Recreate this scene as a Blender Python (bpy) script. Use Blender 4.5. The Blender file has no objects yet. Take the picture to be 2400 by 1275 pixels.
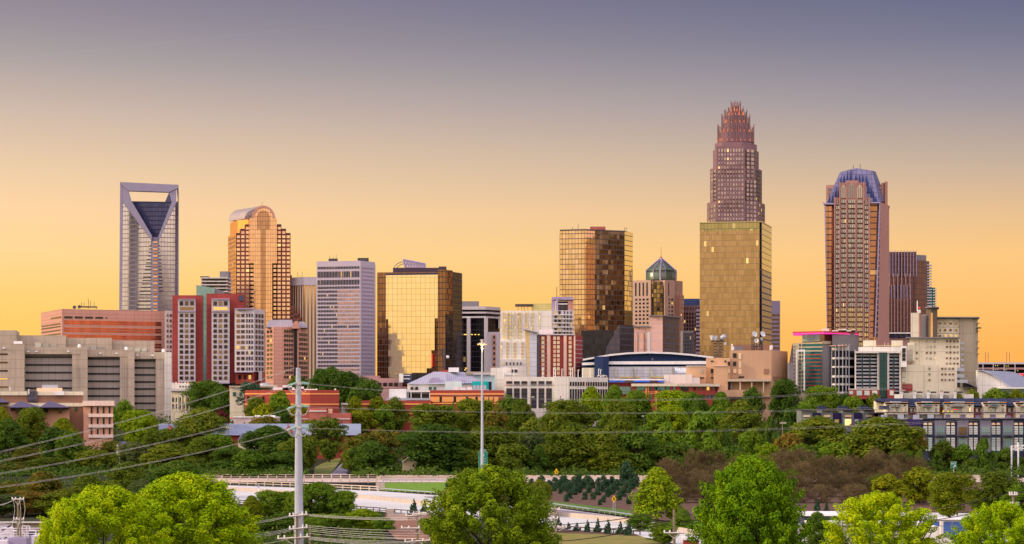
import bpy, math, random
import numpy as np
from mathutils import Vector
random.seed(7)
F = 4800.0; CX = 1200.0; HY = 930.0; CZ = 25.0     # focal length in photo pixels, principal column, eye-level row, eye height
S = bpy.context.scene
COL = S.collection

# ---------------------------------------------------------------- camera, sky, sun, exposure
cam = bpy.data.cameras.new("camera")
cam.sensor_width = 36; cam.lens = F / 2400 * 36; cam.shift_y = (HY - 637.5) / 2400
cam.clip_start = 1; cam.clip_end = 20000
co = bpy.data.objects.new("camera", cam); COL.objects.link(co)
co.location = (0, 0, CZ); co.rotation_euler = (math.pi / 2, 0, 0)
S.camera = co
S.view_settings.view_transform = 'Standard'; S.view_settings.look = 'None'
S.view_settings.exposure = 0; S.view_settings.gamma = 1; S.view_settings.use_curve_mapping = False
S.cycles.max_bounces = 5; S.cycles.diffuse_bounces = 2; S.cycles.glossy_bounces = 3; S.cycles.transmission_bounces = 3
S.cycles.caustics_reflective = False; S.cycles.caustics_refractive = False

def lin(c):
    return tuple((x / 255 / 12.92) if x <= 10 else ((x / 255 + .055) / 1.055) ** 2.4 for x in c)

SUN_EL, SUN_AZ = 22, -98          # degrees; azimuth measured from the view direction, left negative
W = bpy.data.worlds.new("World"); S.world = W; W.use_nodes = True
nt = W.node_tree; nt.nodes.clear()
def nn(t, typ, **kw):
    n = t.nodes.new(typ)
    for k, v in kw.items():
        if k[0] == 'i' and k[1:].isdigit():
            n.inputs[int(k[1:])].default_value = v
        else:
            setattr(n, k, v)
    return n
def ln(t, a, b): t.links.new(a, b)
def ramp(t, fac, stops, interp='LINEAR'):
    r = t.nodes.new('ShaderNodeValToRGB'); cr = r.color_ramp; cr.interpolation = interp
    while len(cr.elements) < len(stops): cr.elements.new(.5)
    for e, (p, c) in zip(cr.elements, stops):
        e.position = p; e.color = (*c, 1)
    ln(t, fac, r.inputs[0]); return r.outputs[0]
tc = nn(nt, 'ShaderNodeTexCoord'); sx = nn(nt, 'ShaderNodeSeparateXYZ'); ln(nt, tc.outputs['Generated'], sx.inputs[0])
mz = nn(nt, 'ShaderNodeMath', operation='DIVIDE', i1=.4); ln(nt, sx.outputs[2], mz.inputs[0])
q = lambda py: (HY - py) / math.hypot(F, HY - py) / .4
left = ramp(nt, mz.outputs[0], [(0, lin((255, 190, 80))), (q(800), lin((255, 202, 96))), (q(700), lin((255, 208, 114))), (q(600), lin((255, 214, 145))), (q(500), lin((254, 211, 160))), (q(400), lin((236, 203, 165))),
    (q(280), lin((210, 185, 167))), (q(150), lin((172, 160, 158))), (q(50), lin((150, 139, 148))), (q(0), lin((142, 131, 145))), (.72, lin((114, 110, 140))), (1, lin((86, 92, 132)))])
right = ramp(nt, mz.outputs[0], [(0, lin((255, 168, 66))), (q(800), lin((255, 180, 88))), (q(700), lin((255, 191, 108))), (q(600), lin((250, 196, 124))), (q(500), lin((228, 187, 140))), (q(400), lin((198, 173, 150))),
    (q(250), lin((154, 145, 152))), (q(100), lin((116, 114, 138))), (q(0), lin((96, 99, 131))), (.72, lin((74, 84, 126))), (1, lin((66, 80, 124)))])
rt = nn(nt, 'ShaderNodeMapRange'); ln(nt, sx.outputs[0], rt.inputs[0]); rt.inputs[1].default_value = -.25; rt.inputs[2].default_value = .25
fr = nn(nt, 'ShaderNodeMix', data_type='RGBA'); ln(nt, rt.outputs[0], fr.inputs[0]); ln(nt, left, fr.inputs[6]); ln(nt, right, fr.inputs[7])
back = ramp(nt, sx.outputs[2], [(0, (1.05, .68, .32)), (.07, (1.12, .79, .46)), (.17, (1.56, 1.16, 1.08)), (.4, (1.90, 1.46, 1.52)), (1, (1.46, 1.26, 1.46))])
my = nn(nt, 'ShaderNodeMapRange', interpolation_type='SMOOTHSTEP'); ln(nt, sx.outputs[1], my.inputs[0]); my.inputs[1].default_value = -.35; my.inputs[2].default_value = .75
mixs = nn(nt, 'ShaderNodeMix', data_type='RGBA'); ln(nt, my.outputs[0], mixs.inputs[0]); ln(nt, back, mixs.inputs[6]); ln(nt, fr.outputs[2], mixs.inputs[7])
def wm(op, x, y=0.):
    n = nn(nt, 'ShaderNodeMath', operation=op)
    for k, v in ((0, x), (1, y)):
        if hasattr(v, 'is_linked'): ln(nt, v, n.inputs[k])
        else: n.inputs[k].default_value = v
    return n.outputs[0]
yy_ = wm('MAXIMUM', sx.outputs[1], .05); u_ = wm('DIVIDE', sx.outputs[0], yy_); v_ = wm('DIVIDE', sx.outputs[2], yy_)     # faint old vapour trail, upper left
tr_ = wm('MAXIMUM', 0., wm('SUBTRACT', 1., wm('DIVIDE', wm('ABSOLUTE', wm('SUBTRACT', v_, wm('ADD', .1646 + .1038 * .25, wm('MULTIPLY', u_, .1038)))), .0005)))
tr_ = wm('MULTIPLY', wm('MULTIPLY', tr_, wm('LESS_THAN', u_, -.09)), wm('GREATER_THAN', u_, -.6))
trl = nn(nt, 'ShaderNodeMix', data_type='RGBA', blend_type='ADD'); ln(nt, wm('MULTIPLY', tr_, .016), trl.inputs[0]); ln(nt, mixs.outputs[2], trl.inputs[6]); trl.inputs[7].default_value = (1, .9, .85, 1)
mixs = trl
bg = nn(nt, 'ShaderNodeBackground'); ln(nt, mixs.outputs[2], bg.inputs[0]); bg.inputs[1].default_value = 1
sk = nn(nt, 'ShaderNodeTexSky', sky_type='NISHITA', sun_disc=False); sk.sun_elevation = math.radians(SUN_EL); sk.sun_rotation = math.radians(SUN_AZ)
bg2 = nn(nt, 'ShaderNodeBackground'); ln(nt, sk.outputs[0], bg2.inputs[0]); bg2.inputs[1].default_value = .006
ad = nn(nt, 'ShaderNodeAddShader'); ln(nt, bg.outputs[0], ad.inputs[0]); ln(nt, bg2.outputs[0], ad.inputs[1])
ow = nn(nt, 'ShaderNodeOutputWorld'); ln(nt, ad.outputs[0], ow.inputs[0])

sun = bpy.data.lights.new("sun", 'SUN'); sun.energy = 3.0; sun.angle = math.radians(6); sun.color = (1, .74, .45)
so = bpy.data.objects.new("sun", sun); COL.objects.link(so)
sd = Vector((math.sin(math.radians(SUN_AZ)) * math.cos(math.radians(SUN_EL)), math.cos(math.radians(SUN_AZ)) * math.cos(math.radians(SUN_EL)), math.sin(math.radians(SUN_EL))))
so.rotation_euler = (-sd).to_track_quat('-Z', 'Y').to_euler()

# ---------------------------------------------------------------- projection helpers (photo pixel + distance -> point of the place)
def gz(Y):
    return float(np.interp(Y, [-4000, 0, 690, 1000, 1300, 9000], [0, 0, 0, 16, 23, 25.5]))
def X(px, Y): return (px - CX) * Y / F
def Z(py, Y): return CZ + (HY - py) * Y / F
def P(px, py, Y): return Vector((X(px, Y), Y, Z(py, Y)))
def G(px, py, dz=0):                      # the ground point seen at a pixel
    lo, hi = 100., 1500.
    for _ in range(50):
        m = (lo + hi) / 2
        if Z(py, m) > gz(m) + dz: lo = m
        else: hi = m
    return Vector((X(px, lo), lo, gz(lo) + dz))

# ---------------------------------------------------------------- mesh builder
LOC = {}
class MB:
    def __init__(s): s.v = []; s.f = []; s.m = []; s.mi = 0
    def face(s, pts):
        i = len(s.v); s.v += [Vector(p) for p in pts]; s.f.append(list(range(i, i + len(pts)))); s.m.append(s.mi)
    def ext(s, pts, vec):                 # polygon extruded along vec
        pts = [Vector(p) for p in pts]; b = [p + vec for p in pts]; n = len(pts)
        s.face(pts); s.face(b[::-1])
        for i in range(n): s.face([pts[i], b[i], b[(i + 1) % n], pts[(i + 1) % n]])
    def prism(s, pl, z0, z1):             # plan polygon -> upright prism
        s.ext([(p[0], p[1], z0) for p in pl], Vector((0, 0, z1 - z0)))
    def box(s, c, size, rz=0):
        hx, hy = size[0] / 2, size[1] / 2; cs, sn = math.cos(rz), math.sin(rz)
        pl = [(c[0] + x * cs - y * sn, c[1] + x * sn + y * cs) for x, y in ((-hx, -hy), (hx, -hy), (hx, hy), (-hx, hy))]
        s.prism(pl, c[2] - size[2] / 2, c[2] + size[2] / 2)
    def tube(s, pts, r, n=6, caps=True):
        pts = [Vector(p) for p in pts]; rs = r if isinstance(r, (list, tuple)) else [r] * len(pts); rings = []
        for i, p in enumerate(pts):
            d = (pts[min(i + 1, len(pts) - 1)] - pts[max(i - 1, 0)]).normalized()
            a = d.cross(Vector((0, 0, 1)) if abs(d.z) < .9 else Vector((1, 0, 0))).normalized(); b = d.cross(a)
            k = len(s.v)
            s.v += [p + (a * math.cos(2 * math.pi * j / n) + b * math.sin(2 * math.pi * j / n)) * rs[i] for j in range(n)]
            rings.append(k)
        for k0, k1 in zip(rings, rings[1:]):
            for j in range(n):
                s.f.append([k0 + j, k0 + (j + 1) % n, k1 + (j + 1) % n, k1 + j]); s.m.append(s.mi)
        if caps:
            for k in (rings[0], rings[-1]): s.f.append([k + j for j in range(n)]); s.m.append(s.mi)
    def lathe(s, c, prof, n=24, a0=0, a1=2 * math.pi):
        full = abs(a1 - a0 - 2 * math.pi) < 1e-6; m = n if full else n + 1; k = len(s.v)
        for r, z in prof:
            for j in range(m):
                a = a0 + (a1 - a0) * j / n
                s.v.append(Vector((c[0] + r * math.cos(a), c[1] + r * math.sin(a), z)))
        for i in range(len(prof) - 1):
            for j in range(n):
                j2 = (j + 1) % m
                s.f.append([k + i * m + j, k + i * m + j2, k + (i + 1) * m + j2, k + (i + 1) * m + j]); s.m.append(s.mi)
    def build(s, name, mat, parent=None, smooth=False):
        o = Vector((0, 0, 0)) if parent is None else LOC[parent.name]
        me = bpy.data.meshes.new(name)
        me.from_pydata([tuple(p - o) for p in s.v], [], s.f)
        uv = me.uv_layers.new(name='UVMap')
        co_ = np.zeros(len(me.loops) * 2)
        for p in me.polygons:
            n = p.normal
            h = Vector((-n.y, n.x, 0)); flat = h.length < .3
            if not flat: h.normalize()
            for li in p.loop_indices:
                w = s.v[me.loops[li].vertex_index]
                co_[2 * li] = w.x if flat else w.x * h.x + w.y * h.y
                co_[2 * li + 1] = w.y if flat else w.z
        uv.data.foreach_set('uv', co_)
        for mm in (mat if isinstance(mat, list) else [mat]): me.materials.append(mm)
        me.polygons.foreach_set('material_index', s.m)
        if smooth: me.polygons.foreach_set('use_smooth', [True] * len(me.polygons))
        ob = bpy.data.objects.new(name, me); COL.objects.link(ob)
        if parent is not None: ob.parent = parent
        LOC[ob.name] = o
        return ob

def tag(o, label=None, cat=None, group=None, kind=None):
    if label: o['label'] = label
    if cat: o['category'] = cat
    if group: o['group'] = group
    if kind: o['kind'] = kind
    return o
def thing(name, label, cat, loc, group=None):
    o = bpy.data.objects.new(name, None); COL.objects.link(o); o.location = loc; o.empty_display_size = 1
    LOC[o.name] = Vector(loc)
    return tag(o, label, cat, group)
TURN = {}                                # how far a block's side walls are turned from straight away (metres across per metre deep)
def bld(name, label, px, Y, cat='building', group=None, turn=None):
    o = thing(name, label, cat, (X(px, Y), Y, gz(Y)), group)
    TURN[o.name] = turn or 0
    return o

# ---------------------------------------------------------------- materials
EV = (.98, .84, .84)                      # light that falls on a wall facing the camera, for choosing paint colours
def A(r, g, b):
    return tuple(min(.86, x / e) for x, e in zip(lin((r, g, b)), EV))
def new_mat(name):
    m = bpy.data.materials.new(name); m.use_nodes = True; t = m.node_tree; t.nodes.clear()
    o = nn(t, 'ShaderNodeOutputMaterial'); b = nn(t, 'ShaderNodeBsdfPrincipled'); ln(t, b.outputs[0], o.inputs[0])
    return m, t, b, o
def mix(t, fac, a, b, bt='MIX'):
    n = nn(t, 'ShaderNodeMix', data_type='RGBA', blend_type=bt)
    for k, v in ((0, fac), (6, a), (7, b)):
        if hasattr(v, 'is_linked'): ln(t, v, n.inputs[k])
        elif k == 0: n.inputs[0].default_value = v
        else: n.inputs[k].default_value = (*v, 1)
    return n.outputs[2]
def mth(t, op, a, b=0.):
    n = nn(t, 'ShaderNodeMath', operation=op)
    for k, v in ((0, a), (1, b)):
        if hasattr(v, 'is_linked'): ln(t, v, n.inputs[k])
        else: n.inputs[k].default_value = v
    return n.outputs[0]
def M(name, col, rough=.8, metal=0., var=.16, scale=.12, emit=0., streak=.5, joint=None, spec=.3):
    """painted / cast surface: blotches, vertical streaks and, if joint=(w, h), panel joints in metres"""
    m, t, b, o = new_mat(name)
    tcn = nn(t, 'ShaderNodeTexCoord')
    n1 = nn(t, 'ShaderNodeTexNoise'); n1.inputs['Scale'].default_value = scale; n1.inputs['Detail'].default_value = 6; ln(t, tcn.outputs['Object'], n1.inputs['Vector'])
    mp = nn(t, 'ShaderNodeMapping'); mp.inputs['Scale'].default_value = (1, 1, .06); ln(t, tcn.outputs['Object'], mp.inputs[0])
    n2 = nn(t, 'ShaderNodeTexNoise'); n2.inputs['Scale'].default_value = .9; n2.inputs['Detail'].default_value = 3; ln(t, mp.outputs[0], n2.inputs['Vector'])
    f = mth(t, 'ADD', mth(t, 'MULTIPLY', n1.outputs[0], 1 - streak), mth(t, 'MULTIPLY', n2.outputs[0], streak))
    c = ramp(t, f, [(.3, tuple(x * (1 - var) for x in col)), (.7, tuple(min(.95, x * (1 + var)) for x in col))])
    if joint:
        mq = nn(t, 'ShaderNodeMapping'); mq.inputs['Scale'].default_value = (1 / joint[0], 1 / joint[1], 1); ln(t, tcn.outputs['UV'], mq.inputs[0])
        fx = nn(t, 'ShaderNodeVectorMath', operation='FRACTION'); ln(t, mq.outputs[0], fx.inputs[0]); s2 = nn(t, 'ShaderNodeSeparateXYZ'); ln(t, fx.outputs[0], s2.inputs[0])
        k = mth(t, 'MAXIMUM', mth(t, 'LESS_THAN', s2.outputs[0], .25 / joint[0]), mth(t, 'LESS_THAN', s2.outputs[1], .25 / joint[1]))
        c = mix(t, mth(t, 'MULTIPLY', k, .45), c, tuple(x * .35 for x in col))
    ln(t, c, b.inputs['Base Color'])
    b.inputs['Roughness'].default_value = rough; b.inputs['Metallic'].default_value = metal; b.inputs['Specular IOR Level'].default_value = spec
    if emit:
        b.inputs['Emission Color'].default_value = (*col, 1); b.inputs['Emission Strength'].default_value = emit
    return m
def curtain(name, c1, c2, pw, ph, mc, mu=.1, mv=.1, jit=.02, rough=.08, metal=.95, lit=0., litc=(1, .62, .2), blot=0., wave=0.):
    """curtain wall: panes pw x ph metres, mullions mc, every pane set at its own slight angle"""
    m, t, b, o = new_mat(name)
    tcn = nn(t, 'ShaderNodeTexCoord'); mp = nn(t, 'ShaderNodeMapping'); mp.inputs['Scale'].default_value = (1 / pw, 1 / ph, 1); ln(t, tcn.outputs['UV'], mp.inputs[0])
    fl = nn(t, 'ShaderNodeVectorMath', operation='FLOOR'); ln(t, mp.outputs[0], fl.inputs[0])
    fx = nn(t, 'ShaderNodeVectorMath', operation='FRACTION'); ln(t, mp.outputs[0], fx.inputs[0])
    wn = nn(t, 'ShaderNodeTexWhiteNoise', noise_dimensions='3D'); ln(t, fl.outputs[0], wn.inputs[0])
    col = mix(t, wn.outputs[0], c1, c2)
    if blot:
        nb = nn(t, 'ShaderNodeTexNoise'); nb.inputs['Scale'].default_value = .05; nb.inputs['Detail'].default_value = 4; ln(t, tcn.outputs['UV'], nb.inputs['Vector'])
        col = mix(t, 1., col, ramp(t, nb.outputs[0], [(.35, (1 - blot,) * 3), (.65, (1, 1, 1))]), 'MULTIPLY')
    s2 = nn(t, 'ShaderNodeSeparateXYZ'); ln(t, fx.outputs[0], s2.inputs[0])
    k = mth(t, 'MAXIMUM', mth(t, 'LESS_THAN', s2.outputs[0], mu), mth(t, 'LESS_THAN', s2.outputs[1], mv))
    ln(t, mix(t, k, col, mc), b.inputs['Base Color'])
    inv = mth(t, 'SUBTRACT', 1., k)
    ln(t, mth(t, 'MULTIPLY', inv, metal), b.inputs['Metallic'])
    ln(t, mth(t, 'ADD', rough, mth(t, 'MULTIPLY', k, .5)), b.inputs['Roughness'])
    ge = nn(t, 'ShaderNodeNewGeometry')
    d = nn(t, 'ShaderNodeVectorMath', operation='SUBTRACT'); ln(t, wn.outputs[1], d.inputs[0]); d.inputs[1].default_value = (.5, .5, .5)
    sc = nn(t, 'ShaderNodeVectorMath', operation='SCALE'); ln(t, d.outputs[0], sc.inputs[0]); sc.inputs['Scale'].default_value = jit
    a = nn(t, 'ShaderNodeVectorMath', operation='ADD'); ln(t, ge.outputs['Normal'], a.inputs[0]); ln(t, sc.outputs[0], a.inputs[1])
    if wave:
        nw = nn(t, 'ShaderNodeTexNoise'); nw.inputs['Scale'].default_value = .12; nw.inputs['Detail'].default_value = 3; ln(t, tcn.outputs['UV'], nw.inputs['Vector'])
        dw = nn(t, 'ShaderNodeVectorMath', operation='SUBTRACT'); ln(t, nw.outputs[1], dw.inputs[0]); dw.inputs[1].default_value = (.5, .5, .5)
        sw = nn(t, 'ShaderNodeVectorMath', operation='SCALE'); ln(t, dw.outputs[0], sw.inputs[0]); sw.inputs['Scale'].default_value = wave
        a2 = nn(t, 'ShaderNodeVectorMath', operation='ADD'); ln(t, a.outputs[0], a2.inputs[0]); ln(t, sw.outputs[0], a2.inputs[1]); a = a2
    no = nn(t, 'ShaderNodeVectorMath', operation='NORMALIZE'); ln(t, a.outputs[0], no.inputs[0]); ln(t, no.outputs[0], b.inputs['Normal'])
    if lit:
        s3 = nn(t, 'ShaderNodeSeparateXYZ'); ln(t, wn.outputs[1], s3.inputs[0])
        e = mth(t, 'MULTIPLY', mth(t, 'GREATER_THAN', s3.outputs[2], 1 - lit), inv)
        b.inputs['Emission Color'].default_value = (*litc, 1); ln(t, mth(t, 'MULTIPLY', e, mth(t, 'MULTIPLY', s3.outputs[0], .9)), b.inputs['Emission Strength'])
    return m
def WM(name, cols, metal=.5, rough=.15, lit=0., litc=(1, .6, .15)):
    """panes of single windows: each picks its own tone, some are lit"""
    m, t, b, o = new_mat(name)
    oi = nn(t, 'ShaderNodeObjectInfo'); ge = nn(t, 'ShaderNodeNewGeometry')
    r = mth(t, 'FRACT', mth(t, 'ADD', oi.outputs['Random'], mth(t, 'MULTIPLY', ge.outputs['Random Per Island'], 7.3)))
    n = len(cols)
    c = ramp(t, r, [(i / n, c) for i, c in enumerate(cols)], 'CONSTANT') if n > 1 else None
    if c: ln(t, c, b.inputs['Base Color'])
    else: b.inputs['Base Color'].default_value = (*cols[0], 1)
    b.inputs['Metallic'].default_value = metal; b.inputs['Roughness'].default_value = rough
    if lit:
        r2 = mth(t, 'FRACT', mth(t, 'MULTIPLY', r, 37.7))
        b.inputs['Emission Color'].default_value = (*litc, 1); ln(t, mth(t, 'MULTIPLY', mth(t, 'LESS_THAN', r2, lit), .9), b.inputs['Emission Strength'])
    return m
def lamp_mat(name, col, s):
    m, t, b, o = new_mat(name); b.inputs['Base Color'].default_value = (*col, 1); b.inputs['Emission Color'].default_value = (*col, 1); b.inputs['Emission Strength'].default_value = s
    return m

# ---------------------------------------------------------------- building-part helpers
def pb(root, name, front, yt, yb, d, mat, ref=None, dpx=0, z1=None, lab=None):
    """upright block: front plan line [(px, Y), ...] closed d metres further back; top / bottom read at the nearest corner"""
    Y0 = ref or min(y for _, y in front)
    z1 = Z(yt, Y0) if z1 is None else z1
    z0 = Z(yb, Y0) if yb is not None else gz(Y0) - 3
    pl = [(X(p, y), y) for p, y in front]
    pm = sum(p for p, _ in front) / len(front); ym = front[0][1]
    sh = X(pm + dpx, ym + d) - X(pm, ym) if dpx else d * TURN.get(root.name, 0)
    bk = [(pl[-1][0] + sh, pl[-1][1] + d), (pl[0][0] + sh, pl[0][1] + d)]
    m = MB(); m.prism(pl + bk, z0, z1)
    o = m.build(name, mat, root)
    if lab: o['label'] = lab
    return o
def pe(root, name, pts, Y, d, mat, dpx=0, smooth=False):
    """outline read in the photo at distance Y (or (px, py, Y) per corner), extruded d metres back"""
    q_ = [P(p[0], p[1], p[2] if len(p) > 2 else Y) for p in pts]
    vec = Vector((d * TURN.get(root.name, 0), d, 0))
    if dpx:
        pm = sum(p[0] for p in pts) / len(pts); vec.x = X(pm + dpx, Y + d) - X(pm, Y)
    m = MB(); m.ext(q_, vec); return m.build(name, mat, root, smooth)
WCACHE = {}; WCNT = {}; WREST = {}
def wmesh(w, h, mat, dep=.5):
    k = (round(w, 2), round(h, 2), mat.name, dep)
    if k not in WCACHE:
        b = MB(); b.box((0, 0, 0), (k[0], dep, k[1])); o = b.build('window', mat); WCACHE[k] = o.data; bpy.data.objects.remove(o)
    return WCACHE[k]
def one(root, p, w, h, rz, mat, name='window', dep=.5):
    n = WCNT.get((root.name, name), 0)
    WCNT[(root.name, name)] = n + 1
    if n < 100:
        o = bpy.data.objects.new(name, wmesh(w, h, mat, dep)); COL.objects.link(o); o.parent = root
        o.location = p - LOC[root.name]; o.rotation_euler = (0, 0, rz)
    else:
        k = (root.name, name)
        if k not in WREST: WREST[k] = (root, MB(), [])
        _, b, ms = WREST[k]
        if mat not in ms: ms.append(mat)
        b.mi = ms.index(mat); b.box(p, (w, dep, h), rz)
def flush():
    for (rn, name), (root, b, ms) in WREST.items():
        o = b.build(name, ms, root); o['kind'] = 'stuff'
def win(root, a, b, yt, yb, nc, nr, fw, fh, mat, skip=None, name='window', Y0=None, dep=.5):
    """nc x nr windows on the wall from a to b (plan points), filling the rows between yt and yb"""
    Y0 = Y0 or min(a[1], b[1]); z1, z0 = Z(yt, Y0), Z(yb, Y0)
    pa, pb_ = Vector((X(*a), a[1], 0)), Vector((X(*b), b[1], 0)); d = pb_ - pa; L = d.length; rz = math.atan2(d.y, d.x)
    out = Vector((d.y, -d.x, 0)).normalized() * .06
    cw, chh = L / nc, (z1 - z0) / nr
    for j in range(nr):
        for i in range(nc):
            if skip and skip(i, j): continue
            mt = mat(i, j) if callable(mat) else mat
            p = pa + d * ((i + .5) / nc) + out; p.z = z1 - (j + .5) * chh
            one(root, p, cw * fw, chh * fh, rz, mt, name, dep)
def wr(root, rects, Y, mat, name='window', dep=.5, out=.06):
    """single windows given as (px0, py0, px1, py1) on a wall that faces the camera at distance Y"""
    for x0, y0, x1, y1 in rects:
        p = P((x0 + x1) / 2, (y0 + y1) / 2, Y - out)
        one(root, p, (x1 - x0) * Y / F, (y1 - y0) * Y / F, 0, mat, name, dep)
def strip(root, a, b, y0, y1, mat, name='window_strip', proud=.12, Y0=None, dep=.6):
    Y0 = Y0 or min(a[1], b[1])
    pa, pb_ = Vector((X(*a), a[1], 0)), Vector((X(*b), b[1], 0)); d = pb_ - pa
    c = (pa + pb_) / 2; c.z = (Z(y0, Y0) + Z(y1, Y0)) / 2
    c += Vector((d.y, -d.x, 0)).normalized() * (proud - dep / 2)
    m = MB(); m.box(c, (d.length, dep, abs(Z(y0, Y0) - Z(y1, Y0))), math.atan2(d.y, d.x)); return m.build(name, mat, root)
def bx(root, name, x0, y0, x1, y1, Y, d, mat):
    m = MB(); a, b = P(x0, y1, Y), P(x1, y0, Y)
    s_ = d * TURN.get(root.name, 0); m.prism([(a.x, Y), (b.x, Y), (b.x + s_, Y + d), (a.x + s_, Y + d)], a.z, b.z); return m.build(name, mat, root)
def arc(cx, cy, rx, ry, a0, a1, n=14):
    return [(cx + rx * math.cos(math.radians(a0 + (a1 - a0) * i / n)), cy - ry * math.sin(math.radians(a0 + (a1 - a0) * i / n))) for i in range(n + 1)]
def bars(root, name, segs, Y, r, mat, n=5):
    if name in ('aerial', 'panel', 'flue', 'side_post', 'post'):      # separate rods are separate parts
        for s in segs: m = MB(); m.tube([P(p[0], p[1], p[2] if len(p) > 2 else Y) for p in s], r, n); o = m.build(name, mat, root)
        return o
    m = MB()
    for s in segs: m.tube([P(p[0], p[1], p[2] if len(p) > 2 else Y) for p in s], r, n)
    return m.build(name, mat, root)
# ---------------------------------------------------------------- surfaces
conc = M('concrete', A(182, 160, 144), joint=(6, 4.2), var=.2)
conc_d = M('ribbed_concrete', A(158, 142, 138), joint=(3.2, 60), var=.12)
conc_l = M('pale_concrete', A(214, 200, 194), joint=(7, 3.6), var=.07)
white = M('white_paint', A(232, 222, 226), var=.11)
offwhite = M('off_white_render', A(226, 212, 204), var=.11, joint=(8, 6))
cream = M('cream_render', A(222, 204, 180), var=.11, joint=(7, 9))
cream_d = M('taupe_render', A(174, 156, 134), var=.11, joint=(9, 9))
tan = M('tan_brick', A(190, 148, 120), var=.10)
tan_l = M('tan_brick_light', A(206, 160, 126), var=.10)
brown_br = M('brown_brick', A(150, 108, 88), var=.12)
pink_br = M('pink_brick', A(206, 150, 126), var=.10)
red_br = M('red_brick', A(158, 66, 56), var=.12)
red_dk = M('dark_red_brick', A(152, 62, 58), var=.14, joint=(60, 3.1))
orange_st = M('orange_stone_band', A(236, 158, 92), var=.07)
pinkgr = M('pink_granite', A(200, 142, 126), var=.07, joint=(5, 2.2))
mauve = M('mauve_granite', A(172, 130, 128), var=.08)
lav = M('pale_lavender_stone', A(196, 180, 186), var=.11)
lavm = M('lavender_metal', A(168, 150, 182), rough=.5, metal=.3, var=.06)
roofm = M('standing_seam_roof', A(190, 180, 198), rough=.5, metal=.25, var=.06, joint=(.9, 500))
roofb = M('blue_slate_roof', A(44, 50, 76), rough=.7, var=.12)
roofp = M('purple_metal_roof', A(92, 82, 110), rough=.55, var=.08, joint=(.9, 500))
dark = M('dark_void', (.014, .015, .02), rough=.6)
gray = M('grey_cladding', A(128, 118, 124), var=.06)
gray_d = M('dark_grey_panel', A(70, 72, 92), var=.08)
navy = M('navy_cladding', A(38, 54, 92), var=.08, joint=(6, 40))
steel = M('galvanised_steel', A(178, 176, 190), rough=.45, metal=.4, var=.06)
dsteel = M('dark_steel', A(80, 70, 76), rough=.5, metal=.3)
purple = M('purple_panel', A(58, 42, 92), var=.08)
wd = WM('window_dark', [(.02, .022, .03), (.03, .03, .035), (.05, .045, .045)], .4, .12, .03)
wslit = WM('slit_glass', [(.010, .016, .02)], .1, .3)
wg = WM('window_gold', [(.72, .52, .26), (.62, .44, .24), (.8, .6, .34), (.55, .42, .26)], .9, .2, .02)
wbrown = WM('window_bronze', [(.16, .10, .06), (.24, .17, .10), (.09, .06, .05), (.3, .22, .12)], .7, .15, .03)
wcream = WM('window_blind', [A(244, 200, 160), A(250, 214, 170), A(236, 186, 150), A(246, 206, 176)], .1, .4, .02)
wyel = WM('window_yellow', [A(218, 186, 124), A(208, 178, 128), A(224, 192, 126), A(196, 170, 130)], .1, .3, .02)
wpale = WM('window_pale', [A(196, 186, 170), A(178, 168, 160), A(206, 200, 186), A(160, 150, 146)], .4, .25, .03)
wdim = WM('window_dim', [(.40, .33, .31), (.34, .28, .27), (.48, .39, .35), (.27, .22, .22)], .5, .25, .015)
whs = WM('window_pale_green', [A(182, 168, 152), A(170, 158, 146), A(192, 176, 158), A(158, 140, 132)], .3, .25, .012)
wteal = WM('window_teal', [(.06, .22, .22), (.10, .3, .28), (.04, .14, .15)], .6, .15, .02, (.5, 1, .4))
wwhite = WM('window_white_blind', [A(212, 206, 200), A(190, 188, 184), A(176, 190, 186)], .1, .4)
wlit = lamp_mat('lit_window', (1., .72, .12), .9)
g_gold = curtain('gold_mirror_glass', (.98, .86, .54), (.95, .82, .50), 3.1, 3.7, (.42, .27, .11), .06, .05, .012, .05, 1., wave=.012)
g_bronze = curtain('bronze_glass', (.31, .175, .085), (.26, .145, .075), 1.9, 3.7, (.06, .035, .03), .16, .14, .03, .1, .95)
g_dark = curtain('dark_blue_glass', (.045, .05, .075), (.03, .032, .05), 1.9, 3.8, (.02, .018, .022), .12, .14, .02, .1, .8, .006)
g_duke = curtain('silver_glass', (.66, .66, .70), (.58, .58, .62), 3.0, 4.4, (.27, .23, .25), .08, .18, .015, .2, .95)
g_blue = curtain('deep_blue_glass', (.05, .07, .18), (.08, .09, .2), 3.0, 4.4, (.03, .03, .09), .1, .22, .03, .2, .5)
g_arch = curtain('copper_gold_glass', (.86, .58, .36), (.78, .50, .31), 2.2, 3.8, (.34, .19, .12), .09, .10, .012, .1, .97)
g_archd = curtain('copper_dark_glass', (.52, .31, .18), (.44, .26, .16), 2.2, 3.8, (.2, .11, .07), .1, .1, .012, .1, .95)
g_rib = curtain('ribbed_gold', (.72, .46, .18), (.66, .42, .17), 3.1, 400, A(214, 182, 158), .52, 0, .01, .15, .95)
g_facet = curtain('amber_glass', (.80, .60, .34), (.66, .49, .28), 2.3, 3.6, (.14, .08, .05), .13, .16, .04, .06, .95, .004, wave=.05)
g_facetp = curtain('rose_amber_glass', (.84, .52, .38), (.72, .45, .33), 2.3, 3.6, (.14, .07, .05), .13, .16, .02, .06, .95, wave=.02)
g_facetd = curtain('dark_reflection_glass', (.27, .18, .105), (.15, .095, .065), 2.3, 3.6, (.07, .045, .045), .13, .18, .10, .06, .9, .006, blot=.55, wave=.12)  # dark tint and blotches stand for a reflected dark building
g_facety = curtain('straw_glass', (.95, .84, .44), (.9, .78, .40), 2.3, 3.6, (.25, .2, .1), .10, .16, .01, .06, .95)
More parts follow.
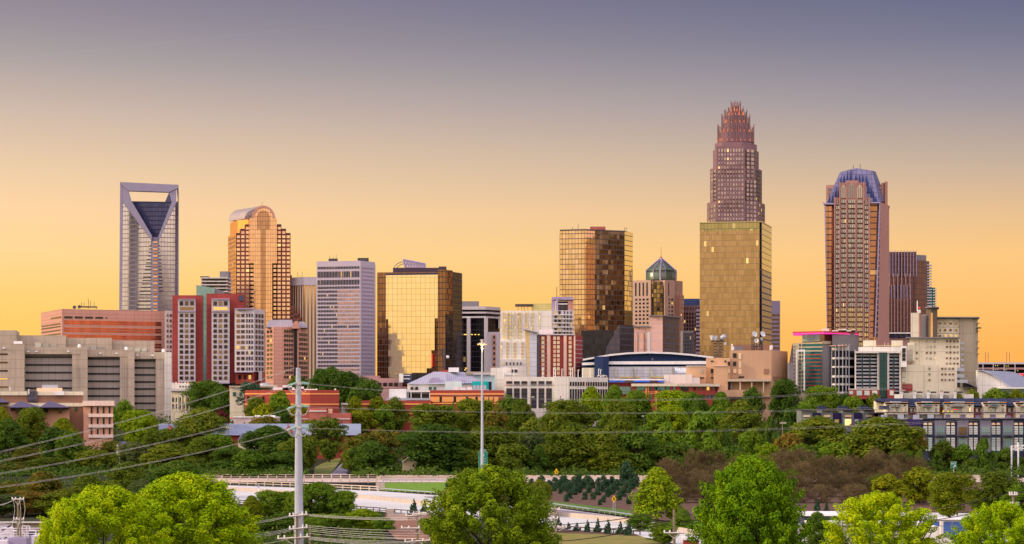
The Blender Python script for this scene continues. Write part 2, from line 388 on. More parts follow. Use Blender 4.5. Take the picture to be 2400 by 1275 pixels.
g_olive = curtain('olive_gold_glass', (.45, .32, .15), (.41, .29, .135), 1.7, 4.0, (.26, .18, .09), .08, .10, .04, .16, .8, .014, (1, .72, .22))
g_olivet = curtain('olive_green_glass', (.40, .36, .15), (.33, .30, .13), 2.4, 4.0, (.17, .16, .07), .10, .13, .03, .12, .85, .01)
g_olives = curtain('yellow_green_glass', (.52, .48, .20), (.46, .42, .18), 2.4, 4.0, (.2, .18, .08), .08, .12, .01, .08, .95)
g_skypink = curtain('sky_pink_glass', (.92, .62, .54), (.84, .55, .48), 4.4, 5.6, A(186, 156, 164), .10, .12, .01, .15, .35)  # pink of the reflected sky put into the base colour
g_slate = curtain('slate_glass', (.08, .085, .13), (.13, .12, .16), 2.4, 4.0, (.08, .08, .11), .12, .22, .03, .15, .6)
g_teal = curtain('teal_glass', (.03, .2, .22), (.015, .10, .12), 2.6, 3.4, (.02, .06, .07), .08, .12, .02, .15, .5, .01, (.4, 1, .5))
g_tealr = curtain('pale_teal_glass', (.2, .42, .40), (.26, .46, .42), 3.4, 3.4, (.25, .3, .3), .08, .08, .02, .2, .5)
g_dome = curtain('green_copper_glass', (.13, .19, .12), (.11, .16, .10), 3.2, 4.5, (.06, .09, .07), .08, .1, .02, .3, .4)
g_grn = curtain('dark_green_screen', (.015, .06, .055), (.02, .07, .06), 3.4, 3.4, (.01, .035, .035), .05, .06, .02, .4, .2)
g_hq = curtain('red_mirror_band', (.62, .15, .07), (.50, .12, .06), 3.0, 30, (.3, .09, .05), .05, 0, .02, .12, .9, .006)
g_hearst = curtain('orange_bay_glass', (.56, .30, .17), (.48, .25, .15), 7., 4.1, (.15, .09, .08), .05, .2, .02, .1, .9, .006, blot=.35)
g_crown = curtain('lavender_crown_panel', A(104, 98, 132), A(118, 110, 146), 3.4, 3.4, A(80, 70, 100), .09, .09, .01, .4, .2)
g_plum = curtain('plum_glass', (.11, .06, .065), (.15, .08, .085), 2.6, 4.2, (.085, .045, .06), .18, .12, .02, .15, .6)
sblue = M('spike_blue_glass', (.010, .028, .12), rough=.35, metal=.2, var=.2)

# ================================================================ downtown, from the left
# ---- grey block building with slit windows
r = bld('concrete_block_building', 'long grey concrete building in stepped wings with dark slit windows', 200, 960, turn=-0.19)
WN = [(-60, 57, 807, 940, None, None, ()), (57, 205, 814, 946, 57, 169, (837, 855, 873, 891.5, 909.5, 928)),
      (205, 315, 820, 952, 205, 281, (841, 858.6, 876, 893.4, 910.5, 928)), (315, 402, 825, 958, 315, 365, (845.5, 862, 878.5, 895, 911.5, 928, 945, 961))]
for x0, x1, yt, Y, p0, p1, sl in WN:
    if p0 is None:
        pb(r, 'wing_wall', [(x0, Y), (x1, Y)], yt, None, 40, conc)
        for y in (830, 849.5, 869, 888, 907): strip(r, (-20, Y), (18, Y), y - 2, y + 2, wbrown)
        continue
    pb(r, 'wing_wall', [(p0 - 1, Y + 2), (x1, Y + 2)], yt + 12, None, 40, conc_d)
    pb(r, 'parapet', [(x0, Y - .4), (x1 - .2, Y - .4)], yt, yt + 16, 42, conc)
    pb(r, 'pier', [(p1, Y - .2), (p1 + (x1 - p1) * .55, Y - .2)], yt + 16, None, 40, conc)
    pb(r, 'pier', [(p1 + (x1 - p1) * .55, Y - 1.6), (x1, Y - 1.6)], yt + .5, None, 43, conc_l if x0 > 300 else conc)
    for y in sl: strip(r, (x0, Y + 2), (p1, Y + 2), y - 1.9, y + 1.9, wslit, proud=.3)
for x0, x1, yt, Y in ((-60, 38, 774, 990), (38, 154, 786, 1000), (154, 262, 792, 1006), (262, 362, 799, 1012)):
    pb(r, 'upper_storey', [(x0, Y), (x1, Y)], yt, 850, 30, conc)
wr(r, [(82, 804, 96.5, 815), (101, 805, 115, 815), (119, 806, 133, 815)], 1000, wpale, 'louvre_window')
wr(r, [(196, 810, 209, 820), (213, 811, 226, 820), (229, 812, 242, 820)], 1006, wpale, 'louvre_window')
wr(r, [(300, 815, 312, 824), (316, 816, 329, 824), (332, 817, 344, 824)], 1012, wpale, 'louvre_window')
for x, y, Y in ((186, 811, 962), (296, 817, 968), (383, 822, 974)):
    m = MB(); c = P(x, y, Y); m.lathe((c.x, c.y), [(.75, c.z - 1.6), (.8, c.z + .3), (.45, c.z + .8), (.02, c.z + .9)], 10); m.build('roof_vent', white, r, True)
bx(r, 'roof_unit', 32, 799.5, 52, 806, 950, 5, white)
for x, y, Y in ((9, 816, 940), (66, 823.5, 945), (85, 823.5, 945), (160, 823, 945), (235, 828, 951), (273, 828, 951), (322, 832.5, 957), (357, 832.5, 957)):
    bx(r, 'wall_light', x - 3, y - 1.5, x + 3, y + 1.5, Y - .9, .8, white)

# ---- pink granite office block with red glass bands
r = bld('granite_office_block', 'low wide pink granite office block with red glass bands and rooftop aerials', 240, 1150, turn=-0.17)
pb(r, 'wall', [(96, 1171), (145, 1120), (386, 1148)], 724, None, 45, pinkgr)
for y in (750.5, 755.6, 767, 773.3, 784, 789.2, 803, 809, 820): strip(r, (150, 1120.6), (378, 1147), y, y + 4.2, g_hq, Y0=1120)
for y in (757, 763.5, 772, 780.5, 789): strip(r, (98, 1169), (142, 1123), y, y + 3, wslit, Y0=1123)
win(r, (148, 1120.3), (268, 1134.5), 741, 745.5, 5, 1, .76, 1, wd, Y0=1120)
win(r, (119, 1147), (144, 1121), 741, 744.6, 5, 1, .7, 1, wd, Y0=1121)
t = thing('aerial_frame', 'dark steel frame with thin aerials on the pink granite roof', 'antenna', P(208, 724, 1135))
bars(t, 'frame', [[(188, 722), (188, 718)], [(188, 718), (227, 718.5)], [(227, 718.5), (227, 724)], [(188, 720), (227, 721)], [(207, 718), (207, 723)]], 1135, .22, dsteel)
bars(t, 'aerial', [[(191, 718), (191, 709)], [(197, 718), (197, 709)], [(207, 718), (207, 700)], [(212, 718), (212, 705)], [(220.5, 718), (220.5, 708)]], 1135, .13, dsteel)
for x, y in ((184.5, 720.5), (173, 721.5)):
    m = MB(); m.tube([P(x, y, 1135), P(x + 1.5, y - 1.5, 1133)], [.1, 1.0], 10); m.tube([P(x, y, 1135), P(x, 724, 1136)], .12, 5)
    tag(m.build('rooftop_dish', dsteel), 'small dark dish on the pink granite roof, ' + ('beside the aerial frame' if x > 180 else 'left of the other dish'), 'dish')

# ---- tower with an open handle-shaped frame
r = bld('framed_glass_tower', 'silver glass tower with a deep blue notch and an open frame at its top', 350, 2000, turn=-0.165)
D = 38; duk = M('frame_metal', A(150, 138, 162), rough=.5, metal=.3, var=.05)
fy = lambda px: 2000 + 14 * abs(px - 363) / 80
pe(r, 'glass_facet', [(287, 474, fy(287)), (354, 560, fy(354)), (353, 780, fy(353)), (284, 780, fy(284))], 2000, D, g_duke)
pe(r, 'glass_facet', [(373, 560, fy(373)), (413, 474, fy(413)), (418, 470, fy(418)), (418, 780, fy(418)), (371, 780, fy(371))], 2000, D, g_duke)
pe(r, 'centre_bay', [(355, 556), (372, 556), (371, 780), (353.5, 780)], 1999, D, duk)
for k in range(21):
    y = 566 + k * 8; bx(r, 'bay_window', 358.5, y, 368.6, y + 4, 1998.4, .8, g_arch if k % 2 == 0 else g_archd)
for k in range(19):
    y = 574 + k * 8.2; w = 2.5 + k * 1.75; m = MB(); m.ext([P(353.6 - w, y, fy(353.6 - w) - .5), P(353.4, y, fy(353.4) - .5), P(353.4, y + 2.6, fy(353.4) - .5), P(353.6 - w, y + 2.6, fy(353.6 - w) - .5)], Vector((0, .3, 0))); m.build('floor_ledge', g_slate, r)
    if k < 14: m = MB(); w *= .35; m.ext([P(373.4, y, fy(373.4) - .5), P(374 + w, y, fy(374 + w) - .5), P(374 + w, y + 2.6, fy(374 + w) - .5), P(373.4, y + 2.6, fy(373.4) - .5)], Vector((0, .3, 0))); m.build('floor_ledge', g_slate, r)
pe(r, 'frame_column', [(281.5, 427), (288, 427), (288, 472), (284, 780), (279, 780)], 1996, 9, duk)
pe(r, 'frame_column', [(412.5, 432.5), (418, 433), (419, 452), (419, 780), (416, 780), (417, 468)], 2004, 9, duk)
pe(r, 'frame_brace', [(288, 428), (300, 440), (308.5, 471.5), (356.5, 553), (355, 563), (287.6, 473)], 1994, 8, duk)
pe(r, 'frame_brace', [(412.7, 433), (396, 450), (402.5, 473), (371.5, 553), (372.5, 563), (413.5, 473)], 1994, 8, duk)
pe(r, 'frame_beam', [(281.5, 426.5), (418.5, 433), (418.5, 440), (396.6, 450.2), (302.6, 447), (288, 436)], 1993, 8, duk)
pe(r, 'notch_glass', [(307.5, 471.5), (403, 473), (371.8, 554), (356.4, 554)], 2016, 18, g_blue)
pe(r, 'return_panel', [(396.5, 450), (403, 473), (386.5, 474)], 2018, 16, g_crown)

# ---- residential tower, red brick with cream panels
r = bld('brick_apartment_tower', 'broad red brick tower with three cream window panels and a glass slot', 512, 1100, turn=-0.12)
pb(r, 'end_wall', [(386, 1112), (406, 1112)], 728, None, 26, lav)
pb(r, 'brick_wall', [(404, 1105), (475, 1105)], 692, None, 34, red_dk)
pb(r, 'glass_slot', [(474, 1106), (485, 1106)], 690, None, 20, g_tealr)
pb(r, 'brick_wall', [(484, 1105), (571, 1105)], 688, None, 34, red_dk)
pb(r, 'cream_panel', [(417, 1100), (458, 1100)], 701, 895, 8, lav)
pb(r, 'cream_panel', [(496, 1100), (538, 1100)], 700, 897, 8, lav)
pb(r, 'cream_panel', [(550, 1100), (595, 1098), (620, 1112)], 724, 871, 24, lav)
pb(r, 'brick_base', [(552, 1101.5), (594, 1099.6), (611, 1110)], 870.9, 900, 22, red_br)
pb(r, 'corner_strip', [(606, 1099), (614, 1104)], 871, 893, 6, lav)
for x0, x1 in ((416.5, 458.5), (495.5, 538.5)):
    for y in (700.5, 729, 730.5 + 167): bx(r, 'string_course', x0, y, x1, y + 1.6, 1099.2, 1, lavm)
bx(r, 'string_course', 549.5, 871, 595.4, 873, 1097.4, 2, lavm); bx(r, 'cornice', 549.5, 722.5, 595.4, 725, 1097.4, 2, lavm)
dk = lambda i, j: (wd if (i != 1 and j < 7) else wbrown)
for x0, x1 in ((419, 456.5), (498, 535.5)):
    win(r, (x0, 1100), (x1, 1100), 733, 892, 3, 13, .62, .62, dk)
    win(r, (x0, 1100), (x1, 1100), 705, 717, 3, 1, .66, .8, dk); bx(r, 'band_window', x0 + 2, 719.5, x1 - 2, 727, 1099.8, .5, wbrown)
win(r, (553, 1099.9), (575, 1099), 733, 871, 2, 11, .68, .58, wbrown, Y0=1099)
win(r, (576, 1098.9), (594, 1098.1), 733, 871, 3, 11, .5, .62, wd, Y0=1099)
win(r, (597, 1099.3), (618, 1111), 733, 871, 3, 11, .62, .66, wd, Y0=1099)
win(r, (389, 1112), (404, 1112), 733, 880, 2, 12, .55, .5, wbrown)
win(r, (556, 1101.3), (592, 1099.7), 878, 890, 3, 1, .5, .8, wd, Y0=1100)
bx(r, 'loading_bay', 500, 897.5, 551, 905, 1103.5, 2, dark)
bx(r, 'roof_room', 560, 692, 571, 705, 1103.5, 3, gray_d)

# ---- teal glass block, and tower under construction
r = bld('teal_glass_block', 'small teal glass block with a sloping top behind the brick tower', 490, 1300, turn=-0.14)
pe(r, 'glass_wall', [(460, 668), (503, 675), (503, 780), (460, 780)], 1300, 30, g_tealr)
pe(r, 'side_wall', [(503.2, 675), (526, 684), (526, 780), (503.2, 780)], 1301, 28, gray)
r = bld('unfinished_tower', 'distant concrete tower under construction with orange netting', 505, 1700)
for k in range(9):
    bx(r, 'floor_slab', 470, 650 + k * 8, 533, 652.5 + k * 8, 1698, 30, conc_l)
pb(r, 'core_wall', [(472, 1702), (531, 1702)], 652, 780, 24, pinkgr); pb(r, 'lift_core', [(515, 1710), (536, 1710)], 636, 780, 12, gray)
win(r, (473, 1701), (530, 1701), 652, 724, 12, 9, .6, .7, wd)
bx(r, 'roof_canopy', 469, 647.5, 488, 650, 1700, 20, dsteel)

# ---- arched-top copper tower
r = bld('arched_copper_tower', 'stepped copper-gold granite tower with a barrel vault arched top', 617, 1800)
SK = -18
brgran = M('brown_granite', A(132, 72, 62), var=.08)
sunlit_w = M('sunlit_gold_granite', A(226, 150, 70), rough=.4, metal=.4, var=.05)  # left face of the brown tower coloured gold for the evening light
for x0, x1, yt, Y, d in ((553, 681, 547, 1800, 40), (563.5, 670.5, 537, 1799, 42), (574.5, 659.5, 526.5, 1798, 44)):
    pb(r, 'tower_block', [(x0, Y), (x1, Y)], yt, None, d, brgran, dpx=SK)
    for px in (x0 + .2, x1 - 11.2): bx(r, 'ledge', px, yt - 1, px + 11, yt + 1, Y - .3, .6, dsteel)
pb(r, 'side_block', [(534.2, 1838), (552.9, 1798.6)], 546, None, .8, sunlit_w)
win(r, (535.5, 1835.3), (552.4, 1799.7), 551, 742, 5, 19, .62, .58, wg, Y0=1801)
pb(r, 'upper_block', [(557, 1806), (588, 1797)], 514, 560, 30, sunlit_w, dpx=SK)
kh = [(595, 780), (595, 617), (585, 617), (585, 511)] + arc(617, 511, 27, 29, 180, 0, 16) + [(649, 511), (649, 617), (638, 617), (638, 780)]
pe(r, 'glass_bay', kh, 1792, 30, g_arch, dpx=SK)
pe(r, 'arch_recess', [(611, 780), (611, 537), (602, 537)] + arc(617, 510, 15, 17, 180, 0, 12) + [(632, 537), (622, 537), (622, 780)], 1791.5, 3, g_archd)
pe(r, 'arch_rim', arc(617, 511, 27.3, 29.3, 180, 0, 16) + arc(617, 511, 22, 24, 0, 180, 16), 1791, 2, pinkgr)
pe(r, 'barrel_roof', arc(614, 511, 27, 28, 180, 0, 16), 1824, 34, M('barrel_roof_metal', A(176, 156, 156), rough=.45, metal=.4), dpx=-52, smooth=False)
def arch_win(x0, n, yt, yb, Y, nr):
    win(r, (x0, Y), (x0 + 10.8 * n, Y), yt, yb, n, nr, .68, .62, wgp)
wgp = WM('window_copper', [(.9, .62, .38), (.95, .7, .44), (.8, .52, .34), (.88, .62, .44)], .95, .2, .02)
arch_win(553.4, 1, 550, 748, 1800, 20); arch_win(564, 1, 540, 748, 1799, 21); arch_win(575, 1, 530, 748, 1798, 22)
arch_win(585.2, 1, 619, 748, 1798, 13); arch_win(638.4, 1, 619, 748, 1798, 13)
arch_win(649, 1, 530, 748, 1798, 22); arch_win(659.8, 1, 540, 748, 1799, 21); arch_win(670.3, 1, 550, 748, 1800, 20)
pb(r, 'bay_backing', [(585.3, 1798), (595.2, 1798)], 617.5, None, 3, brgran); pb(r, 'bay_backing', [(638, 1798), (649, 1798)], 617.5, None, 3, brgran)
for x0, x1, yt in ((681.2, 688, 718), (688.2, 698, 735), (698.2, 704, 745)):
    pb(r, 'podium_step', [(x0, 1796), (x1, 1796)], yt, None, 20, brgran)
    win(r, (x0, 1796), (x1, 1796), yt + 2, yt + 32, 1, 3, .7, .5, wd)
bars(r, 'mast', [[(614, 484), (614, 474)]], 1805, .15, dsteel)

# ---- mauve block with mansard
r = bld('mauve_office_block', 'mauve stone mid-rise with a slate mansard and one tall dark arched window', 672, 1250, turn=-0.1)
pb(r, 'wall', [(622, 1268), (641, 1250), (664, 1250), (697, 1258), (722, 1275)], 766, None, 40, pinkgr)
win(r, (624.5, 1265.4), (640, 1251), 771, 889, 2, 11, .62, .55, wd, Y0=1251)
win(r, (665, 1250.2), (687, 1255.6), 771, 889, 4, 11, .66, .58, wd, Y0=1250)
win(r, (700, 1260), (721, 1274.2), 778, 889, 4, 10, .66, .58, wd, Y0=1258)
pe(r, 'arched_window', [(689.5, 890, 1255.2), (689.5, 778, 1255.2)] + [(x, y, 1255.2) for x, y in arc(693, 778, 3.5, 9, 170, 10, 6)] + [(696.5, 778, 1255.2), (696.5, 890, 1255.2)], 1255, .8, wslit)
for pts, yy in (([(622.5, 767), (632, 749.5), (684, 749.5), (688.5, 767)], 1254), ([(698, 760), (701, 754), (713, 754), (722, 768), (698, 768)], 1262)):
    pe(r, 'mansard_roof', pts, yy, 26, roofm)
pe(r, 'gable', [(683, 770), (688, 757), (692, 752), (698, 752), (702, 770)], 1250, 24, pinkgr)

# ---- ribbed beige tower
r = bld('ribbed_gold_tower', 'beige tower with narrow vertical gold glass ribs behind the mauve block', 715, 1800, turn=-0.1)
pb(r, 'ribbed_wall', [(680, 1812), (712, 1800), (746, 1802)], 668, None, 40, g_rib)
pb(r, 'crown_band', [(680, 1811), (712, 1799), (746.5, 1801)], 649, 668.2, 42, lav)
pb(r, 'side_tower', [(676, 1830), (684, 1830)], 645, None, 10, g_slate)
bars(r, 'aerial', [[(697, 649), (697, 638)], [(708, 649), (708, 637)], [(703, 649), (703, 645)]], 1810, .15, dsteel)

# ---- lavender bank tower with a dense window grid
r = bld('lavender_grid_tower', 'pale lavender concrete tower with a dense grid of small windows', 810, 1500, turn=-0.06)
pb(r, 'wall', [(742, 1508), (845, 1500), (879, 1516)], 611, None, 45, M('mauve_concrete', A(186, 168, 184), var=.06))
gx = WM('window_gold_reflection', [(.7, .45, .36), (.62, .42, .34), (.78, .52, .38), (.5, .36, .32)], .9, .2)
def bw(i, j): return gx if (i > 12 and (j * 7) % 10 not in (0,)) else wd  # right-hand columns carry their golden reflection as window colour
win(r, (744, 1507.8), (842.5, 1500.2), 634.5, 650, 27, 1, .55, .9, bw, Y0=1500)
win(r, (744, 1507.8), (842.5, 1500.2), 623, 630, 27, 1, .55, .75, bw, Y0=1500)
win(r, (744, 1507.8), (842.5, 1500.2), 654.5, 667, 27, 1, .55, .9, bw, Y0=1500)
win(r, (744, 1507.8), (842.5, 1500.2), 668.5, 880, 27, 23, .55, .56, bw, Y0=1500)
g_side = curtain('lavender_side_grid', A(128, 110, 146), A(140, 122, 156), 1.18, 2.86, A(184, 166, 182), .45, .45, .01, .3, .5)
pb(r, 'side_grid', [(848, 1501.2), (877, 1514.9)], 622, 882, .5, g_side, ref=1500)
pb(r, 'plant_room', [(770, 1512), (791, 1512)], 606, 612, 8, dsteel); pb(r, 'plant_room', [(838, 1508), (864, 1508)], 604.5, 612, 8, dsteel)
bars(r, 'aerial', [[(773, 606), (773, 599)], [(782, 606), (782, 602)], [(788, 606), (788, 597)]], 1512, .13, dsteel)

# ---- gold mirror tower
r = bld('gold_mirror_tower', 'wide tower with a bright gold mirror face between dark bronze piers', 980, 1350, turn=-0.02)
pb(r, 'bronze_wall', [(884, 1357), (905, 1356), (1027, 1350.5)], 637, None, 40, g_bronze, ref=1350)
fgY = lambda px: 1347 + (1026 - px) / 122 * GOLD_TURN
GOLD_TURN = 3.4
pb(r, 'bronze_wall', [(1026.8, 1348), (1045, 1348), (1061, 1358)], 632, None, 38, g_bronze)
pb(r, 'dark_wall', [(1060.8, 1360), (1083, 1376)], 637, None, 30, g_dark)
pb(r, 'dark_wall', [(1044.5, 1347.5), (1061.2, 1358)], 736, None, 3, g_dark)
pe(r, 'gold_face', [(x, y, fgY(x)) for x, y in ((904.5, 645), (1026, 643.5), (1026, 746), (1019, 746), (1019, 821), (1011, 821), (1011, 863), (1000, 863), (1000, 890), (910, 890), (910, 748), (904.5, 748))], 1347, 2.5, g_gold)
pe(r, 'blue_cap', [(x, y, fgY(x)) for x, y in ((904.5, 641.5), (1026, 639.8), (1026, 643.3), (904.5, 644.8))], 1346.6, 3, sblue)
bx(r, 'plant_room', 921, 627.5, 1044, 641, 1362, 22, M('plum_plant_room', A(78, 58, 74)))
bx(r, 'plant_room', 1028, 624.5, 1046, 633, 1366, 12, dsteel)
bars(r, 'roof_truss', [[(945, 608), (997, 618)], [(950, 627), (997, 627)], [(945, 608), (949, 627)], [(997, 618), (997, 627)]] + [[(947 + 6.2 * k, 609 + 1.2 * k), (952 + 6 * k, 627)] for k in range(8)] + [[(952 + 6 * k, 627), (953.5 + 6.2 * k, 610 + 1.2 * k)] for k in range(8)] + [[(946, 611.5), (997, 620.5)]], 1365, .45, lavm)
bars(r, 'roof_arch', [arc(950, 634, 28, 21, 178, 100, 8), arc(950, 636, 22, 18, 178, 100, 8)], 1366, .22, dsteel)
strip(r, (1011.5, 1346.6), (1013.2, 1346.6), 828, 860, lamp_mat('red_sign_light', (1, .06, .03), .9), 'red_light_strip')

# ---- grey cantilever-top office
r = bld('banded_office_tower', 'dark glass office tower with white top bands and pale columns', 1125, 1450)
pb(r, 'glass_wall', [(1072, 1452), (1139, 1450), (1171, 1466)], 721, None, 34, g_dark)
for y0, y1 in ((718, 725.5), (730.5, 734.5), (741, 745)): pb(r, 'white_band', [(1072, 1449), (1139.3, 1447), (1172.5, 1463.5)], y0, y1, 36, lav)
for x0, x1 in ((1094, 1102.5), (1134.5, 1143.5)): pb(r, 'column', [(x0, 1446.5), (x1, 1446.5)], 745, None, 6, lav)
pb(r, 'column', [(1168, 1462), (1172.5, 1464)], 741, 770, 6, lav)
pb(r, 'plant_room', [(1083, 1462), (1122, 1462)], 706, 720, 14, gray)
for x, y in ((1087, 783), (1091, 783), (1104, 783), (1112, 783), (1120, 783), (1090, 862), (1088, 866)): bx(r, 'lit_pane', x, y, x + 4, y + 2, 1448.6, .4, wlit)
pb(r, 'annex', [(1141, 1400), (1174, 1400)], 778, None, 20, lav)
for k in range(6): bx(r, 'annex_window', 1156.5, 787 + k * 12.8, 1160.5, 793 + k * 12.8, 1398.9, .5, wd)
bx(r, 'annex_recess', 1155, 784, 1162, 864, 1399.3, .5, pinkgr)

# ---- cream hotel
r = bld('cream_hotel', 'cream hotel slab with rows of yellow windows and a roof canopy', 1260, 1200)
pb(r, 'wall', [(1173, 1202), (1293, 1200)], 728, None, 26, offwhite)
pb(r, 'corner_tower', [(1292.8, 1198), (1344, 1200)], 727, None, 26, lav)
pb(r, 'lower_wing', [(1172, 1196), (1233, 1196)], 799, None, 10, offwhite)
pb(r, 'porch_block', [(1172, 1193), (1233, 1193)], 842, None, 8, conc_l)
for x0, x1, n in ((1178, 1186, 2), (1189, 1198.5, 3), (1204, 1208.5, 1), (1213, 1223, 3), (1231, 1238, 2), (1241, 1251, 3), (1257, 1267, 3), (1274.5, 1291, 4)):
    win(r, (x0, 1201.3), (x1, 1200.4), 731, 799 if x0 > 1232 else 795, n, 8, .56, .7, wyel, Y0=1200)
for x0, x1, n in ((1173, 1177, 1), (1185.5, 1194, 3), (1202.5, 1211, 3), (1220.5, 1228.5, 3)): win(r, (x0, 1196), (x1, 1196), 801, 841, n, 5, .56, .72, wyel)
win(r, (1175, 1193), (1225, 1193), 848, 856, 6, 1, .32, .8, wd)
for k in range(9): bx(r, 'balcony_slab', 1297, 737 + k * 9.6, 1344.5, 738.6 + k * 9.6, 1196.6, 2, white)
win(r, (1297.5, 1198.2), (1316, 1198.9), 728, 812, 2, 9, .6, .8, lambda i, j: (wd, wyel)[(i * 5 + j) % 3 == 0], Y0=1198)
win(r, (1319, 1199), (1342, 1199.9), 728, 812, 3, 9, .3, .75, wd, Y0=1198)
pb(r, 'roof_storey', [(1249, 1206), (1294, 1206)], 711, 729, 14, wyel_wall := M('straw_screen', A(206, 186, 120), joint=(30, 1.2)))
pb(r, 'crown_frame', [(1293.5, 1204), (1301, 1204)], 697, 729, 16, lavm); pb(r, 'crown_frame', [(1331, 1204), (1344, 1204)], 704, 729, 12, pinkgr)
bx(r, 'crown_beam', 1294, 696, 1344, 702.5, 1203, 14, lavm); pb(r, 'crown_core', [(1304, 1208), (1331, 1208)], 706, 729, 8, g_slate)
bx(r, 'crown_ring', 1301, 711, 1330, 713.5, 1203.4, 4, white); bx(r, 'mast_pier', 1303, 697, 1308, 729, 1202.5, 2, lavm)
bx(r, 'roof_canopy', 1207.5, 712.5, 1250, 715.5, 1203, 20, dsteel)
for x in (1213.5, 1222, 1228, 1236.5, 1246): bx(r, 'canopy_post', x, 715.5, x + 1.6, 728, 1206, .5, pinkgr)
bars(r, 'flagpole', [[(1305, 697), (1305, 672)]], 1203, .18, dsteel)

# ---- red brick hotel with silver blade
r = bld('red_brick_hotel', 'red brick hotel with cream window columns and a tall silver end blade', 1305, 1080, turn=0.02)
pb(r, 'brick_wall', [(1261, 1080), (1347, 1080), (1365, 1094)], 785, None, 24, red_dk)
bx(r, 'cornice', 1260, 782.5, 1348, 785.3, 1079, 2, lav)
pe(r, 'silver_blade', [(1240.5, 772), (1258, 777.5), (1258, 884), (1240.5, 884)], 1076, 10, M('silver_panel', A(196, 192, 204), rough=.5, metal=.3, joint=(9, 2.4)))
pe(r, 'copper_edge', [(1231, 774), (1240.4, 774), (1240.4, 884), (1238, 884)], 1077, 5, M('copper_edge_panel', A(246, 190, 130), joint=(8, 3)))  # bright copper-orange panel colour, not emissive
pe(r, 'blade_roof', [(1226, 769), (1262, 778), (1262, 780), (1226, 772)], 1074, 14, lav)
pb(r, 'glass_joint', [(1257.8, 1078), (1265, 1078)], 784, None, 6, g_slate)
for x0, x1 in ((1282, 1290), (1321, 1328), (1344.8, 1348.4)): bx(r, 'pale_pilaster', x0, 786, x1, 888, 1079.3, 1.2, M('pilaster_stone', A(232, 188, 166)) if x0 == 1282 else bpy.data.materials['pilaster_stone'])
for x0, x1, n in ((1267.5, 1277.5, 1), (1295.5, 1313, 2), (1331.5, 1341, 1)): win(r, (x0, 1080), (x1, 1080), 787.5, 890, n, 10, .72, .74, wcream)
for k in range(9): strip(r, (1347.5, 1080.4), (1364.8, 1093.8), 797 + k * 10.2, 798.2 + k * 10.2, lav, 'string_course', .1, 1080)
for k in range(9): bx(r, 'string_course', 1265, 797.3 + k * 10.2, 1282, 797.9 + k * 10.2, 1079.7, .4, lav)
pb(r, 'roof_room', [(1263, 1090), (1296, 1090)], 772, 786, 8, white)

# ---- faceted amber tower
r = bld('faceted_amber_tower', 'faceted amber glass tower, golden on its left and darkened for reflections on its right', 1400, 1450, turn=0.05)
fp = [(1312, 1455.6), (1372, 1450), (1394, 1455), (1464, 1465), (1483, 1480)]
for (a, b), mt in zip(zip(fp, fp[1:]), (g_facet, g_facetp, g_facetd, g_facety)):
    pl = [(X(p, y), y) for p, y in (a, b)]
    m = MB(); m.prism(pl + [(pl[1][0] * .98 + 1.2, 1500), (pl[0][0] * .98 + 1.2, 1500)], gz(1450) - 3, Z(538, 1450)); m.build('glass_facet', mt, r)
pb(r, 'parapet', [(1312, 1455.3), (1372, 1449.6), (1394, 1454.6), (1464, 1464.6), (1483.2, 1485.6)], 536.8, 540, 30, dsteel, ref=1450)
pb(r, 'plant_room', [(1383, 1466), (1419, 1466)], 531, 538, 12, M('rust_plant_room', A(176, 96, 84)))
bars(r, 'aerial', [[(1342, 538), (1342, 532)], [(1355, 538), (1355, 526)], [(1463, 541), (1465, 532)], [(1467, 541), (1469, 533)]], 1465, .15, dsteel)

# ---- dark podium
r = bld('dark_glass_podium', 'low near-black glass block with a slanting wedge below the amber tower', 1425, 1400)
pb(r, 'glass_wall', [(1362, 1402), (1440, 1402)], 775, None, 30, g_dark)
pe(r, 'glass_wedge', [(1420, 816), (1452, 761), (1452, 850), (1420, 850)], 1396, 10, g_slate)
pb(r, 'side_block', [(1451.8, 1396), (1488, 1410)], 761, None, 30, g_slate)

# ---- domed tower
r = bld('domed_tower', 'pink stone tower with a green glass drum, conical roof and thin spire', 1545, 1650, turn=0.07)
pb(r, 'wall', [(1482, 1660), (1525, 1652), (1532, 1658), (1552, 1658), (1558, 1650), (1582, 1654), (1590, 1668)], 656, None, 40, M('beige_pink_stone', A(188, 150, 132), var=.08))
pb(r, 'side_block', [(1583, 1660), (1600, 1666)], 658, None, 24, bpy.data.materials['beige_pink_stone']); pb(r, 'side_base', [(1583, 1652), (1603, 1660)], 691, None, 20, pinkgr)
c0 = P(1549.5, 654, 1676)
m = MB(); s_ = 1676 / F
m.lathe((c0.x, c0.y), [(36 * s_, Z(657, 1676)), (36.5 * s_, Z(640, 1676)), (35 * s_, Z(638, 1676)), (34 * s_, Z(634, 1676)), (32 * s_, Z(631, 1676)), (2.4 * s_, Z(608, 1676)), (2 * s_, Z(607, 1676))], 28); m.build('drum_and_cone', g_dome, r, True)
m = MB(); m.lathe((c0.x, c0.y), [(35.4 * s_, Z(638, 1676)), (35.4 * s_, Z(635.5, 1676))], 28); m.build('drum_window', wslit, r)
m = MB(); m.lathe((c0.x, c0.y), [(2.2 * s_, Z(609, 1676)), (2.2 * s_, Z(602.5, 1676)), (.5 * s_, Z(601.5, 1676)), (.25 * s_, Z(578, 1676))], 8); m.build('spire', red_br, r)
m = MB()
for k in range(8):
    a = math.pi / 4 * k + .2; e = Vector((math.cos(a), math.sin(a), 0))
    m.tube([c0 + e * 37 * s_ + Vector((0, 0, Z(634, 1676) - c0.z)), c0 + e * 2 * s_ + Vector((0, 0, Z(605, 1676) - c0.z))], .4, 4)
    m.tube([c0 + e * 37 * s_ + Vector((0, 0, Z(634, 1676) - c0.z)), c0 + e * 37 * s_ + Vector((0, 0, Z(655, 1676) - c0.z))], .4, 4)
m.build('roof_rib', lavm, r)
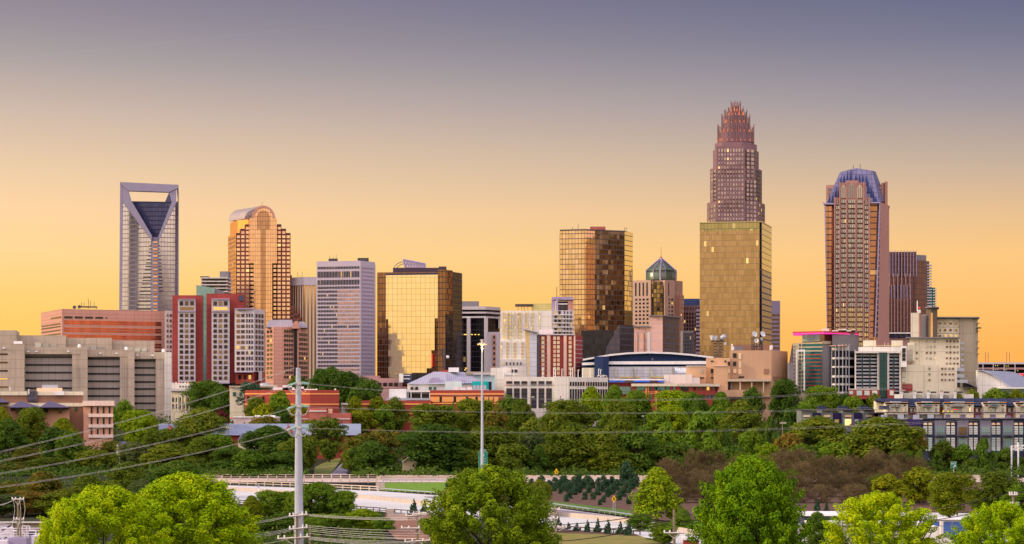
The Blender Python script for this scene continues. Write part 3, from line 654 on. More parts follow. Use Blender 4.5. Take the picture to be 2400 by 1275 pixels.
m = MB(); e = c0 + Vector((-4.5 * s_, -38 * s_, 0)); m.tube([Vector((c0.x, c0.y - 3, Z(607, 1676))), Vector((e.x, e.y, Z(631, 1676))), Vector((e.x, e.y, Z(688, 1676)))], .75, 6); m.build('drain_mast', lavm, r)
win(r, (1487, 1659.2), (1522, 1652.6), 697, 770, 4, 8, .5, .5, wd, Y0=1652)
pe(r, 'centre_glass', [(1532, 790), (1532, 696), (1528, 696), (1528, 660), (1554, 660), (1554, 696), (1552.5, 696), (1552.5, 790)], 1651.5, 1, wbay := curtain('bay_gold_glass', (.62, .46, .14), (.10, .08, .06), 2.6, 3.6, (.08, .06, .05), .2, .2, .03, .12, .85))
win(r, (1556, 1650.4), (1579, 1653.4), 697, 770, 3, 8, .5, .5, lambda i, j: wyel if i == 0 else wd, Y0=1650)
win(r, (1486, 1659.4), (1521, 1652.8), 661, 694, 4, 1, .34, .95, wd, Y0=1652); win(r, (1557, 1650.5), (1570, 1652.2), 661, 694, 2, 1, .4, .95, wd, Y0=1650)
win(r, (1583.5, 1656), (1589.5, 1667), 661, 790, 2, 14, .5, .5, wpale, Y0=1655); win(r, (1590, 1655), (1602, 1659.6), 694, 820, 3, 13, .5, .5, wpale, Y0=1652)
pb(r, 'corner_glass', [(1590.6, 1650), (1593, 1650.4)], 690, 830, 2, wg)

# ---- mid-rise, reflected sky pink in its front colour
r = bld('sky_pink_midrise', 'small mid-rise with glass front coloured reflected-sky pink and slate glass side', 1535, 1350, turn=0.07)
pb(r, 'glass_front', [(1524, 1352), (1553, 1350)], 740, None, 30, g_skypink); pb(r, 'glass_side', [(1553.2, 1350), (1591, 1374)], 740, None, 10, g_slate)
pb(r, 'low_front', [(1486, 1356), (1524.2, 1354)], 766, None, 20, g_skypink); pb(r, 'roof_slab', [(1522, 1349), (1554, 1347), (1594, 1372)], 738.5, 741, 30, gray)
pb(r, 'roof_slab', [(1484, 1353), (1524, 1351)], 764, 766.5, 20, gray)
for x in (1494, 1508.5): bx(r, 'copper_mullion', x, 780, x + 2.4, 830, 1353.6, .5, brown_br)
pb(r, 'stone_joint', [(1517, 1352.6), (1524, 1351.8)], 778, None, 1, lav)

# ---- purple-grey offices between
r = bld('violet_office_block', 'violet stone office block with a sloped blue glass roof', 1620, 1700, turn=0.09)
pb(r, 'wall', [(1600, 1700), (1642, 1700)], 716, None, 30, mauve); pe(r, 'glass_roof', [(1600, 716, 1700), (1642, 716, 1700), (1642, 700, 1712), (1600, 700, 1712)], 1700, 8, curtain('blue_roof_glass', (.10, .16, .3), (.07, .11, .22), 4, 3, (.05, .05, .1), .1, .1, .02, .2, .8))
win(r, (1601, 1700), (1640, 1700), 731, 812, 6, 9, .6, .66, wd); win(r, (1602, 1700), (1641, 1700), 718, 728, 6, 1, .55, .8, gray_w := WM('window_grey', [(.2, .15, .17)], .5, .2))
r = bld('grey_lowrise', 'small grey stone block below the violet offices', 1612, 1580)
pb(r, 'wall', [(1600, 1580), (1625, 1580)], 775, None, 20, gray); win(r, (1601, 1580), (1624, 1580), 779, 830, 6, 6, .4, .8, wd)
r = bld('striped_tower', 'slim tower of alternating violet and orange-lit floor bands', 1636, 1520, turn=0.09)
pb(r, 'glass_wall', [(1631.5, 1520), (1646, 1520)], 725, None, 20, wbrown)
for k in range(13): bx(r, 'floor_band', 1631, 725 + k * 9, 1646, 730 + k * 9, 1519, 2, lavm)

# ---- olive glass tower
r = bld('olive_glass_tower', 'broad olive-gold glass tower with specks of lit office windows', 1720, 1400, turn=0.1)
pb(r, 'glass_wall', [(1640, 1409), (1780, 1400)], 540, None, 40, g_olive); pb(r, 'glass_top', [(1640, 1409), (1780, 1400)], 520, 540.1, 40, g_olivet)
pb(r, 'dark_slot', [(1779.8, 1402), (1786, 1403)], 519.5, None, 30, g_slate)
pb(r, 'glass_side', [(1785.5, 1400.5), (1808.5, 1446)], 519, 630, 10, g_olives); pb(r, 'glass_side', [(1785.5, 1400.5), (1808.5, 1446)], 630, None, 10, g_slate, z1=Z(632, 1400), lab='lower side glass darkened as a building reflection')  # lower side: a reflected dark building put into the glass colour
pb(r, 'top_screen', [(1639.6, 1408.7), (1786, 1399.5), (1808.8, 1445.6)], 518.2, 521, .5, g_olives)

# ---- tallest tower with a crown of rods
r = bld('crowned_granite_tower', 'tallest tower, stepped mauve granite with a glowing orange crown of rods', 1725, 1600, turn=0.11)
bgr = M('dusky_granite', A(132, 98, 104), var=.07)
def tier(x0, x1, yt, yb, k):
    w = (x1 - x0) / 136; c = (x0 + x1) / 2
    return pb(r, 'tier', [(x0, 1624 - k), (c + (1680 - 1725) * w, 1604 + k), (c + 20 * w, 1602 + k), (c + 50 * w, 1608 + k), (x1, 1634 - k)], yt, yb, 30, bgr, ref=1602 + k)
tier(1657, 1793, 470, None, 0); tier(1664, 1786, 390, 471, 1.5); tier(1671, 1778.5, 347, 391, 3); tier(1675, 1774, 332, 348, 4.5)
pb(r, 'front_bay', [(1679.5, 1597), (1745.5, 1595)], 342, 530, 14, bgr)
win(r, (1682, 1597), (1743.5, 1595.2), 348, 356, 9, 1, .62, .9, wdim, Y0=1595)
win(r, (1682, 1597), (1743.5, 1595.2), 357, 528, 9, 17, .62, .56, wdim, Y0=1595)
for k in range(10): bx(r, 'fin', 1681.6 + k * 6.9, 385, 1682.5 + k * 6.9, 412, 1594.4, 1.2, mauve); bx(r, 'fin', 1681.6 + k * 6.9, 463, 1682.5 + k * 6.9, 492, 1594.4, 1.2, mauve)
win(r, (1659, 1621.6), (1679, 1604.4), 476, 522, 3, 4, .66, .62, wdim, Y0=1604); win(r, (1666, 1616), (1680, 1605.6), 396, 470, 2, 8, .66, .62, wdim, Y0=1605)
win(r, (1748, 1602.6), (1773, 1607.6), 420, 520, 3, 10, .6, .66, wdim, Y0=1602); win(r, (1748, 1604.2), (1768, 1608.5), 348, 416, 2, 7, .6, .66, wdim, Y0=1604)
win(r, (1776, 1609.6), (1792, 1632), 474, 524, 5, 5, .4, .62, wd, Y0=1608); win(r, (1772, 1610), (1785, 1630), 394, 470, 5, 8, .4, .62, wd, Y0=1608); win(r, (1765, 1611), (1777.5, 1630), 350, 390, 4, 4, .4, .62, wd, Y0=1608)
flame = lamp_mat('crown_floodlight', (1., .20, .05), .75)
flame2 = lamp_mat('crown_floodlight_amber', (1., .36, .08), .8)
rod = M('crown_rod_metal', A(142, 102, 102), rough=.5, metal=.3)
cx_, cY = 1724.5, 1626
for k, (hw, yt, yb, rise, nrod) in enumerate(((48.5, 312, 336, 17, 26), (38, 290, 314, 20, 22), (30, 272, 292, 14, 18), (20.5, 262, 274, 10, 14), (13, 250, 264, 12, 12))):
    s_ = cY / F; R_ = hw * s_; c = P(cx_, yt, cY)
    pl = [(c.x + R_ * .93 * math.cos(math.pi / 8 + a * math.pi / 4), cY + R_ * .80 * math.sin(math.pi / 8 + a * math.pi / 4)) for a in range(8)]
    m = MB(); m.prism(pl, Z(yb, cY), Z(yt, cY)); m.build('crown_tier', bgr, r)
    for j in range(nrod * 2):
        a = 2 * math.pi * (j + .5) / (nrod * 2)
        sc_ = 1 / max(abs(math.cos(a)), abs(math.sin(a))) ** .62
        x, y = c.x + R_ * .97 * math.cos(a) * sc_ * .90, cY + R_ * .84 * math.sin(a) * sc_ * .90
        hh = rise * s_ * (1. if (j % 4) else 1.25) * (.62 + .38 * abs(math.cos(2 * a)))
        m = MB(); m.box((x, y, (Z(yb, cY) + Z(yt, cY) + hh) / 2), (.34, .34, Z(yt, cY) + hh - Z(yb, cY))); m.build('crown_rod', rod, r)
        if math.sin(a) < .2 and j % 2 == 0:
            xx, yy = c.x + (x - c.x) * .985, cY + (y - cY) * .985
            m = MB(); m.ext([(xx - .36, yy - .3, Z(yb, cY) + .8), (xx + .36, yy - .3, Z(yb, cY) + .8), (xx, yy - .3, Z(yb, cY) + (2.6 + 2.6 * random.random()))], Vector((0, .5, 0))); m.build('floodlight', flame if (j // 2) % 2 else flame2, r)

# ---- banded slab right of it
r = bld('banded_slab', 'thin slab of violet floor bands right of the olive tower', 1818, 1500, turn=0.13)
pb(r, 'glass_wall', [(1807, 1500), (1828, 1500)], 706, None, 24, wbrown); pb(r, 'top_storey', [(1807, 1499), (1828.5, 1499)], 705, 737, 26, lavm)
for k in range(9): bx(r, 'floor_band', 1807, 742 + k * 9.6, 1828.5, 747 + k * 9.6, 1499, 2, lavm)

# ---- tower with faceted blue-spiked crown
r = bld('spiked_crown_tower', 'flaring mauve tower with a faceted lavender crown of blue glass spikes', 2008, 1450, turn=0.165)
hs = M('rose_granite', A(178, 128, 118), var=.06)
pe(r, 'bay_glass', [(1933, 477), (1956, 477), (1956, 900), (1941, 900), (1937, 700)], 1450, 20, g_hearst); pe(r, 'bay_glass', [(2039, 477), (2061, 475), (2049.5, 800), (2049.5, 900), (2039, 900)], 1450, 20, g_hearst)
pe(r, 'edge_fin', [(2060.5, 475), (2064, 475), (2053, 790), (2050, 790)], 1446, 3, lavm); pe(r, 'edge_fin', [(1932, 478), (1934.6, 478), (1939.5, 780), (1938, 780)], 1446, 3, lavm)
pb(r, 'side_wall', [(2052, 1453), (2061, 1458), (2084, 1490)], 471, None, 20, hs)
for k in range(24): bx(r, 'side_window', 2053 + 8 * (24 - k) / 24, 482 + k * 13, 2057 + 7 * (24 - k) / 24, 491 + k * 13, 1452, 1, wslit)
for x0, x1, yt in ((2055, 2066, 433), (2066, 2074, 428), (2074, 2080.5, 425)): pb(r, 'corner_turret', [(x0, 1482), (x1, 1484)], yt, 480, 10, hs)
pb(r, 'corner_turret', [(1936, 1482), (1956, 1480)], 433, 480, 10, hs); wr(r, [(1940, 441, 1950, 447), (1940, 452, 1946, 458)], 1480, wdim); wr(r, [(2055, 437, 2065, 443), (2058, 448, 2065, 454)], 1481.5, wdim)
pb(r, 'centre_bay', [(1954.5, 1446), (2039.5, 1446)], 463, None, 24, hs)
pb(r, 'centre_bay', [(1967, 1445.5), (2029.5, 1445.5)], 428, 470, 24, hs); pb(r, 'centre_bay', [(1982.5, 1445), (2012, 1445)], 423, 470, 24, hs)
for x in (1956.5, 1968.3, 1984.5, 2006, 2024, 2037): bx(r, 'pier', x - 1.6, 462 if x in (1956.5, 2037) else 426, x + 1.6, 905, 1444, 1.6, hs)
for x0, x1, n, yt in ((1958.5, 1967, 2, 481), (1971, 1982.5, 3, 466.5), (1987.5, 2004, 4, 466.5), (2008.5, 2021.5, 3, 466.5), (2026, 2035, 2, 481)):
    win(r, (x0, 1445), (x1, 1445), yt, 905, n, int(round((905 - yt) / 11.45)), .74, .66, lambda i, j: whs if j < 22 else wyel, dep=1.4)
for x0, x1, y0, y1 in ((1971, 1982.5, 432, 464), (1987.5, 2004, 428.5, 464), (2008.5, 2021.5, 432, 464), (1959.5, 1966, 467, 480), (2027, 2034, 467, 480)):
    c = (x0 + x1) / 2; pe(r, 'lancet_window', [(x0, y1), (x0, y0 + 9), (x0 + 1.5, y0 + 5), (c, y0), (x1 - 1.5, y0 + 5), (x1, y0 + 9), (x1, y1)], 1444.9, .5, whs)
    for f in (.33, .66): bx(r, 'tracery', x0 + (x1 - x0) * f - .4, y0 + 6, x0 + (x1 - x0) * f + .4, y1, 1444.5, .5, hs)
crn = [(1936, 477, 1451), (1969, 403, 1464), (2007, 394, 1466), (2044, 400, 1464), (2062, 473, 1451)]
m = MB(); m.face([P(*p) for p in crn]); m.face([P(2044, 400, 1464), P(2062, 473, 1451), P(2079, 470, 1500), P(2052, 402, 1486)]); m.face([P(1969, 403, 1464), P(1936, 477, 1451), P(1940, 470, 1500), P(1974, 405, 1486)])
m.face([P(1969, 403, 1464), P(2007, 394, 1466), P(2044, 400, 1464), P(2052, 402, 1486), P(1974, 405, 1486)]); m.build('crown_roof', g_crown, r)
def crY(y): return 1451 + (476 - y) / 76 * 13.5 - 1.0
for bx_, by_, w_, h_ in ((1942, 476, 5.5, 20), (1950, 475, 6, 26), (1958, 468, 6.5, 34), (1966, 462, 6, 38), (1970, 429, 6, 18), (1978, 427, 6, 20), (1986, 424, 6, 24), (1994, 422, 6, 28), (2006, 422, 6, 16), (2015, 426, 6, 20), (2023, 429, 6, 22), (2031, 434, 6, 24), (2036, 452, 7, 32), (2043, 462, 7, 32), (2049, 472, 6.5, 26), (2055, 474, 5, 14)):
    y1 = by_ - h_
    pe(r, 'glass_spike', [(bx_ - w_ / 2, by_, crY(by_)), (bx_ + (2007 - bx_) * .06, y1, crY(y1)), (bx_ + w_ / 2, by_, crY(by_))], 1450, .3, sblue)
bx(r, 'ledge', 1930.5, 475.5, 1955, 479, 1445, 8, lavm); bx(r, 'ledge', 2039, 473, 2064, 476.5, 1445, 8, lavm)
for p in ([(1930, 478), (1927.5, 473.5), (1933, 476.5)], [(2083, 485), (2086.5, 481), (2084, 490)]): pe(r, 'gargoyle', p, 1447 if p[0][0] < 2000 else 1488, 1, hs)
bars(r, 'aerial', [[(2000, 395), (2000, 387)], [(2016, 396), (2016, 384)]], 1468, .2, dsteel)

# ---- plum tower with vertical fins
r = bld('plum_finned_tower', 'dark plum tower with pale vertical fins behind the spiked tower', 2125, 1600, turn=0.19)
pb(r, 'glass_wall', [(2078, 1602), (2148, 1600)], 590, None, 40, g_plum); pb(r, 'side_wall', [(2148, 1601), (2171, 1612)], 609, None, 34, g_plum); pb(r, 'roof_box', [(2147.5, 1606), (2171, 1612)], 597, 610, 20, gray)
pb(r, 'front_tier', [(2078, 1592), (2141, 1590)], 651, None, 12, g_plum); pb(r, 'lower_tier', [(2078, 1584), (2136, 1582)], 700, None, 10, g_plum)
for k in range(10): bx(r, 'fin', 2085 + k * 6.9, 586, 2086.2 + k * 6.9, 648, 1598.6, 1.6, lavm)
for k in range(6): bx(r, 'fin', 2084 + k * 9.5, 641, 2086 + k * 9.5, 790, 1588.8, 1.6, mauve)
for k in range(8): bx(r, 'fin', 2081 + k * 7.4, 668, 2082.4 + k * 7.4, 700, 1587.6, 1.4, lavm); bx(r, 'fin', 2081 + k * 7.4, 700, 2082.6 + k * 7.4, 790, 1580.8, 1.4, mauve)
pb(r, 'saw_roof', [(2078, 1540), (2136, 1540)], 780, None, 20, mauve)
for k in range(5): pe(r, 'skylight', [(2079 + 12 * k, 790), (2082 + 12 * k, 781), (2090 + 12 * k, 790)], 1538, 4, sblue)
bx(r, 'roof_beam', 2072, 779, 2136, 782, 1537, 3, white)
r = bld('balcony_tower', 'slim blue glass tower edged with stacked balconies behind the plum tower', 2177, 1750, turn=0.2)
pb(r, 'glass_wall', [(2166, 1750), (2178, 1750)], 612, None, 24, g_slate)
for k in range(17): bx(r, 'balcony', 2173, 620 + k * 6.4, 2184, 622 + k * 6.4, 1747, 8, lav)
r = bld('round_balcony_tower', 'distant dark glass tower with rounded balconies, lower and further right', 2186, 1950)
pb(r, 'glass_wall', [(2172, 1950), (2192, 1950)], 674, None, 24, g_teal)
for k in range(8): bx(r, 'balcony', 2189, 678 + k * 6.2, 2196, 680 + k * 6.2, 1946, 8, lav)
# ================================================================ nearer town
# ---- arena
r = bld('arena', 'wide arena with a shallow curved white roof edge over navy walls', 1520, 1050, turn=0.05)
nv = navy
top = [(1366, 841), (1395, 836), (1430, 830), (1470, 826), (1520, 824), (1570, 825.5), (1620, 829.5), (1672, 836)]
pe(r, 'navy_wall', top + [(1672, 930), (1366, 930)], 1054, 50, nv)
pe(r, 'roof_edge', top + [(x, y + 4) for x, y in top[::-1]], 1050, 56, white)
pe(r, 'white_band', [(1427, 847), (1660, 846), (1660, 853.5), (1427, 854)], 1050.5, 3, white); pe(r, 'white_band', [(1364, 850), (1393, 849), (1393, 855), (1364, 856)], 1050.5, 3, white)
pb(r, 'stair_block', [(1393, 1046), (1413, 1045), (1427, 1047)], 835.5, 890, 8, nv)
bx(r, 'upper_window', 1527, 839, 1531, 845, 1053.5, .4, gray)
pe(r, 'grey_panel_wall', [(1427, 859.5), (1660, 859), (1660, 892), (1427, 892)], 1048, 5, M('arena_panel', A(196, 190, 198), joint=(3.2, 1.6)))
for x in (1441, 1484, 1526, 1575): pe(r, 'slanted_fin', [(x, 861), (x + 1.6, 861), (x + 5, 884), (x + 1, 884)], 1046.5, 1.6, wpale)
bx(r, 'low_windows', 1453, 882.5, 1500, 886, 1047.4, .5, wyel); bx(r, 'low_windows', 1523, 882.5, 1566, 886, 1047.4, .5, wyel)
pb(r, 'end_wall', [(1364, 1047), (1393, 1047)], 862, 890, 6, cream)
def text(root, s, px, py, Y, h, mat, name='lettering', align='CENTER'):
    c = bpy.data.curves.new(name, 'FONT'); c.body = s; c.size = h; c.extrude = .02; c.align_x = align; c.align_y = 'CENTER'
    c.materials.append(mat); to = bpy.data.objects.new('text_outline', c); COL.objects.link(to); me = bpy.data.meshes.new_from_object(to); bpy.data.objects.remove(to); me.name = name; o = bpy.data.objects.new(name, me); COL.objects.link(o); o.rotation_euler = (math.pi / 2, 0, 0)
    o.parent = root; o.location = P(px, py, Y) - LOC[root.name]; return o
glow = lamp_mat('white_letter', (.95, .95, 1), .7)
text(r, 'Spectrum', 1600, 865.5, 1047.6, 2.1, glow); text(r, 'CENTER', 1601, 871.5, 1047.6, 1.5, glow)

# ---- white parking garage with wide openings
r = bld('white_parking_garage', 'big white parking garage with tall dark openings below the red brick hotel', 1300, 900)
pb(r, 'wall', [(1181, 900), (1332, 900), (1425, 925)], 883.5, None, 40, offwhite)
pb(r, 'stair_tower', [(1299, 897), (1332.5, 897)], 882.5, None, 6, offwhite)
void = WM('garage_void', [(.02, .018, .018), (.03, .027, .027)], 0, .6, .04, (1, .35, .15))
for a, b in ((122, 185), (203, 265), (283, 345), (383, 445), (465, 527), (547, 608)):
    x0, x1 = 1160 + a * .2196, 1160 + b * .2196
    bx(r, 'opening', x0, 893.3, x1, 903, 899.8, .3, void); bx(r, 'tall_opening', x0, 910, x1, 957, 899.8, .3, void)
    for k in range(4): bx(r, 'deck_edge', x0, 918.5 + k * 9.4, x1, 920.3 + k * 9.4, 899.5, .2, gray_d)
    bx(r, 'deck_rail', x0, 899.5, x1, 903, 899.5, .2, gray if a % 2 else conc)
wr(r, [(1299, 941, 1301, 943), (1203, 930, 1204.6, 931.5)], 899, wlit, 'lit_pane')
win(r, (1334, 900.5), (1423, 924.4), 894.5, 904.5, 15, 1, .52, .96, void, Y0=900, name='opening'); win(r, (1334, 900.5), (1423, 924.4), 911, 946, 15, 1, .52, .96, void, Y0=900, name='opening')
pb(r, 'base', [(1181, 896), (1300, 896)], 958.5, None, 4, conc_l)
pb(r, 'left_wing', [(1160, 915), (1182, 915)], 874, None, 20, conc_l); pb(r, 'left_wing', [(1150, 922), (1214, 922)], 862, 880, 20, conc_l)
bx(r, 'wing_window', 1199, 866, 1213, 873, 921, .6, void)
for k, (x, y0, y1, Y) in enumerate(((1180, 861, 884, 915), (1184, 861, 884, 918), (1204.5, 864, 884, 918), (1272.5, 862, 884, 912), (1297.5, 863, 884, 912), (1302, 867, 884, 920), (1317, 865, 884, 915), (1337.5, 866, 884, 915), (1342, 862, 884, 930), (1355, 867, 884, 930), (1365, 864, 885, 925), (1383, 864, 886, 925), (1403, 865, 887, 925), (1407.5, 867, 887, 935))):
    t = thing('deck_lamp_post', 'slim white lamp post on the white garage roof, number %s from the left' % 'one two three four five six seven eight nine ten eleven twelve thirteen fourteen'.split()[k], 'lamp post', P(x, y1 + 1, Y), 'lamp posts on the white garage roof')
    m = MB(); m.tube([P(x, y1 + 1, Y), P(x, y0, Y)], .13, 5); m.build('post', white, t)
    m = MB(); m.box(P(x + 1.2, y0, Y), (.9, .35, .18)); m.build('lamp_head', white, t)

# ---- striped brick building with blue-lit canopy
r = bld('blue_lit_brick_building', 'red and orange brick building with a blue-lit glass end left of the tan block', 1560, 930, turn=0.07)
pb(r, 'glass_end', [(1427, 930), (1483, 930)], 896, None, 18, red_br)
bx(r, 'blue_light_band', 1428, 892, 1447, 895, 928, 1, blu := lamp_mat('blue_sign_light', (.05, .17, .85), .6)); bx(r, 'blue_light_band', 1450, 892, 1464, 895, 928, 1, blu); bx(r, 'blue_light_band', 1484, 891.5, 1523, 895, 927, 1, blu); bx(r, 'blue_light_band', 1542, 891.5, 1556, 895, 927, 1, blu)
bx(r, 'white_canopy', 1427, 888, 1556, 891.5, 926, 16, white); bx(r, 'canopy_wall', 1427, 890, 1556, 897, 929.5, 10, lav); bx(r, 'shop_glass', 1428, 906, 1482, 924, 929.4, .6, g_tealr)
pb(r, 'brick_wall', [(1481, 924), (1588, 924), (1616, 928), (1685, 940)], 900, None, 20, red_br)
for a, b in (((1480, 923.4), (1588.2, 923.4)), ((1588.2, 923.4), (1616, 927.4)), ((1616, 927.4), (1685.4, 939.4))): strip(r, a, b, 899, 905.5, cream, 'cornice', .5, 924, 1.5)
for k, x in enumerate((1492, 1520, 1540)): bx(r, 'orange_pier', x + 21 if k == 0 else x - 4, 907, x + 26 if k == 0 else x, 960, 923.6, .6, orange_st)
for x0, x1 in ((1492, 1511), (1523, 1527.5), (1534, 1546), (1547, 1558), (1561, 1570), (1578, 1582.5)): bx(r, 'window', x0, 907, x1, 915, 923.6, .5, wteal)
for x0, x1 in ((1492, 1511), (1523, 1527.5), (1535, 1543)): bx(r, 'window', x0, 924, x1, 936, 923.6, .5, g_tealr)
for y in (918, 921.5): bx(r, 'stone_band', 1481, y, 1588, y + 1.2, 923.7, .4, orange_st)
bx(r, 'window', 1590, 906, 1614, 916, 925, .5, wd)
win(r, (1622, 929.3), (1684, 939.8), 906.5, 914.5, 6, 1, .6, 1, wbrown, Y0=924); win(r, (1622, 929.3), (1684, 939.8), 925, 934, 6, 1, .6, 1, wteal, Y0=924)
pb(r, 'roof_block', [(1557, 935), (1622, 935)], 878, 902, 14, offwhite); bx(r, 'roof_step', 1612, 885, 1640, 900, 936, 8, offwhite)

# ---- tan brick block
r = bld('tan_brick_building', 'bulky windowless-looking tan brick building carrying dishes on its roof', 1750, 950, turn=0.1)
pb(r, 'main_block', [(1711, 950), (1808, 948), (1846, 972)], 821, None, 26, tan)
pb(r, 'left_block', [(1655, 947), (1711.2, 947)], 839, None, 28, tan_l); pb(r, 'left_annex', [(1608, 945), (1655.2, 945)], 858, None, 20, tan_l)
pb(r, 'front_block', [(1672.5, 941), (1706, 941)], 857.5, None, 8, tan_l)
pb(r, 'penthouse', [(1717, 965), (1812, 965)], 807.5, 825, 10, brown_br); bx(r, 'roof_screen', 1718, 812, 1742, 821, 962, 2, gray)
bx(r, 'porch_lintel', 1706, 888.5, 1808, 894, 940, 9, tan_cap := M('weathered_stone', A(196, 172, 152), var=.12)); 
for x in (1733.5, 1760.5, 1788): bx(r, 'porch_column', x, 894, x + 2.8, 920, 940.5, 1.2, tan_cap)
bx(r, 'porch_wall', 1707, 894, 1808, 930, 946, 3, tan_l); bx(r, 'doorway', 1707, 894.5, 1711.5, 913, 945.6, .5, wslit); bx(r, 'door_panel', 1712, 894.5, 1716, 913, 945.6, .5, lavm)
bx(r, 'base_wall', 1682, 914, 1760, 930, 938, 3, tan); bx(r, 'parapet_cap', 1608, 857, 1655, 858.6, 944.6, .6, conc_l); bx(r, 'parapet_cap', 1672.5, 857, 1706, 858.3, 940.6, .6, conc_l)
wr(r, [(1718, 828, 1726, 838), (1718.5, 847.5, 1725.5, 857)], 949.6, wslit); wr(r, [(1706, 847.5, 1711, 857)], 946.9, wslit)
wr(r, [(1666, 864.5, 1672, 874.5), (1666, 845, 1672, 848), (1698, 845, 1702, 849), (1666, 884, 1672, 887)], 946.9, wslit); wr(r, [(1640, 884, 1650, 887)], 944.9, wslit); wr(r, [(1642.5, 865, 1648, 874.5)], 944.9, wpale, 'grey_louvre')
wr(r, [(1731, 828, 1737, 842), (1731, 847, 1737, 862), (1730, 864, 1738, 877), (1718.5, 865, 1726, 874.5)], 949.5, wcream, 'boarded_window'); wr(r, [(1706, 865.5, 1711, 874.5)], 946.9, wcream, 'boarded_window')
wr(r, [(1790.5, 864.5, 1802, 876)], 948.2, brown_br, 'steel_shutter'); wr(r, [(1731, 882, 1744, 885.5)], 949.4, wd)
win(r, (1811, 950), (1844, 971), 882.5, 892, 12, 1, .4, 1, brown_br, Y0=950, name='brick_slot')
# lattice mast with horns
t = thing('lattice_mast', 'steel lattice mast holding horn antennas on the tan brick roof', 'mast', P(1684, 839, 958))
sg = []
for k in range(6):
    y0, y1 = 839 - k * 6.7, 839 - (k + 1) * 6.7
    for Yk in (955, 959): sg += [[(1674, y0, Yk), (1692, y1, Yk)], [(1692, y0, Yk), (1674, y1, Yk)], [(1674, y1, Yk), (1692, y1, Yk)]]
for x in (1673.5, 1692.5):
    for Yk in (955, 959): sg += [[(x, 839, Yk), (x, 799, Yk)]]
bars(t, 'lattice', sg, 957, .14, dsteel)
m = MB(); m.box(P(1683, 799.5, 957), (6.6, 5.4, .35)); m.build('platform', dsteel, t)
pe(t, 'horn_antenna', [(1664, 786), (1670, 786.5), (1670, 797), (1667, 797)], 955, 2, offwhite); pe(t, 'horn_antenna', [(1671, 787), (1682.5, 786), (1680, 797), (1672, 797)], 955, 2.5, steel)
m = MB(); m.tube([P(1690, 799, 957), P(1692, 792, 956), P(1697, 789, 953)], [.9, 1.1, 1.2], 12); m.build('horn_antenna', steel, t, True)
m = MB(); m.lathe((P(1700, 805, 955).x, 955), [(.7, Z(808, 955)), (.7, Z(802, 955))], 10); m.build('drum_antenna', steel, t, True)
bx(t, 'yellow_box', 1680, 828, 1687, 830, 955, .6, M('yellow_paint', A(236, 190, 30)))
DISH = M('dish_white', A(214, 210, 222), rough=.4)
def dish(lab, px, py, Y, rad, ax, el, base):
    t = thing('satellite_dish', lab, 'satellite dish', P(px, base, Y), 'dishes on the tan brick roof')
    d = Vector((math.sin(ax) * math.cos(el), -math.cos(ax) * math.cos(el), math.sin(el))); u = d.cross(Vector((0, 0, 1))).normalized(); w = u.cross(d)
    c = P(px, py, Y); m = MB(); rings = []
    for i in range(6):
        f = i / 5; k = len(m.v); rings.append(k)
        m.v += [c + d * (rad * .45 * (f * f - .5)) + (u * math.cos(a) + w * math.sin(a)) * (rad * max(f, .02)) for a in [2 * math.pi * j / 20 for j in range(20)]]
    for k0, k1 in zip(rings, rings[1:]):
        for j in range(20): m.f.append([k0 + j, k0 + (j + 1) % 20, k1 + (j + 1) % 20, k1 + j]); m.m.append(0)
    m.build('reflector', DISH, t, True)
    m = MB(); m.tube([c - d * rad * .3, c + d * rad * .6], .09, 5); m.build('feed_arm', dsteel, t)
    m = MB(); m.tube([c - d * rad * .3, P(px, base, Y + .6)], .28, 6); m.build('pole', dsteel, t)
dish('large white dish tilted right, left one of the pair on the tan roof', 1768, 783, 956, 1.4, .5, .35, 821)
dish('large white dish tilted right, right one of the pair on the tan roof', 1787, 783, 956, 1.4, .55, .4, 821)
dish('small round white dish facing forward below the large pair', 1773, 798, 955, 1.0, -.2, .05, 821)
dish('small white dish low beside the right-hand pole of the pair', 1784, 794, 955.5, .7, .6, .1, 821)
t = thing('dish_frame', 'dark steel frame of posts below the pair of large white dishes', 'frame', P(1775, 821, 958)); bars(t, 'frame', [[(1761, 821), (1761, 790)], [(1764, 821), (1764, 790)], [(1780, 821), (1780, 790)], [(1783, 821), (1783, 790)], [(1761, 792), (1784, 792)], [(1764, 821), (1780, 806)], [(1780, 821), (1764, 806)], [(1761, 812), (1784, 812)]], 958, .16, dsteel)
t = thing('panel_antenna', 'white panel antennas standing at the left end of the tan roof', 'antenna', P(1717, 821, 952)); bars(t, 'panel', [[(1716, 821), (1716, 806)], [(1719, 820), (1719, 812)]], 952, .35, white)
t = thing('panel_antenna', 'white panel antennas standing at the right end of the tan roof', 'antenna', P(1808, 821, 952)); bars(t, 'panel', [[(1806, 820), (1806, 810)], [(1809, 819), (1809, 809)]], 952, .4, white)

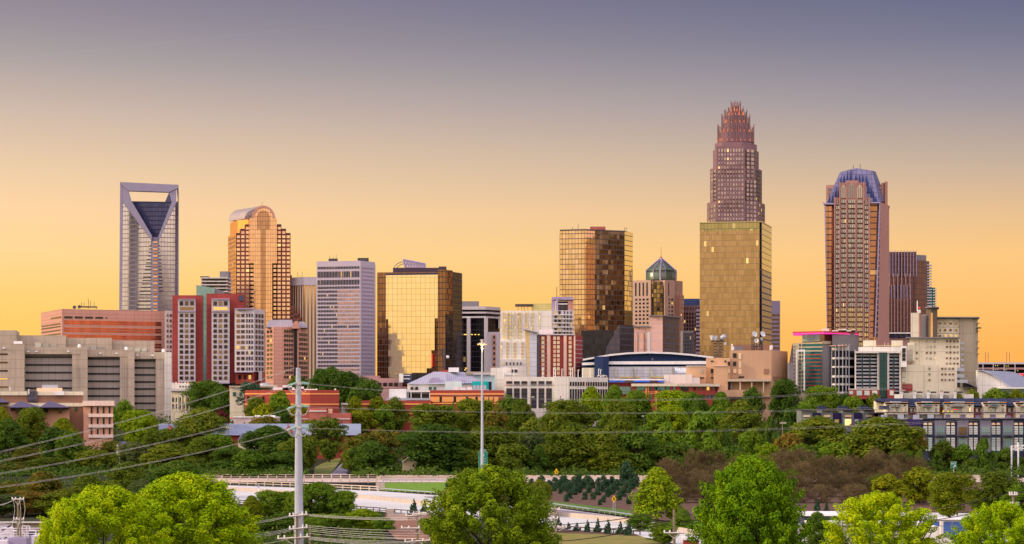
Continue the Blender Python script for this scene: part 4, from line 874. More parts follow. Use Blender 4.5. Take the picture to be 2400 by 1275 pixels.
# ---- teal banded office with magenta-lit roof
r = bld('magenta_roof_office', 'office with teal glass bands, red spandrels and a magenta-lit flat roof', 1935, 950, turn=0.145)
pb(r, 'front_wall', [(1859, 958), (1928.3, 950)], 803, None, 22, cream_d); pb(r, 'grey_wall', [(1928, 949.6), (1951, 956)], 805, None, 20, gray); pb(r, 'grey_wall', [(1950.6, 953), (2003, 966), (2012.5, 975)], 780, None, 20, gray)
pb(r, 'glass_storey', [(1880, 962), (1921, 954)], 783, 800, 16, g_tealr, ref=954); pb(r, 'glass_storey', [(1920.8, 954), (1951, 957)], 783, 800, 10, wbrown); pb(r, 'terrace_wall', [(1927, 948.5), (1951, 955)], 799, 806, 6, cream_d)
for k in range(13):
    y = 805.5 + k * 9.05
    strip(r, (1880, 955.6), (1927.5, 950.1), y, y + 5.6, g_teal); 
    if k > 1: strip(r, (1887, 954.8), (1927.5, 950.1), y + 6.2, y + 8.4, red_br, 'red_spandrel', .2)
    strip(r, (1859.5, 957.9), (1866, 957.2), y + 5, y + 7.6, gray, 'grey_band'); wr(r, [(1872.5, y + .5, 1876, y + 5.5)], 956, wteal)
pe(r, 'white_frame', [(1865.5, 820), (1886.7, 819), (1886.7, 915), (1883.3, 917), (1883.3, 824), (1869, 824.5), (1869, 912), (1865.5, 912)], 945, 4, white)
rf = [(1858, 958), (1931, 946), (2014, 970)]
pb(r, 'roof_slab', rf, 775.6, 779.6, 24, M('red_fascia', A(170, 60, 70)), ref=946); pb(r, 'magenta_light', [(1858.3, 957.5), (1931, 945.6), (2013.8, 969.6)], 779.7, 781.2, 24, lamp_mat('magenta_light', (1., .04, .42), .8), ref=945.6)
for x0, x1, y0 in ((1926, 1943, 770), (1965, 1984, 771), (1995, 2005, 772), (1950, 2005, 774)): bx(r, 'roof_unit', x0, y0, x1, 776.5, 962, 5, offwhite)

# ---- curved open parking structure + long deck with green screens
r = bld('curved_parking_garage', 'open concrete parking garage with curved bays and dark green screens', 2030, 900, turn=0.17)
cv = [(1949, 908), (1958, 902), (1975, 900), (1990, 902), (2004, 908)]
pb(r, 'dark_core', [(1951, 914), (1960, 909), (1990, 909), (2003, 913)], 822, None, 14, dark)
for y0, y1 in ((837, 841.5), (857.5, 861.5), (879.5, 884.5), (898.5, 903), (918.5, 925)): pb(r, 'deck_slab', cv, y0, y1, 12, conc_l, ref=900)
for (x, Y), yt in zip(cv + [(1966, 900.8), (1983, 900.6)], (812, 808, 806, 806, 819, 807, 806)): pb(r, 'column', [(x - .9, Y - .8), (x + .9, Y - .8)], yt, None, 1.2, steel)
pb(r, 'top_canopy', [(1944, 906), (1975, 898), (1986, 899)], 808.5, 810, 12, M('copper_canopy', A(206, 150, 130))); pb(r, 'canopy_wall', [(1950, 910), (1990, 906)], 811, 820, 6, offwhite)
pb(r, 'dark_core', [(2003, 906), (2111, 906)], 826, None, 20, dark)
pb(r, 'top_beam', [(2003, 899), (2111, 899)], 823, 827.5, 26, conc_l)
for k in range(11):
    y = 831.5 + k * 8.3
    for x0, x1 in ((2006, 2057), (2083, 2109)): bx(r, 'deck_parapet', x0, y, x1, y + 4.0, 902, 1.2, steel if k % 3 else lav)
for x0, x1 in ((2003, 2006.5), (2056, 2061), (2079, 2084), (2108, 2111.5)): pb(r, 'pier', [(x0, 899.5), (x1, 899.5)], 824, None, 2, conc_l)
for x in (2021, 2039, 2095): bx(r, 'green_screen', x - 1.6, 826, x + 1.6, 914, 899.8, .6, g_grn)
bx(r, 'green_screen', 2061, 826, 2079.5, 932, 898.6, 2, g_grn)
bx(r, 'brick_base', 1989, 912.5, 2061, 935, 897, 4, red_br); bx(r, 'brick_base', 2079.8, 912.5, 2097, 935, 897, 4, red_br); bx(r, 'base_cap', 1988, 911, 2061, 912.8, 896.6, 5, offwhite)
wr(r, [(2008, 915.5, 2020, 926.5), (2026, 915.5, 2038, 926.5), (2044, 915.5, 2056, 926.5), (2085.5, 915.5, 2094, 926.5), (1991, 916, 1999, 924)], 896.9, wwhite)
bx(r, 'roof_wall', 2012, 813, 2112, 823, 908, 10, offwhite); bx(r, 'stair_head', 2023, 798, 2053, 812, 912, 8, cream); bx(r, 'stair_head', 2090, 798, 2116, 812, 912, 8, cream); bx(r, 'roof_rail', 2036, 809, 2113, 810.2, 905, .3, wyel)
for x in (2073, 2081): bx(r, 'roof_lamp', x, 803, x + .8, 812, 907, .3, white)
for x, y in ((2012, 842), (2044, 889), (2050, 858), (2103, 866)): bx(r, 'lit_bay', x, y, x + 2.5, y + 1.1, 903, .3, wlit)
pb(r, 'bay_tower', [(2112, 897), (2125, 897)], 811, 860, 6, white); wr(r, [(2114.5, 816, 2122.5, 826), (2114.5, 828, 2122.5, 837), (2114.5, 838.5, 2122.5, 845)], 896.8, wd)

# ---- cream apartment complex
r = bld('cream_apartment_complex', 'stepped cream apartment complex with taupe towers and small square windows', 2200, 915, turn=0.2)
pb(r, 'taupe_wing', [(2250, 940), (2280, 940), (2292, 948)], 744, None, 26, cream_d); pb(r, 'roof_slab', [(2197, 938), (2296, 938)], 742.5, 745, 26, gray, ref=938)
pb(r, 'cream_wing', [(2196, 941), (2251, 941)], 747, None, 20, cream); wr(r, [(x, y, x + 4.4, y + 4.6) for y in (755.5, 771, 784.5) for x in (2201, 2213.5, 2226, 2239)], 940.8, WM('window_amber', [(.2, .11, .05), (.5, .3, .08), (.15, .09, .05)], .4, .2, .3))
for y in (766, 781): strip(r, (2196, 941), (2251, 941), y, y + 1, cream_d, 'string_course')
pb(r, 'stair_tower', [(2135, 930), (2158, 930)], 733, 800, 18, cream); pb(r, 'stair_tower_side', [(2154.5, 929.6), (2158.5, 929.6)], 733, 800, .6, brown_br)
pb(r, 'link_wall', [(2158, 934), (2172, 934)], 737, 800, 14, lav)
pb(r, 'fin_tower', [(2171, 932), (2182, 928), (2197, 932)], 720, 800, 14, bfin := M('bronze_fin', A(112, 94, 78), joint=(1.2, 60)), ref=928); bx(r, 'copper_panel', 2181.5, 733, 2186, 790, 927.4, 1, M('copper_panel', A(240, 170, 104))); pb(r, 'tower_roof', [(2168, 929), (2184, 925), (2201, 930)], 718.2, 720.6, 18, gray, ref=925)
pb(r, 'upper_block', [(2132, 915), (2250, 915)], 792, None, 24, cream); pb(r, 'upper_roof', [(2122, 912), (2250, 912)], 790, 792.3, 26, gray)
pb(r, 'lower_block', [(2112, 905), (2165, 905)], 855, None, 20, cream); pb(r, 'lower_block', [(2164.8, 907), (2243, 907)], 855, None, 20, cream)
pb(r, 'bay', [(2127, 911), (2143.5, 911)], 803, 847, 5, cream); wr(r, [(2129.5, 808, 2139, 820), (2129.5, 821.5, 2139, 833), (2129.5, 834, 2139, 843)], 910.9, wpale, 'bay_window'); bx(r, 'bay_floor', 2112, 844, 2143, 847, 908, 5, cream_d)
wr(r, [(2114, 859, 2123.5, 870), (2114, 872, 2123.5, 884), (2114, 885.5, 2123.5, 896)], 904.9, wpale, 'bay_window')
wsq = WM('window_brown_square', [(.14, .06, .045), (.2, .09, .06), (.32, .26, .22), (.25, .28, .26)], .2, .3)
for x in (2147, 2170.5, 2179.5, 2189): wr(r, [(x, 824.5, x + 4, 829)], 914.9, wsq); wr(r, [(x, 838, x + 4, 842)], 914.9, wpale)
for x in (2170.5, 2179.5, 2189): wr(r, [(x, 798, x + 4, 802.5), (x, 811, x + 4, 815)], 914.9, wpale)
for x in (2217.5, 2225.5, 2234.5, 2242.5): wr(r, [(x, y, x + 4, y + 4) for y in (798, 811, 824, 837.5, 850)], 914.9, wsq)
for x in (2206, 2214, 2223.5, 2231.5): wr(r, [(x, 861.5, x + 4, 866), (x, 875, x + 4, 879), (x, 888, x + 4, 892)], 906.9, wsq)
wr(r, [(2176.5, 861.5, 2180.5, 866), (2176.5, 875, 2180.5, 879), (2176.5, 888.5, 2180.5, 892.5)], 906.9, wsq)
for y in (802, 815, 828, 841, 854): bx(r, 'balcony', 2251.5, y, 2259, y + 5, 928, 5, steel)
for y in (862, 877): bx(r, 'balcony', 2243, y, 2260, y + 8, 912, 8, steel)
bx(r, 'balcony', 2242, 890, 2268, 897, 908, 8, steel); pe(r, 'sloped_roof', [(2257, 898), (2272, 899), (2290, 907.5), (2257, 907.5)], 904, 6, dark); pe(r, 'porch_roof', [(2257, 897), (2272, 898), (2291, 907), (2290, 908.5), (2271, 900)], 903, 9, gray)
bx(r, 'brick_panel', 2114.5, 902, 2138.5, 917, 904.7, .6, red_dk); bx(r, 'panel_gap', 2114.5, 899, 2138.5, 902, 904.7, .6, brown_br)
pb(r, 'base_block', [(2243, 906), (2291, 912)], 908, None, 10, cream)
for y in (757, 775, 800, 815, 829): bx(r, 'end_balcony', 2291.5, y, 2296, y + 1.2, 944, 3, dsteel)
bx(r, 'end_balcony', 2291.5, 767, 2300, 769.5, 944, 4, dsteel)
bars(r, 'mast', [[(2150, 729), (2150, 705)]], 934, .22, white); bx(r, 'roof_unit', 2150, 726, 2158, 733, 934, 3, white); m = MB(); m.box(P(2154.5, 721, 934), (.6, .6, .6)); m.build('beacon', lamp_mat('red_beacon', (1, .03, .03), .9), r)
# low terrace in front
r = bld('white_terrace_row', 'low off-white terrace with square bays below the cream apartment complex', 2190, 870, turn=0.2)
pb(r, 'wall', [(2096, 870), (2282, 870)], 924, None, 14, offwhite)
for x0 in (2100, 2131, 2163, 2194, 2226): pb(r, 'bay', [(x0 + 9, 866), (x0 + 16, 866)], 915, None, 6, white); bx(r, 'roof_rail', x0 + 18, 917.5, x0 + 31, 921, 867, .4, gray_d); wr(r, [(x0 + 18, 926.5, x0 + 29, 933)], 869.5, wpale); bx(r, 'bay_cap', x0 + 8, 914, x0 + 22, 915.2, 865, 8, offwhite)

# ---- hall with curved metal roof; distant garage; church spire
r = bld('curved_roof_hall', 'pale hall with a curved metal roof and a glass entrance at far right', 2345, 905)
wl = [(2291, 868), (2303, 869), (2322, 876), (2342, 889), (2367, 907)]
pe(r, 'end_wall', wl + [(2367, 945), (2291, 945)], 905, 3, offwhite)
pe(r, 'metal_roof', [(x, y - .8) for x, y in wl] + [(x, y + .8) for x, y in wl[::-1]], 904, 50, steel, dpx=70)
pe(r, 'back_wall', [(x + 1, y + 1.5) for x, y in wl] + [(2367, 945), (2292, 945)], 907.8, 45, conc_l, dpx=66)
bx(r, 'canopy', 2345, 907.5, 2420, 911, 895, 12, white); bx(r, 'glass_entrance', 2351, 911, 2420, 930, 900, 8, g_tealr)
r = bld('distant_deck_garage', 'distant long parking deck with lit bays at the right edge', 2350, 1150, turn=0.24)
pb(r, 'dark_core', [(2293, 1156), (2450, 1156)], 853, None, 20, dark)
for y in (849, 861.5, 874.5, 888): bx(r, 'deck_slab', 2292, y, 2450, y + 4.4, 1150, 22, lav if y == 849 else mauve)
for x in (2292, 2304, 2328, 2353.5, 2379, 2404): bx(r, 'column', x - 1, 853, x + 1, 930, 1149.4, 1.2, lav)
for x, y in ((2332, 856), (2337, 856), (2357, 857), (2362, 857), (2332, 865.5), (2337, 865.5), (2357, 866), (2384, 868)): bx(r, 'bay_lamp', x, y, x + 2.4, y + 1.4, 1154, .3, lamp_mat('garage_lamp', (1, .85, .15), .9) if x == 2332 and y == 856 else bpy.data.materials['garage_lamp'])
for k, x in enumerate((2309.5, 2316, 2359.5, 2366)):
    t = thing('roof_lamp_pole', 'thin bare pole on the distant parking deck, %s from the left' % ('first', 'second', 'third', 'fourth')[k], 'pole', P(x, 849, 1158), 'poles on the distant deck'); bars(t, 'pole', [[(x, 849), (x, 825 + k % 2)]], 1158, .2, brown_br)
bx(r, 'red_sign', 2391, 876, 2408, 880, 1148, .5, bpy.data.materials['red_beacon'])
r = bld('church_spire', 'thin dark church spire left of the teal banded office', 1857, 1300, 'spire')
m = MB(); c = P(1857, 805, 1300); m.lathe((c.x, c.y), [(2.2, gz(1300)), (2.0, Z(850, 1300)), (.08, c.z)], 8); m.build('spire', dsteel, r); bx(r, 'tower_base', 1849, 850, 1863, 925, 1296, 8, gray)

# ---- brick hall, low brick, tan wall, long metal roof, courthouse
r = bld('striped_red_brick_hall', 'long plain red brick hall with two orange stripes behind the steel pole', 685, 850, turn=-0.1)
hallf = [(574, 858), (727, 846), (795, 852)]
pb(r, 'wall', hallf, 914, None, 25, red_br, ref=846)
for y in (921.5, 946):
    for a, b in zip(hallf, hallf[1:]): strip(r, a, b, y, y + 3, orange_st, 'orange_stripe', .15, 846)
wr(r, [(579, 928, 584.5, 939), (615, 929, 620, 940)], 853, wd); wr(r, [(640, 929, 644, 933)], 852, wd)
for x0, x1, y in ((640, 690, 908), (662, 684, 903), (700, 712, 906), (690, 742, 911.5)): bx(r, 'roof_unit', x0, y, x1, 914, 860, 5, white)
for x in (741, 785):
    m = MB(); m.lathe((P(x, 911, 850).x, 852), [(.35, Z(915, 850)), (.4, Z(912, 850)), (.02, Z(910.6, 850))], 8); m.build('roof_vent', white, r)
r = bld('low_pink_brick_building', 'low pink brick building with white bands in front of the striped hall', 765, 825, turn=-0.08)
lb = M('faded_pink_brick', A(178, 100, 88), var=.1)
pb(r, 'wall', [(690, 825), (822, 825)], 969, None, 16, lb); pb(r, 'raised_wall', [(724, 823), (765, 823)], 957, None, 10, lb); pb(r, 'end_pier', [(821.5, 824), (824, 824)], 968, None, 8, red_dk)
bx(r, 'white_band', 690, 981, 821, 982.8, 824.6, .5, white); bx(r, 'white_band', 723.8, 962.5, 765, 964.6, 822.6, .5, white); bx(r, 'rusty_vent', 769, 958, 779, 969, 828, 2, M('rusty_white', A(226, 180, 150), var=.25))
for x in (690, 718): bx(r, 'roof_unit', x, 964.5, x + 24, 969, 830, 3, white)
r = bld('small_pale_shed', 'small pale flat-roofed shed between the red brick hall and the striped wing', 812, 860)
bx(r, 'wall', 800, 948, 824, 968, 860, 8, lav); bx(r, 'roof', 799.5, 944.5, 825, 948.4, 859, 10, white)
r = bld('blank_cream_wall_building', 'low blank pinkish shop wall with white roof units behind the round olive tree', 600, 815)
bx(r, 'wall', 543, 978, 652, 1000, 815, 12, M('pink_render', A(200, 172, 170))); bx(r, 'parapet', 543, 977, 652, 978.6, 814.6, 13, white)
for x in (597, 617, 632): bx(r, 'roof_unit', x, 973.5, x + 12, 978, 819, 3, white)
r = bld('long_metal_roof_building', 'long building with a pale blue metal roof and small brick gables', 620, 745)
for x0, x1 in ((372, 430), (470, 846)):
    m = MB(); a, b = (x0, x1); m.face([P(a, 1020, 738), P(b, 1020, 738), P(b, 993, 752), P(a, 993, 752)]); m.face([P(a, 993, 752), P(b, 993, 752), P(b, 1020, 766), P(a, 1020, 766)]); m.build('metal_roof', M('blue_grey_roof', A(140, 144, 166), rough=.6, metal=.1) if x0 < 400 else bpy.data.materials['blue_grey_roof'], r)
    pb(r, 'wall', [(x0 + 1, 740), (x1 - 1, 740)], 1019, None, 24, red_br)
for x in (396, 675):
    pe(r, 'gable', [(x - 9, 1012), (x, 998), (x + 9, 1012), (x + 9, 1020), (x - 9, 1020)], 737, 6, lb); pe(r, 'gable_window', arc(x, 1010, 3.5, 5, 0, 180, 8), 736.8, .4, steel); bx(r, 'gable_finial', x - .8, 991, x + .8, 999, 737, .4, red_dk)
r = bld('classical_courthouse', 'cream stone courthouse with tall columns behind the dark green trees', 450, 930, turn=-0.15)
pb(r, 'wall', [(401, 930), (470, 930)], 915, None, 20, cream); pb(r, 'attic', [(402, 936), (475, 936)], 898, 917, 14, conc_l); bx(r, 'cornice', 400, 912, 474, 916.5, 928.4, 3, lav)
for k in range(6): bx(r, 'pilaster', 415 + k * 9, 928, 418 + k * 9, 962, 928.8, 1.2, cream)
win(r, (401, 929.8), (446, 929.8), 929, 960, 5, 2, .36, .66, wd); win(r, (419, 936), (446, 936), 904, 908, 4, 1, .4, 1, wd)
for x in range(404, 472, 7): bx(r, 'roof_light', x, 895.5, x + 3, 898, 940, 1, (white, flame, lavm)[x % 3])
pb(r, 'rear_wing', [(486, 935), (526, 935)], 912, None, 12, cream); pb(r, 'right_wing', [(539, 905), (592, 905)], 906, None, 15, cream); bx(r, 'cornice', 538, 904, 640, 908, 903.6, 14, cream_d); wr(r, [(546, 919, 553, 928), (561, 919, 567, 928)], 904.7, wteal)
pb(r, 'low_wing', [(590, 912), (650, 912)], 903, 925, 10, conc_l); m = MB(); m.lathe((P(620, 900, 915).x, 917), [(2.4, Z(905, 915)), (2.4, Z(899, 915)), (1.6, Z(897.5, 915)), (.1, Z(897, 915))], 14); m.build('roof_tank', steel, r)

# ---- brown hip-roof building bottom left
r = bld('brown_hip_roof_building', 'brown brick building with cream bands and purple hip roofs at far left', 110, 780, turn=-0.22)
pb(r, 'wall', [(-40, 786), (195, 786)], 926, None, 24, brown_br); pb(r, 'cream_parapet', [(-40, 785.4), (65, 785.4)], 917, 926.4, 25, cream); pb(r, 'cream_parapet', [(84, 785.4), (195.3, 785.4)], 917.5, 926.4, 25, cream)
bx(r, 'glass_stair', 64.5, 917, 88, 941, 785, 2, g_slate); bx(r, 'cream_band', -40, 944.5, 195, 952.5, 785.4, 1, cream)
pb(r, 'pink_wing', [(196, 779), (265, 779)], 945, None, 26, pink_br); pb(r, 'wing_return', [(194.8, 783), (207, 782)], 940, None, 4, brown_br)
bx(r, 'cornice', 194, 939.5, 268, 951, 777.6, 28, M('pink_cornice', A(236, 200, 188))); 
for y in (970, 994.5, 1018.5): bx(r, 'stone_band', 207, y, 265.6, y + 7.5, 778.2, 1, bpy.data.materials['pink_cornice'])
wr(r, [(x - 1.8, y, x + 1.8, y + 15.5) for x in (214.7, 229, 243, 257) for y in (953, 978.5, 1002.5)], 778.9, wslit)
pb(r, 'front_bay', [(20, 776), (100, 776)], 956, None, 8, brown_br); pb(r, 'front_bay', [(95, 778), (163, 778)], 956, None, 8, pink_br)
for x0, x1, xm, y0, Y in ((-45, 22, -10, 928, 782), (20, 101, 47, 940, 773), (92, 165, 115, 940, 775)):
    m = MB(); e = [P(x0, y0 + 15, Y - 2), P(x1, y0 + 15, Y - 2), P(x1 - 2, y0 + 15, Y + 12), P(x0 + 2, y0 + 15, Y + 12)]; t1 = P(xm, y0, Y + 6); t2 = P(xm + 3, y0, Y + 6)
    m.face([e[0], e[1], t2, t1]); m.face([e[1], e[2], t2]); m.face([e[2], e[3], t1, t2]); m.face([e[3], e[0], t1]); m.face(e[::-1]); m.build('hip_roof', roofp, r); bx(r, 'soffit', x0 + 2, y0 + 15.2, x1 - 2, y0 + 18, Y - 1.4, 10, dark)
wr(r, [(7, 956, 14, 966), (38, 957, 48, 967), (104, 957, 113, 967), (25, 958, 30, 964)], 775.2, wd); wr(r, [(138, 957, 145, 968)], 777.6, wbrown); wr(r, [(176, 955, 181, 962)], 785.6, wteal)
bx(r, 'roof_house', 86, 909, 146, 918, 792, 8, M('pink_roof_house', A(226, 184, 160))); bx(r, 'air_unit', 98, 902, 136, 909.5, 793, 5, steel); bx(r, 'air_unit', 129, 917, 150, 926, 784, 2, white)
bars(r, 'flue', [[(67.5, 924), (67.5, 912)], [(23, 916), (23.5, 907)]], 784, .25, white)

# ---- white hall with hipped seam roof, annexes, striped brick in front
r = bld('white_hall_hipped_roof', 'white hall under a broad lavender seam roof with half-round dormers', 1020, 960)
m = MB(); m.face([P(953, 900, 956), P(1046, 900, 954), P(1046, 872, 976), P(1017, 871, 978)]); m.face([P(1046, 900, 954), P(1136, 897, 972), P(1088, 872, 992), P(1046, 872, 976)]); m.face([P(1017, 871, 978), P(1046, 872, 976), P(1088, 872, 992), P(1060, 871, 1010), ]); m.face([P(953, 900, 956), P(1017, 871, 978), P(1060, 871, 1010), P(1000, 900, 1000)])
m.build('seam_roof', roofm, r)
pb(r, 'wall', [(955, 958), (1046, 956), (1132, 974)], 900, None, 26, white, ref=956)
for cx, ww, y0, Y in ((1017, 13, 897, 957), (1083, 5.5, 896, 966), (1117, 5.5, 896, 973)):
    pe(r, 'dormer', arc(cx, y0, ww, ww * 1.02, 0, 180, 14), Y, 14, roofm, dpx=8); pe(r, 'dormer_face', arc(cx, y0, ww * .88, ww * .9, 0, 180, 14), Y - .3, .3, lavm)
wr(r, [(962, 907, 969, 913.5), (973, 907, 980, 913.5)], 957.3, wd); wr(r, [(1005, 907, 1011.5, 913.5), (1016, 907, 1022.5, 913.5)], 956.6, wteal)
bx(r, 'porch_roof', 953, 915, 1010, 919, 950, 6, offwhite); bx(r, 'porch_wall', 953, 919, 1010, 940, 955, 2, wd)
for x in (955, 962, 986, 1006): bx(r, 'porch_column', x, 919, x + 2.4, 933, 950.5, .8, offwhite)
bx(r, 'roof_box', 1051, 861.5, 1075, 872, 978, 6, white); bx(r, 'roof_rail', 1034, 867, 1051, 872, 978, .4, red_br)
bx(r, 'white_annex', 912, 911.5, 952, 933, 946, 8, white); bx(r, 'annex_slab', 906, 933, 1008, 938, 940, 10, steel)
t = thing('cooling_units', 'row of silver cooling units in front of the teal roof box', 'cooling units', P(1110, 913, 900))
for k in range(4): bx(t, 'unit', 1109 + k * 8, 903, 1115.5 + k * 8, 914, 898, 3, steel)
for k in range(3): bx(t, 'duct', 1062 + k * 16, 907 + k % 2 * 2, 1075 + k * 16, 914, 899, 3, white)
t = thing('pale_blue_box', 'pale blue roof box on the striped brick building, left of the teal box', 'roof box', P(1062, 914, 905)); bx(t, 'box', 1043, 894, 1082, 914, 905, 6, M('pale_blue_paint', A(206, 216, 226)))
t = thing('teal_roof_box', 'bright teal box with a black grille on the striped brick roof', 'roof box', P(1126, 914, 906)); bx(t, 'box', 1106, 894, 1146, 912, 906, 6, M('teal_paint', A(20, 170, 172))); bx(t, 'grille', 1145.5, 894.5, 1152, 914, 905.5, 6, dark)
r = bld('pale_blue_clinic', 'pale blue flat-roofed block between the white hall and the white garage', 1140, 985)
bx(r, 'wall', 1092, 878, 1166, 940, 985, 10, M('duck_egg_render', A(184, 202, 208))); bx(r, 'parapet', 1092, 871, 1166, 878, 984, 11, cream_d); bx(r, 'roof_rail', 1108, 874, 1150, 878, 983, .5, lav)
r = bld('striped_brick_wing', 'red brick wing with broad orange panels in front of the white hall', 1095, 880)
pb(r, 'wall', [(1008, 880), (1181, 880)], 914.5, None, 20, red_br); bx(r, 'orange_stripe', 1008, 921.5, 1181, 925.5, 879.6, .5, orange_st); bx(r, 'orange_stripe', 1008, 944, 1181, 947, 879.6, .5, orange_st)
for x0, x1 in ((1008.5, 1030), (1036, 1063), (1069, 1092), (1098, 1114), (1120, 1132), (1135, 1144.5), (1146.5, 1155.5), (1158, 1168)): bx(r, 'orange_panel', x0, 930, x1, 942, 879.6, .5, orange_st)
for x0, x1 in ((1030, 1036), (1063, 1069), (1092, 1098), (1114, 1120), (1132, 1135), (1144.5, 1146.5)): bx(r, 'window', x0, 929.5, x1, 942, 879.7, .4, wd)
r = bld('low_striped_brick_wing', 'lower red brick wing with one orange stripe left of the panelled wing', 925, 870)
pb(r, 'wall', [(843, 870), (1010, 870)], 939, None, 20, red_br); bx(r, 'orange_stripe', 843, 945.5, 1010, 949, 869.6, .5, orange_st); bx(r, 'orange_stripe', 843, 968, 1010, 971, 869.6, .5, orange_st)
wr(r, [(861, 951.5, 874, 966), (888, 952.5, 893, 965), (968, 953, 974, 962)], 869.8, wd)
r = bld('plum_stepped_building', 'low plum stone building with dark square windows below the lavender grid tower', 890, 1100)
pb(r, 'wall', [(838, 1100), (937, 1100)], 886.5, None, 25, mauve); bx(r, 'upper_storey', 838, 881, 888, 887, 1108, 14, mauve); bx(r, 'ledge', 838, 906, 955, 910, 1094, 8, mauve)
for x0 in (859, 885, 898, 911, 923.5): bx(r, 'window', x0, 897, x0 + 9, 905.5, 1099.6, .5, wd)
bx(r, 'front_wall', 885, 911, 955, 940, 1092, 5, mauve)
r = bld('white_black_block', 'small white block with black window bands at the foot of the gold mirror tower', 948, 1090)
bx(r, 'wall', 935, 875.5, 945, 896, 1088, 8, white); bx(r, 'wall', 945, 876, 966, 896, 1090, 8, gray_d); bx(r, 'white_band', 944, 879, 961, 881, 1089.4, .6, white); bx(r, 'white_band', 944, 886.5, 961, 889, 1089.4, .6, white)
bx(r, 'glass_base', 966, 874, 1012, 900, 1092, 8, g_dark)
t = thing('lattice_radio_tower', 'slim lattice radio tower with a drum dish before the gold mirror tower', 'tower', P(1040, 876, 1000))
sg = []
for k in range(11):
    y0, y1 = 876 - k * 5.2, 876 - (k + 1) * 5.2
    sg += [[(1037.5, y0), (1043, y1)], [(1043, y0), (1037.5, y1)]]
for x in (1037.5, 1043): sg += [[(x, 876), (x, 818)]]
bars(t, 'lattice', sg + [[(1033, 834), (1033, 816)], [(1036, 836), (1036, 818)], [(1042.5, 820), (1042.5, 811)]], 1000, .16, dsteel)
m = MB(); m.tube([P(1048, 836.5, 999), P(1050.5, 836.5, 998.5)], .75, 12); m.build('drum_dish', white, t, True)

# ---- townhouse row and dark apartments at right
hg = 'townhouses in the row at right'
for k, (x0, x1) in enumerate(((2076, 2128), (2150, 2202), (2214, 2282), (2306, 2358), (2382, 2434))):
    w = x1 - x0; t = bld('townhouse', 'cream gabled townhouse with balcony and slate roof, %s of five from the left' % ('first', 'second', 'third', 'fourth', 'fifth')[k], (x0 + x1) / 2, 800, 'townhouse', hg)
    pb(t, 'wall', [(x0, 800), (x1, 800)], 943.5, None, 14, cream)
    m = MB(); m.ext([P(x0 - 1, 943.5, 799), P(x1 + 1, 943.5, 799), P(x1 + 1, 933.5, 808), P(x0 - 1, 933.5, 808)], Vector((0, 1, -.6))); m.face([P(x0 - 1, 933.5, 808), P(x1 + 1, 933.5, 808), P(x1 + 1, 943.5, 818), P(x0 - 1, 943.5, 818)]); m.build('roof', roofb, t)
    bx(t, 'eaves', x0 - 1, 942.6, x1 + 1, 943.8, 798.6, 1, orange_st)
    c0, c1 = x0 + w * .26, x0 + w * .7
    bx(t, 'dormer_roof', c0, 941.4, c1, 943, 797.6, 4, white); win(t, (c0 + 3, 799.8), (c1 - 2, 799.8), 945, 951.5, 5, 1, .8, 1, wteal if k % 2 else wpale)
    bx(t, 'balcony', c0 - 1, 951.5, c1 + 1, 953.2, 797.4, 2.4, gray); bx(t, 'balcony_rail', c0 - 1, 948, c1 + 1, 949, 797.4, .2, steel); wr(t, [(c0 + 5, 955, c0 + 9, 965), (c1 - 8, 955, c1 - 4, 965)], 799.8, wwhite, 'door')
    for xx in (x0 + w * .12, x0 + w * .86): pe(t, 'arched_window', arc(xx, 951.5, 2.6, 2.8, 0, 180, 8), 799.7, .3, wd); wr(t, [(xx - 2, 956, xx + 2, 965)], 799.8, wpale)
for k, (x0, x1) in enumerate(((2127, 2151), (2201, 2215), (2281, 2307), (2357, 2383))):
    t = bld('recessed_townhouse', 'set-back red brick townhouse under a long slate roof, %s of four from the left' % ('first', 'second', 'third', 'fourth')[k], (x0 + x1) / 2, 804, 'townhouse', hg)
    pb(t, 'wall', [(x0, 804.5), (x1, 804.5)], 951.5, None, 9, red_dk); bx(t, 'cream_band', x0, 951.5, x1, 956.5, 804.1, .5, cream)
    m = MB(); m.ext([P(x0, 951.5, 802.6), P(x1, 951.5, 802.6), P(x1, 933.8, 810), P(x0, 933.8, 810)], Vector((0, 1, -.6))); m.build('roof', roofb, t)
    if x1 - x0 > 15: wr(t, [(x0 + 6, 957.5, x0 + 11, 965), (x1 - 9, 957.5, x1 - 4, 965)], 804.2, wwhite)
r = bld('slate_roof_link', 'low slate roof end continuing the townhouse row leftward', 2066, 806); m = MB(); m.ext([P(2052, 938, 803), P(2078, 943, 803), P(2078, 933.5, 809), P(2052, 933.5, 809)], Vector((0, 1, -.6))); m.build('roof', roofb, r); bx(r, 'wall', 2054, 940, 2076, 980, 806, 6, cream)
# purple / grey units
for k, x0 in enumerate((1878, 1926, 1975, 2024)):
    t = bld('purple_flat_unit', 'grey tower unit with purple side wing, %s of four from the left' % ('first', 'second', 'third', 'fourth')[k], x0 + 20, 735, 'apartment unit', 'grey and purple units')
    pb(t, 'grey_tower', [(x0, 735), (x0 + 26, 735)], 961, None, 12, M('sage_grey', A(118, 120, 120)) if k == 0 else bpy.data.materials['sage_grey']); bx(t, 'roof', x0 - 1, 959.5, x0 + 30, 961.5, 733, 15, dsteel); pb(t, 'purple_wing', [(x0 + 26, 738), (x0 + 49, 738)], 968, None, 10, purple)
    wr(t, [(x0 + 5, 973, x0 + 20, 977), (x0 + 5, 982, x0 + 20, 997)], 734.7, wcream); wr(t, [(x0 + 30, 983, x0 + 40, 990)], 737.8, wyel)
    pe(t, 'roof_hatch', [(x0 + 41, 951), (x0 + 59, 951), (x0 + 62, 960), (x0 + 40, 960)], 742, 4, roofb)
r = bld('purple_white_block', 'low block with purple top band and pale grey panels beside the big olive tree', 2090, 722)
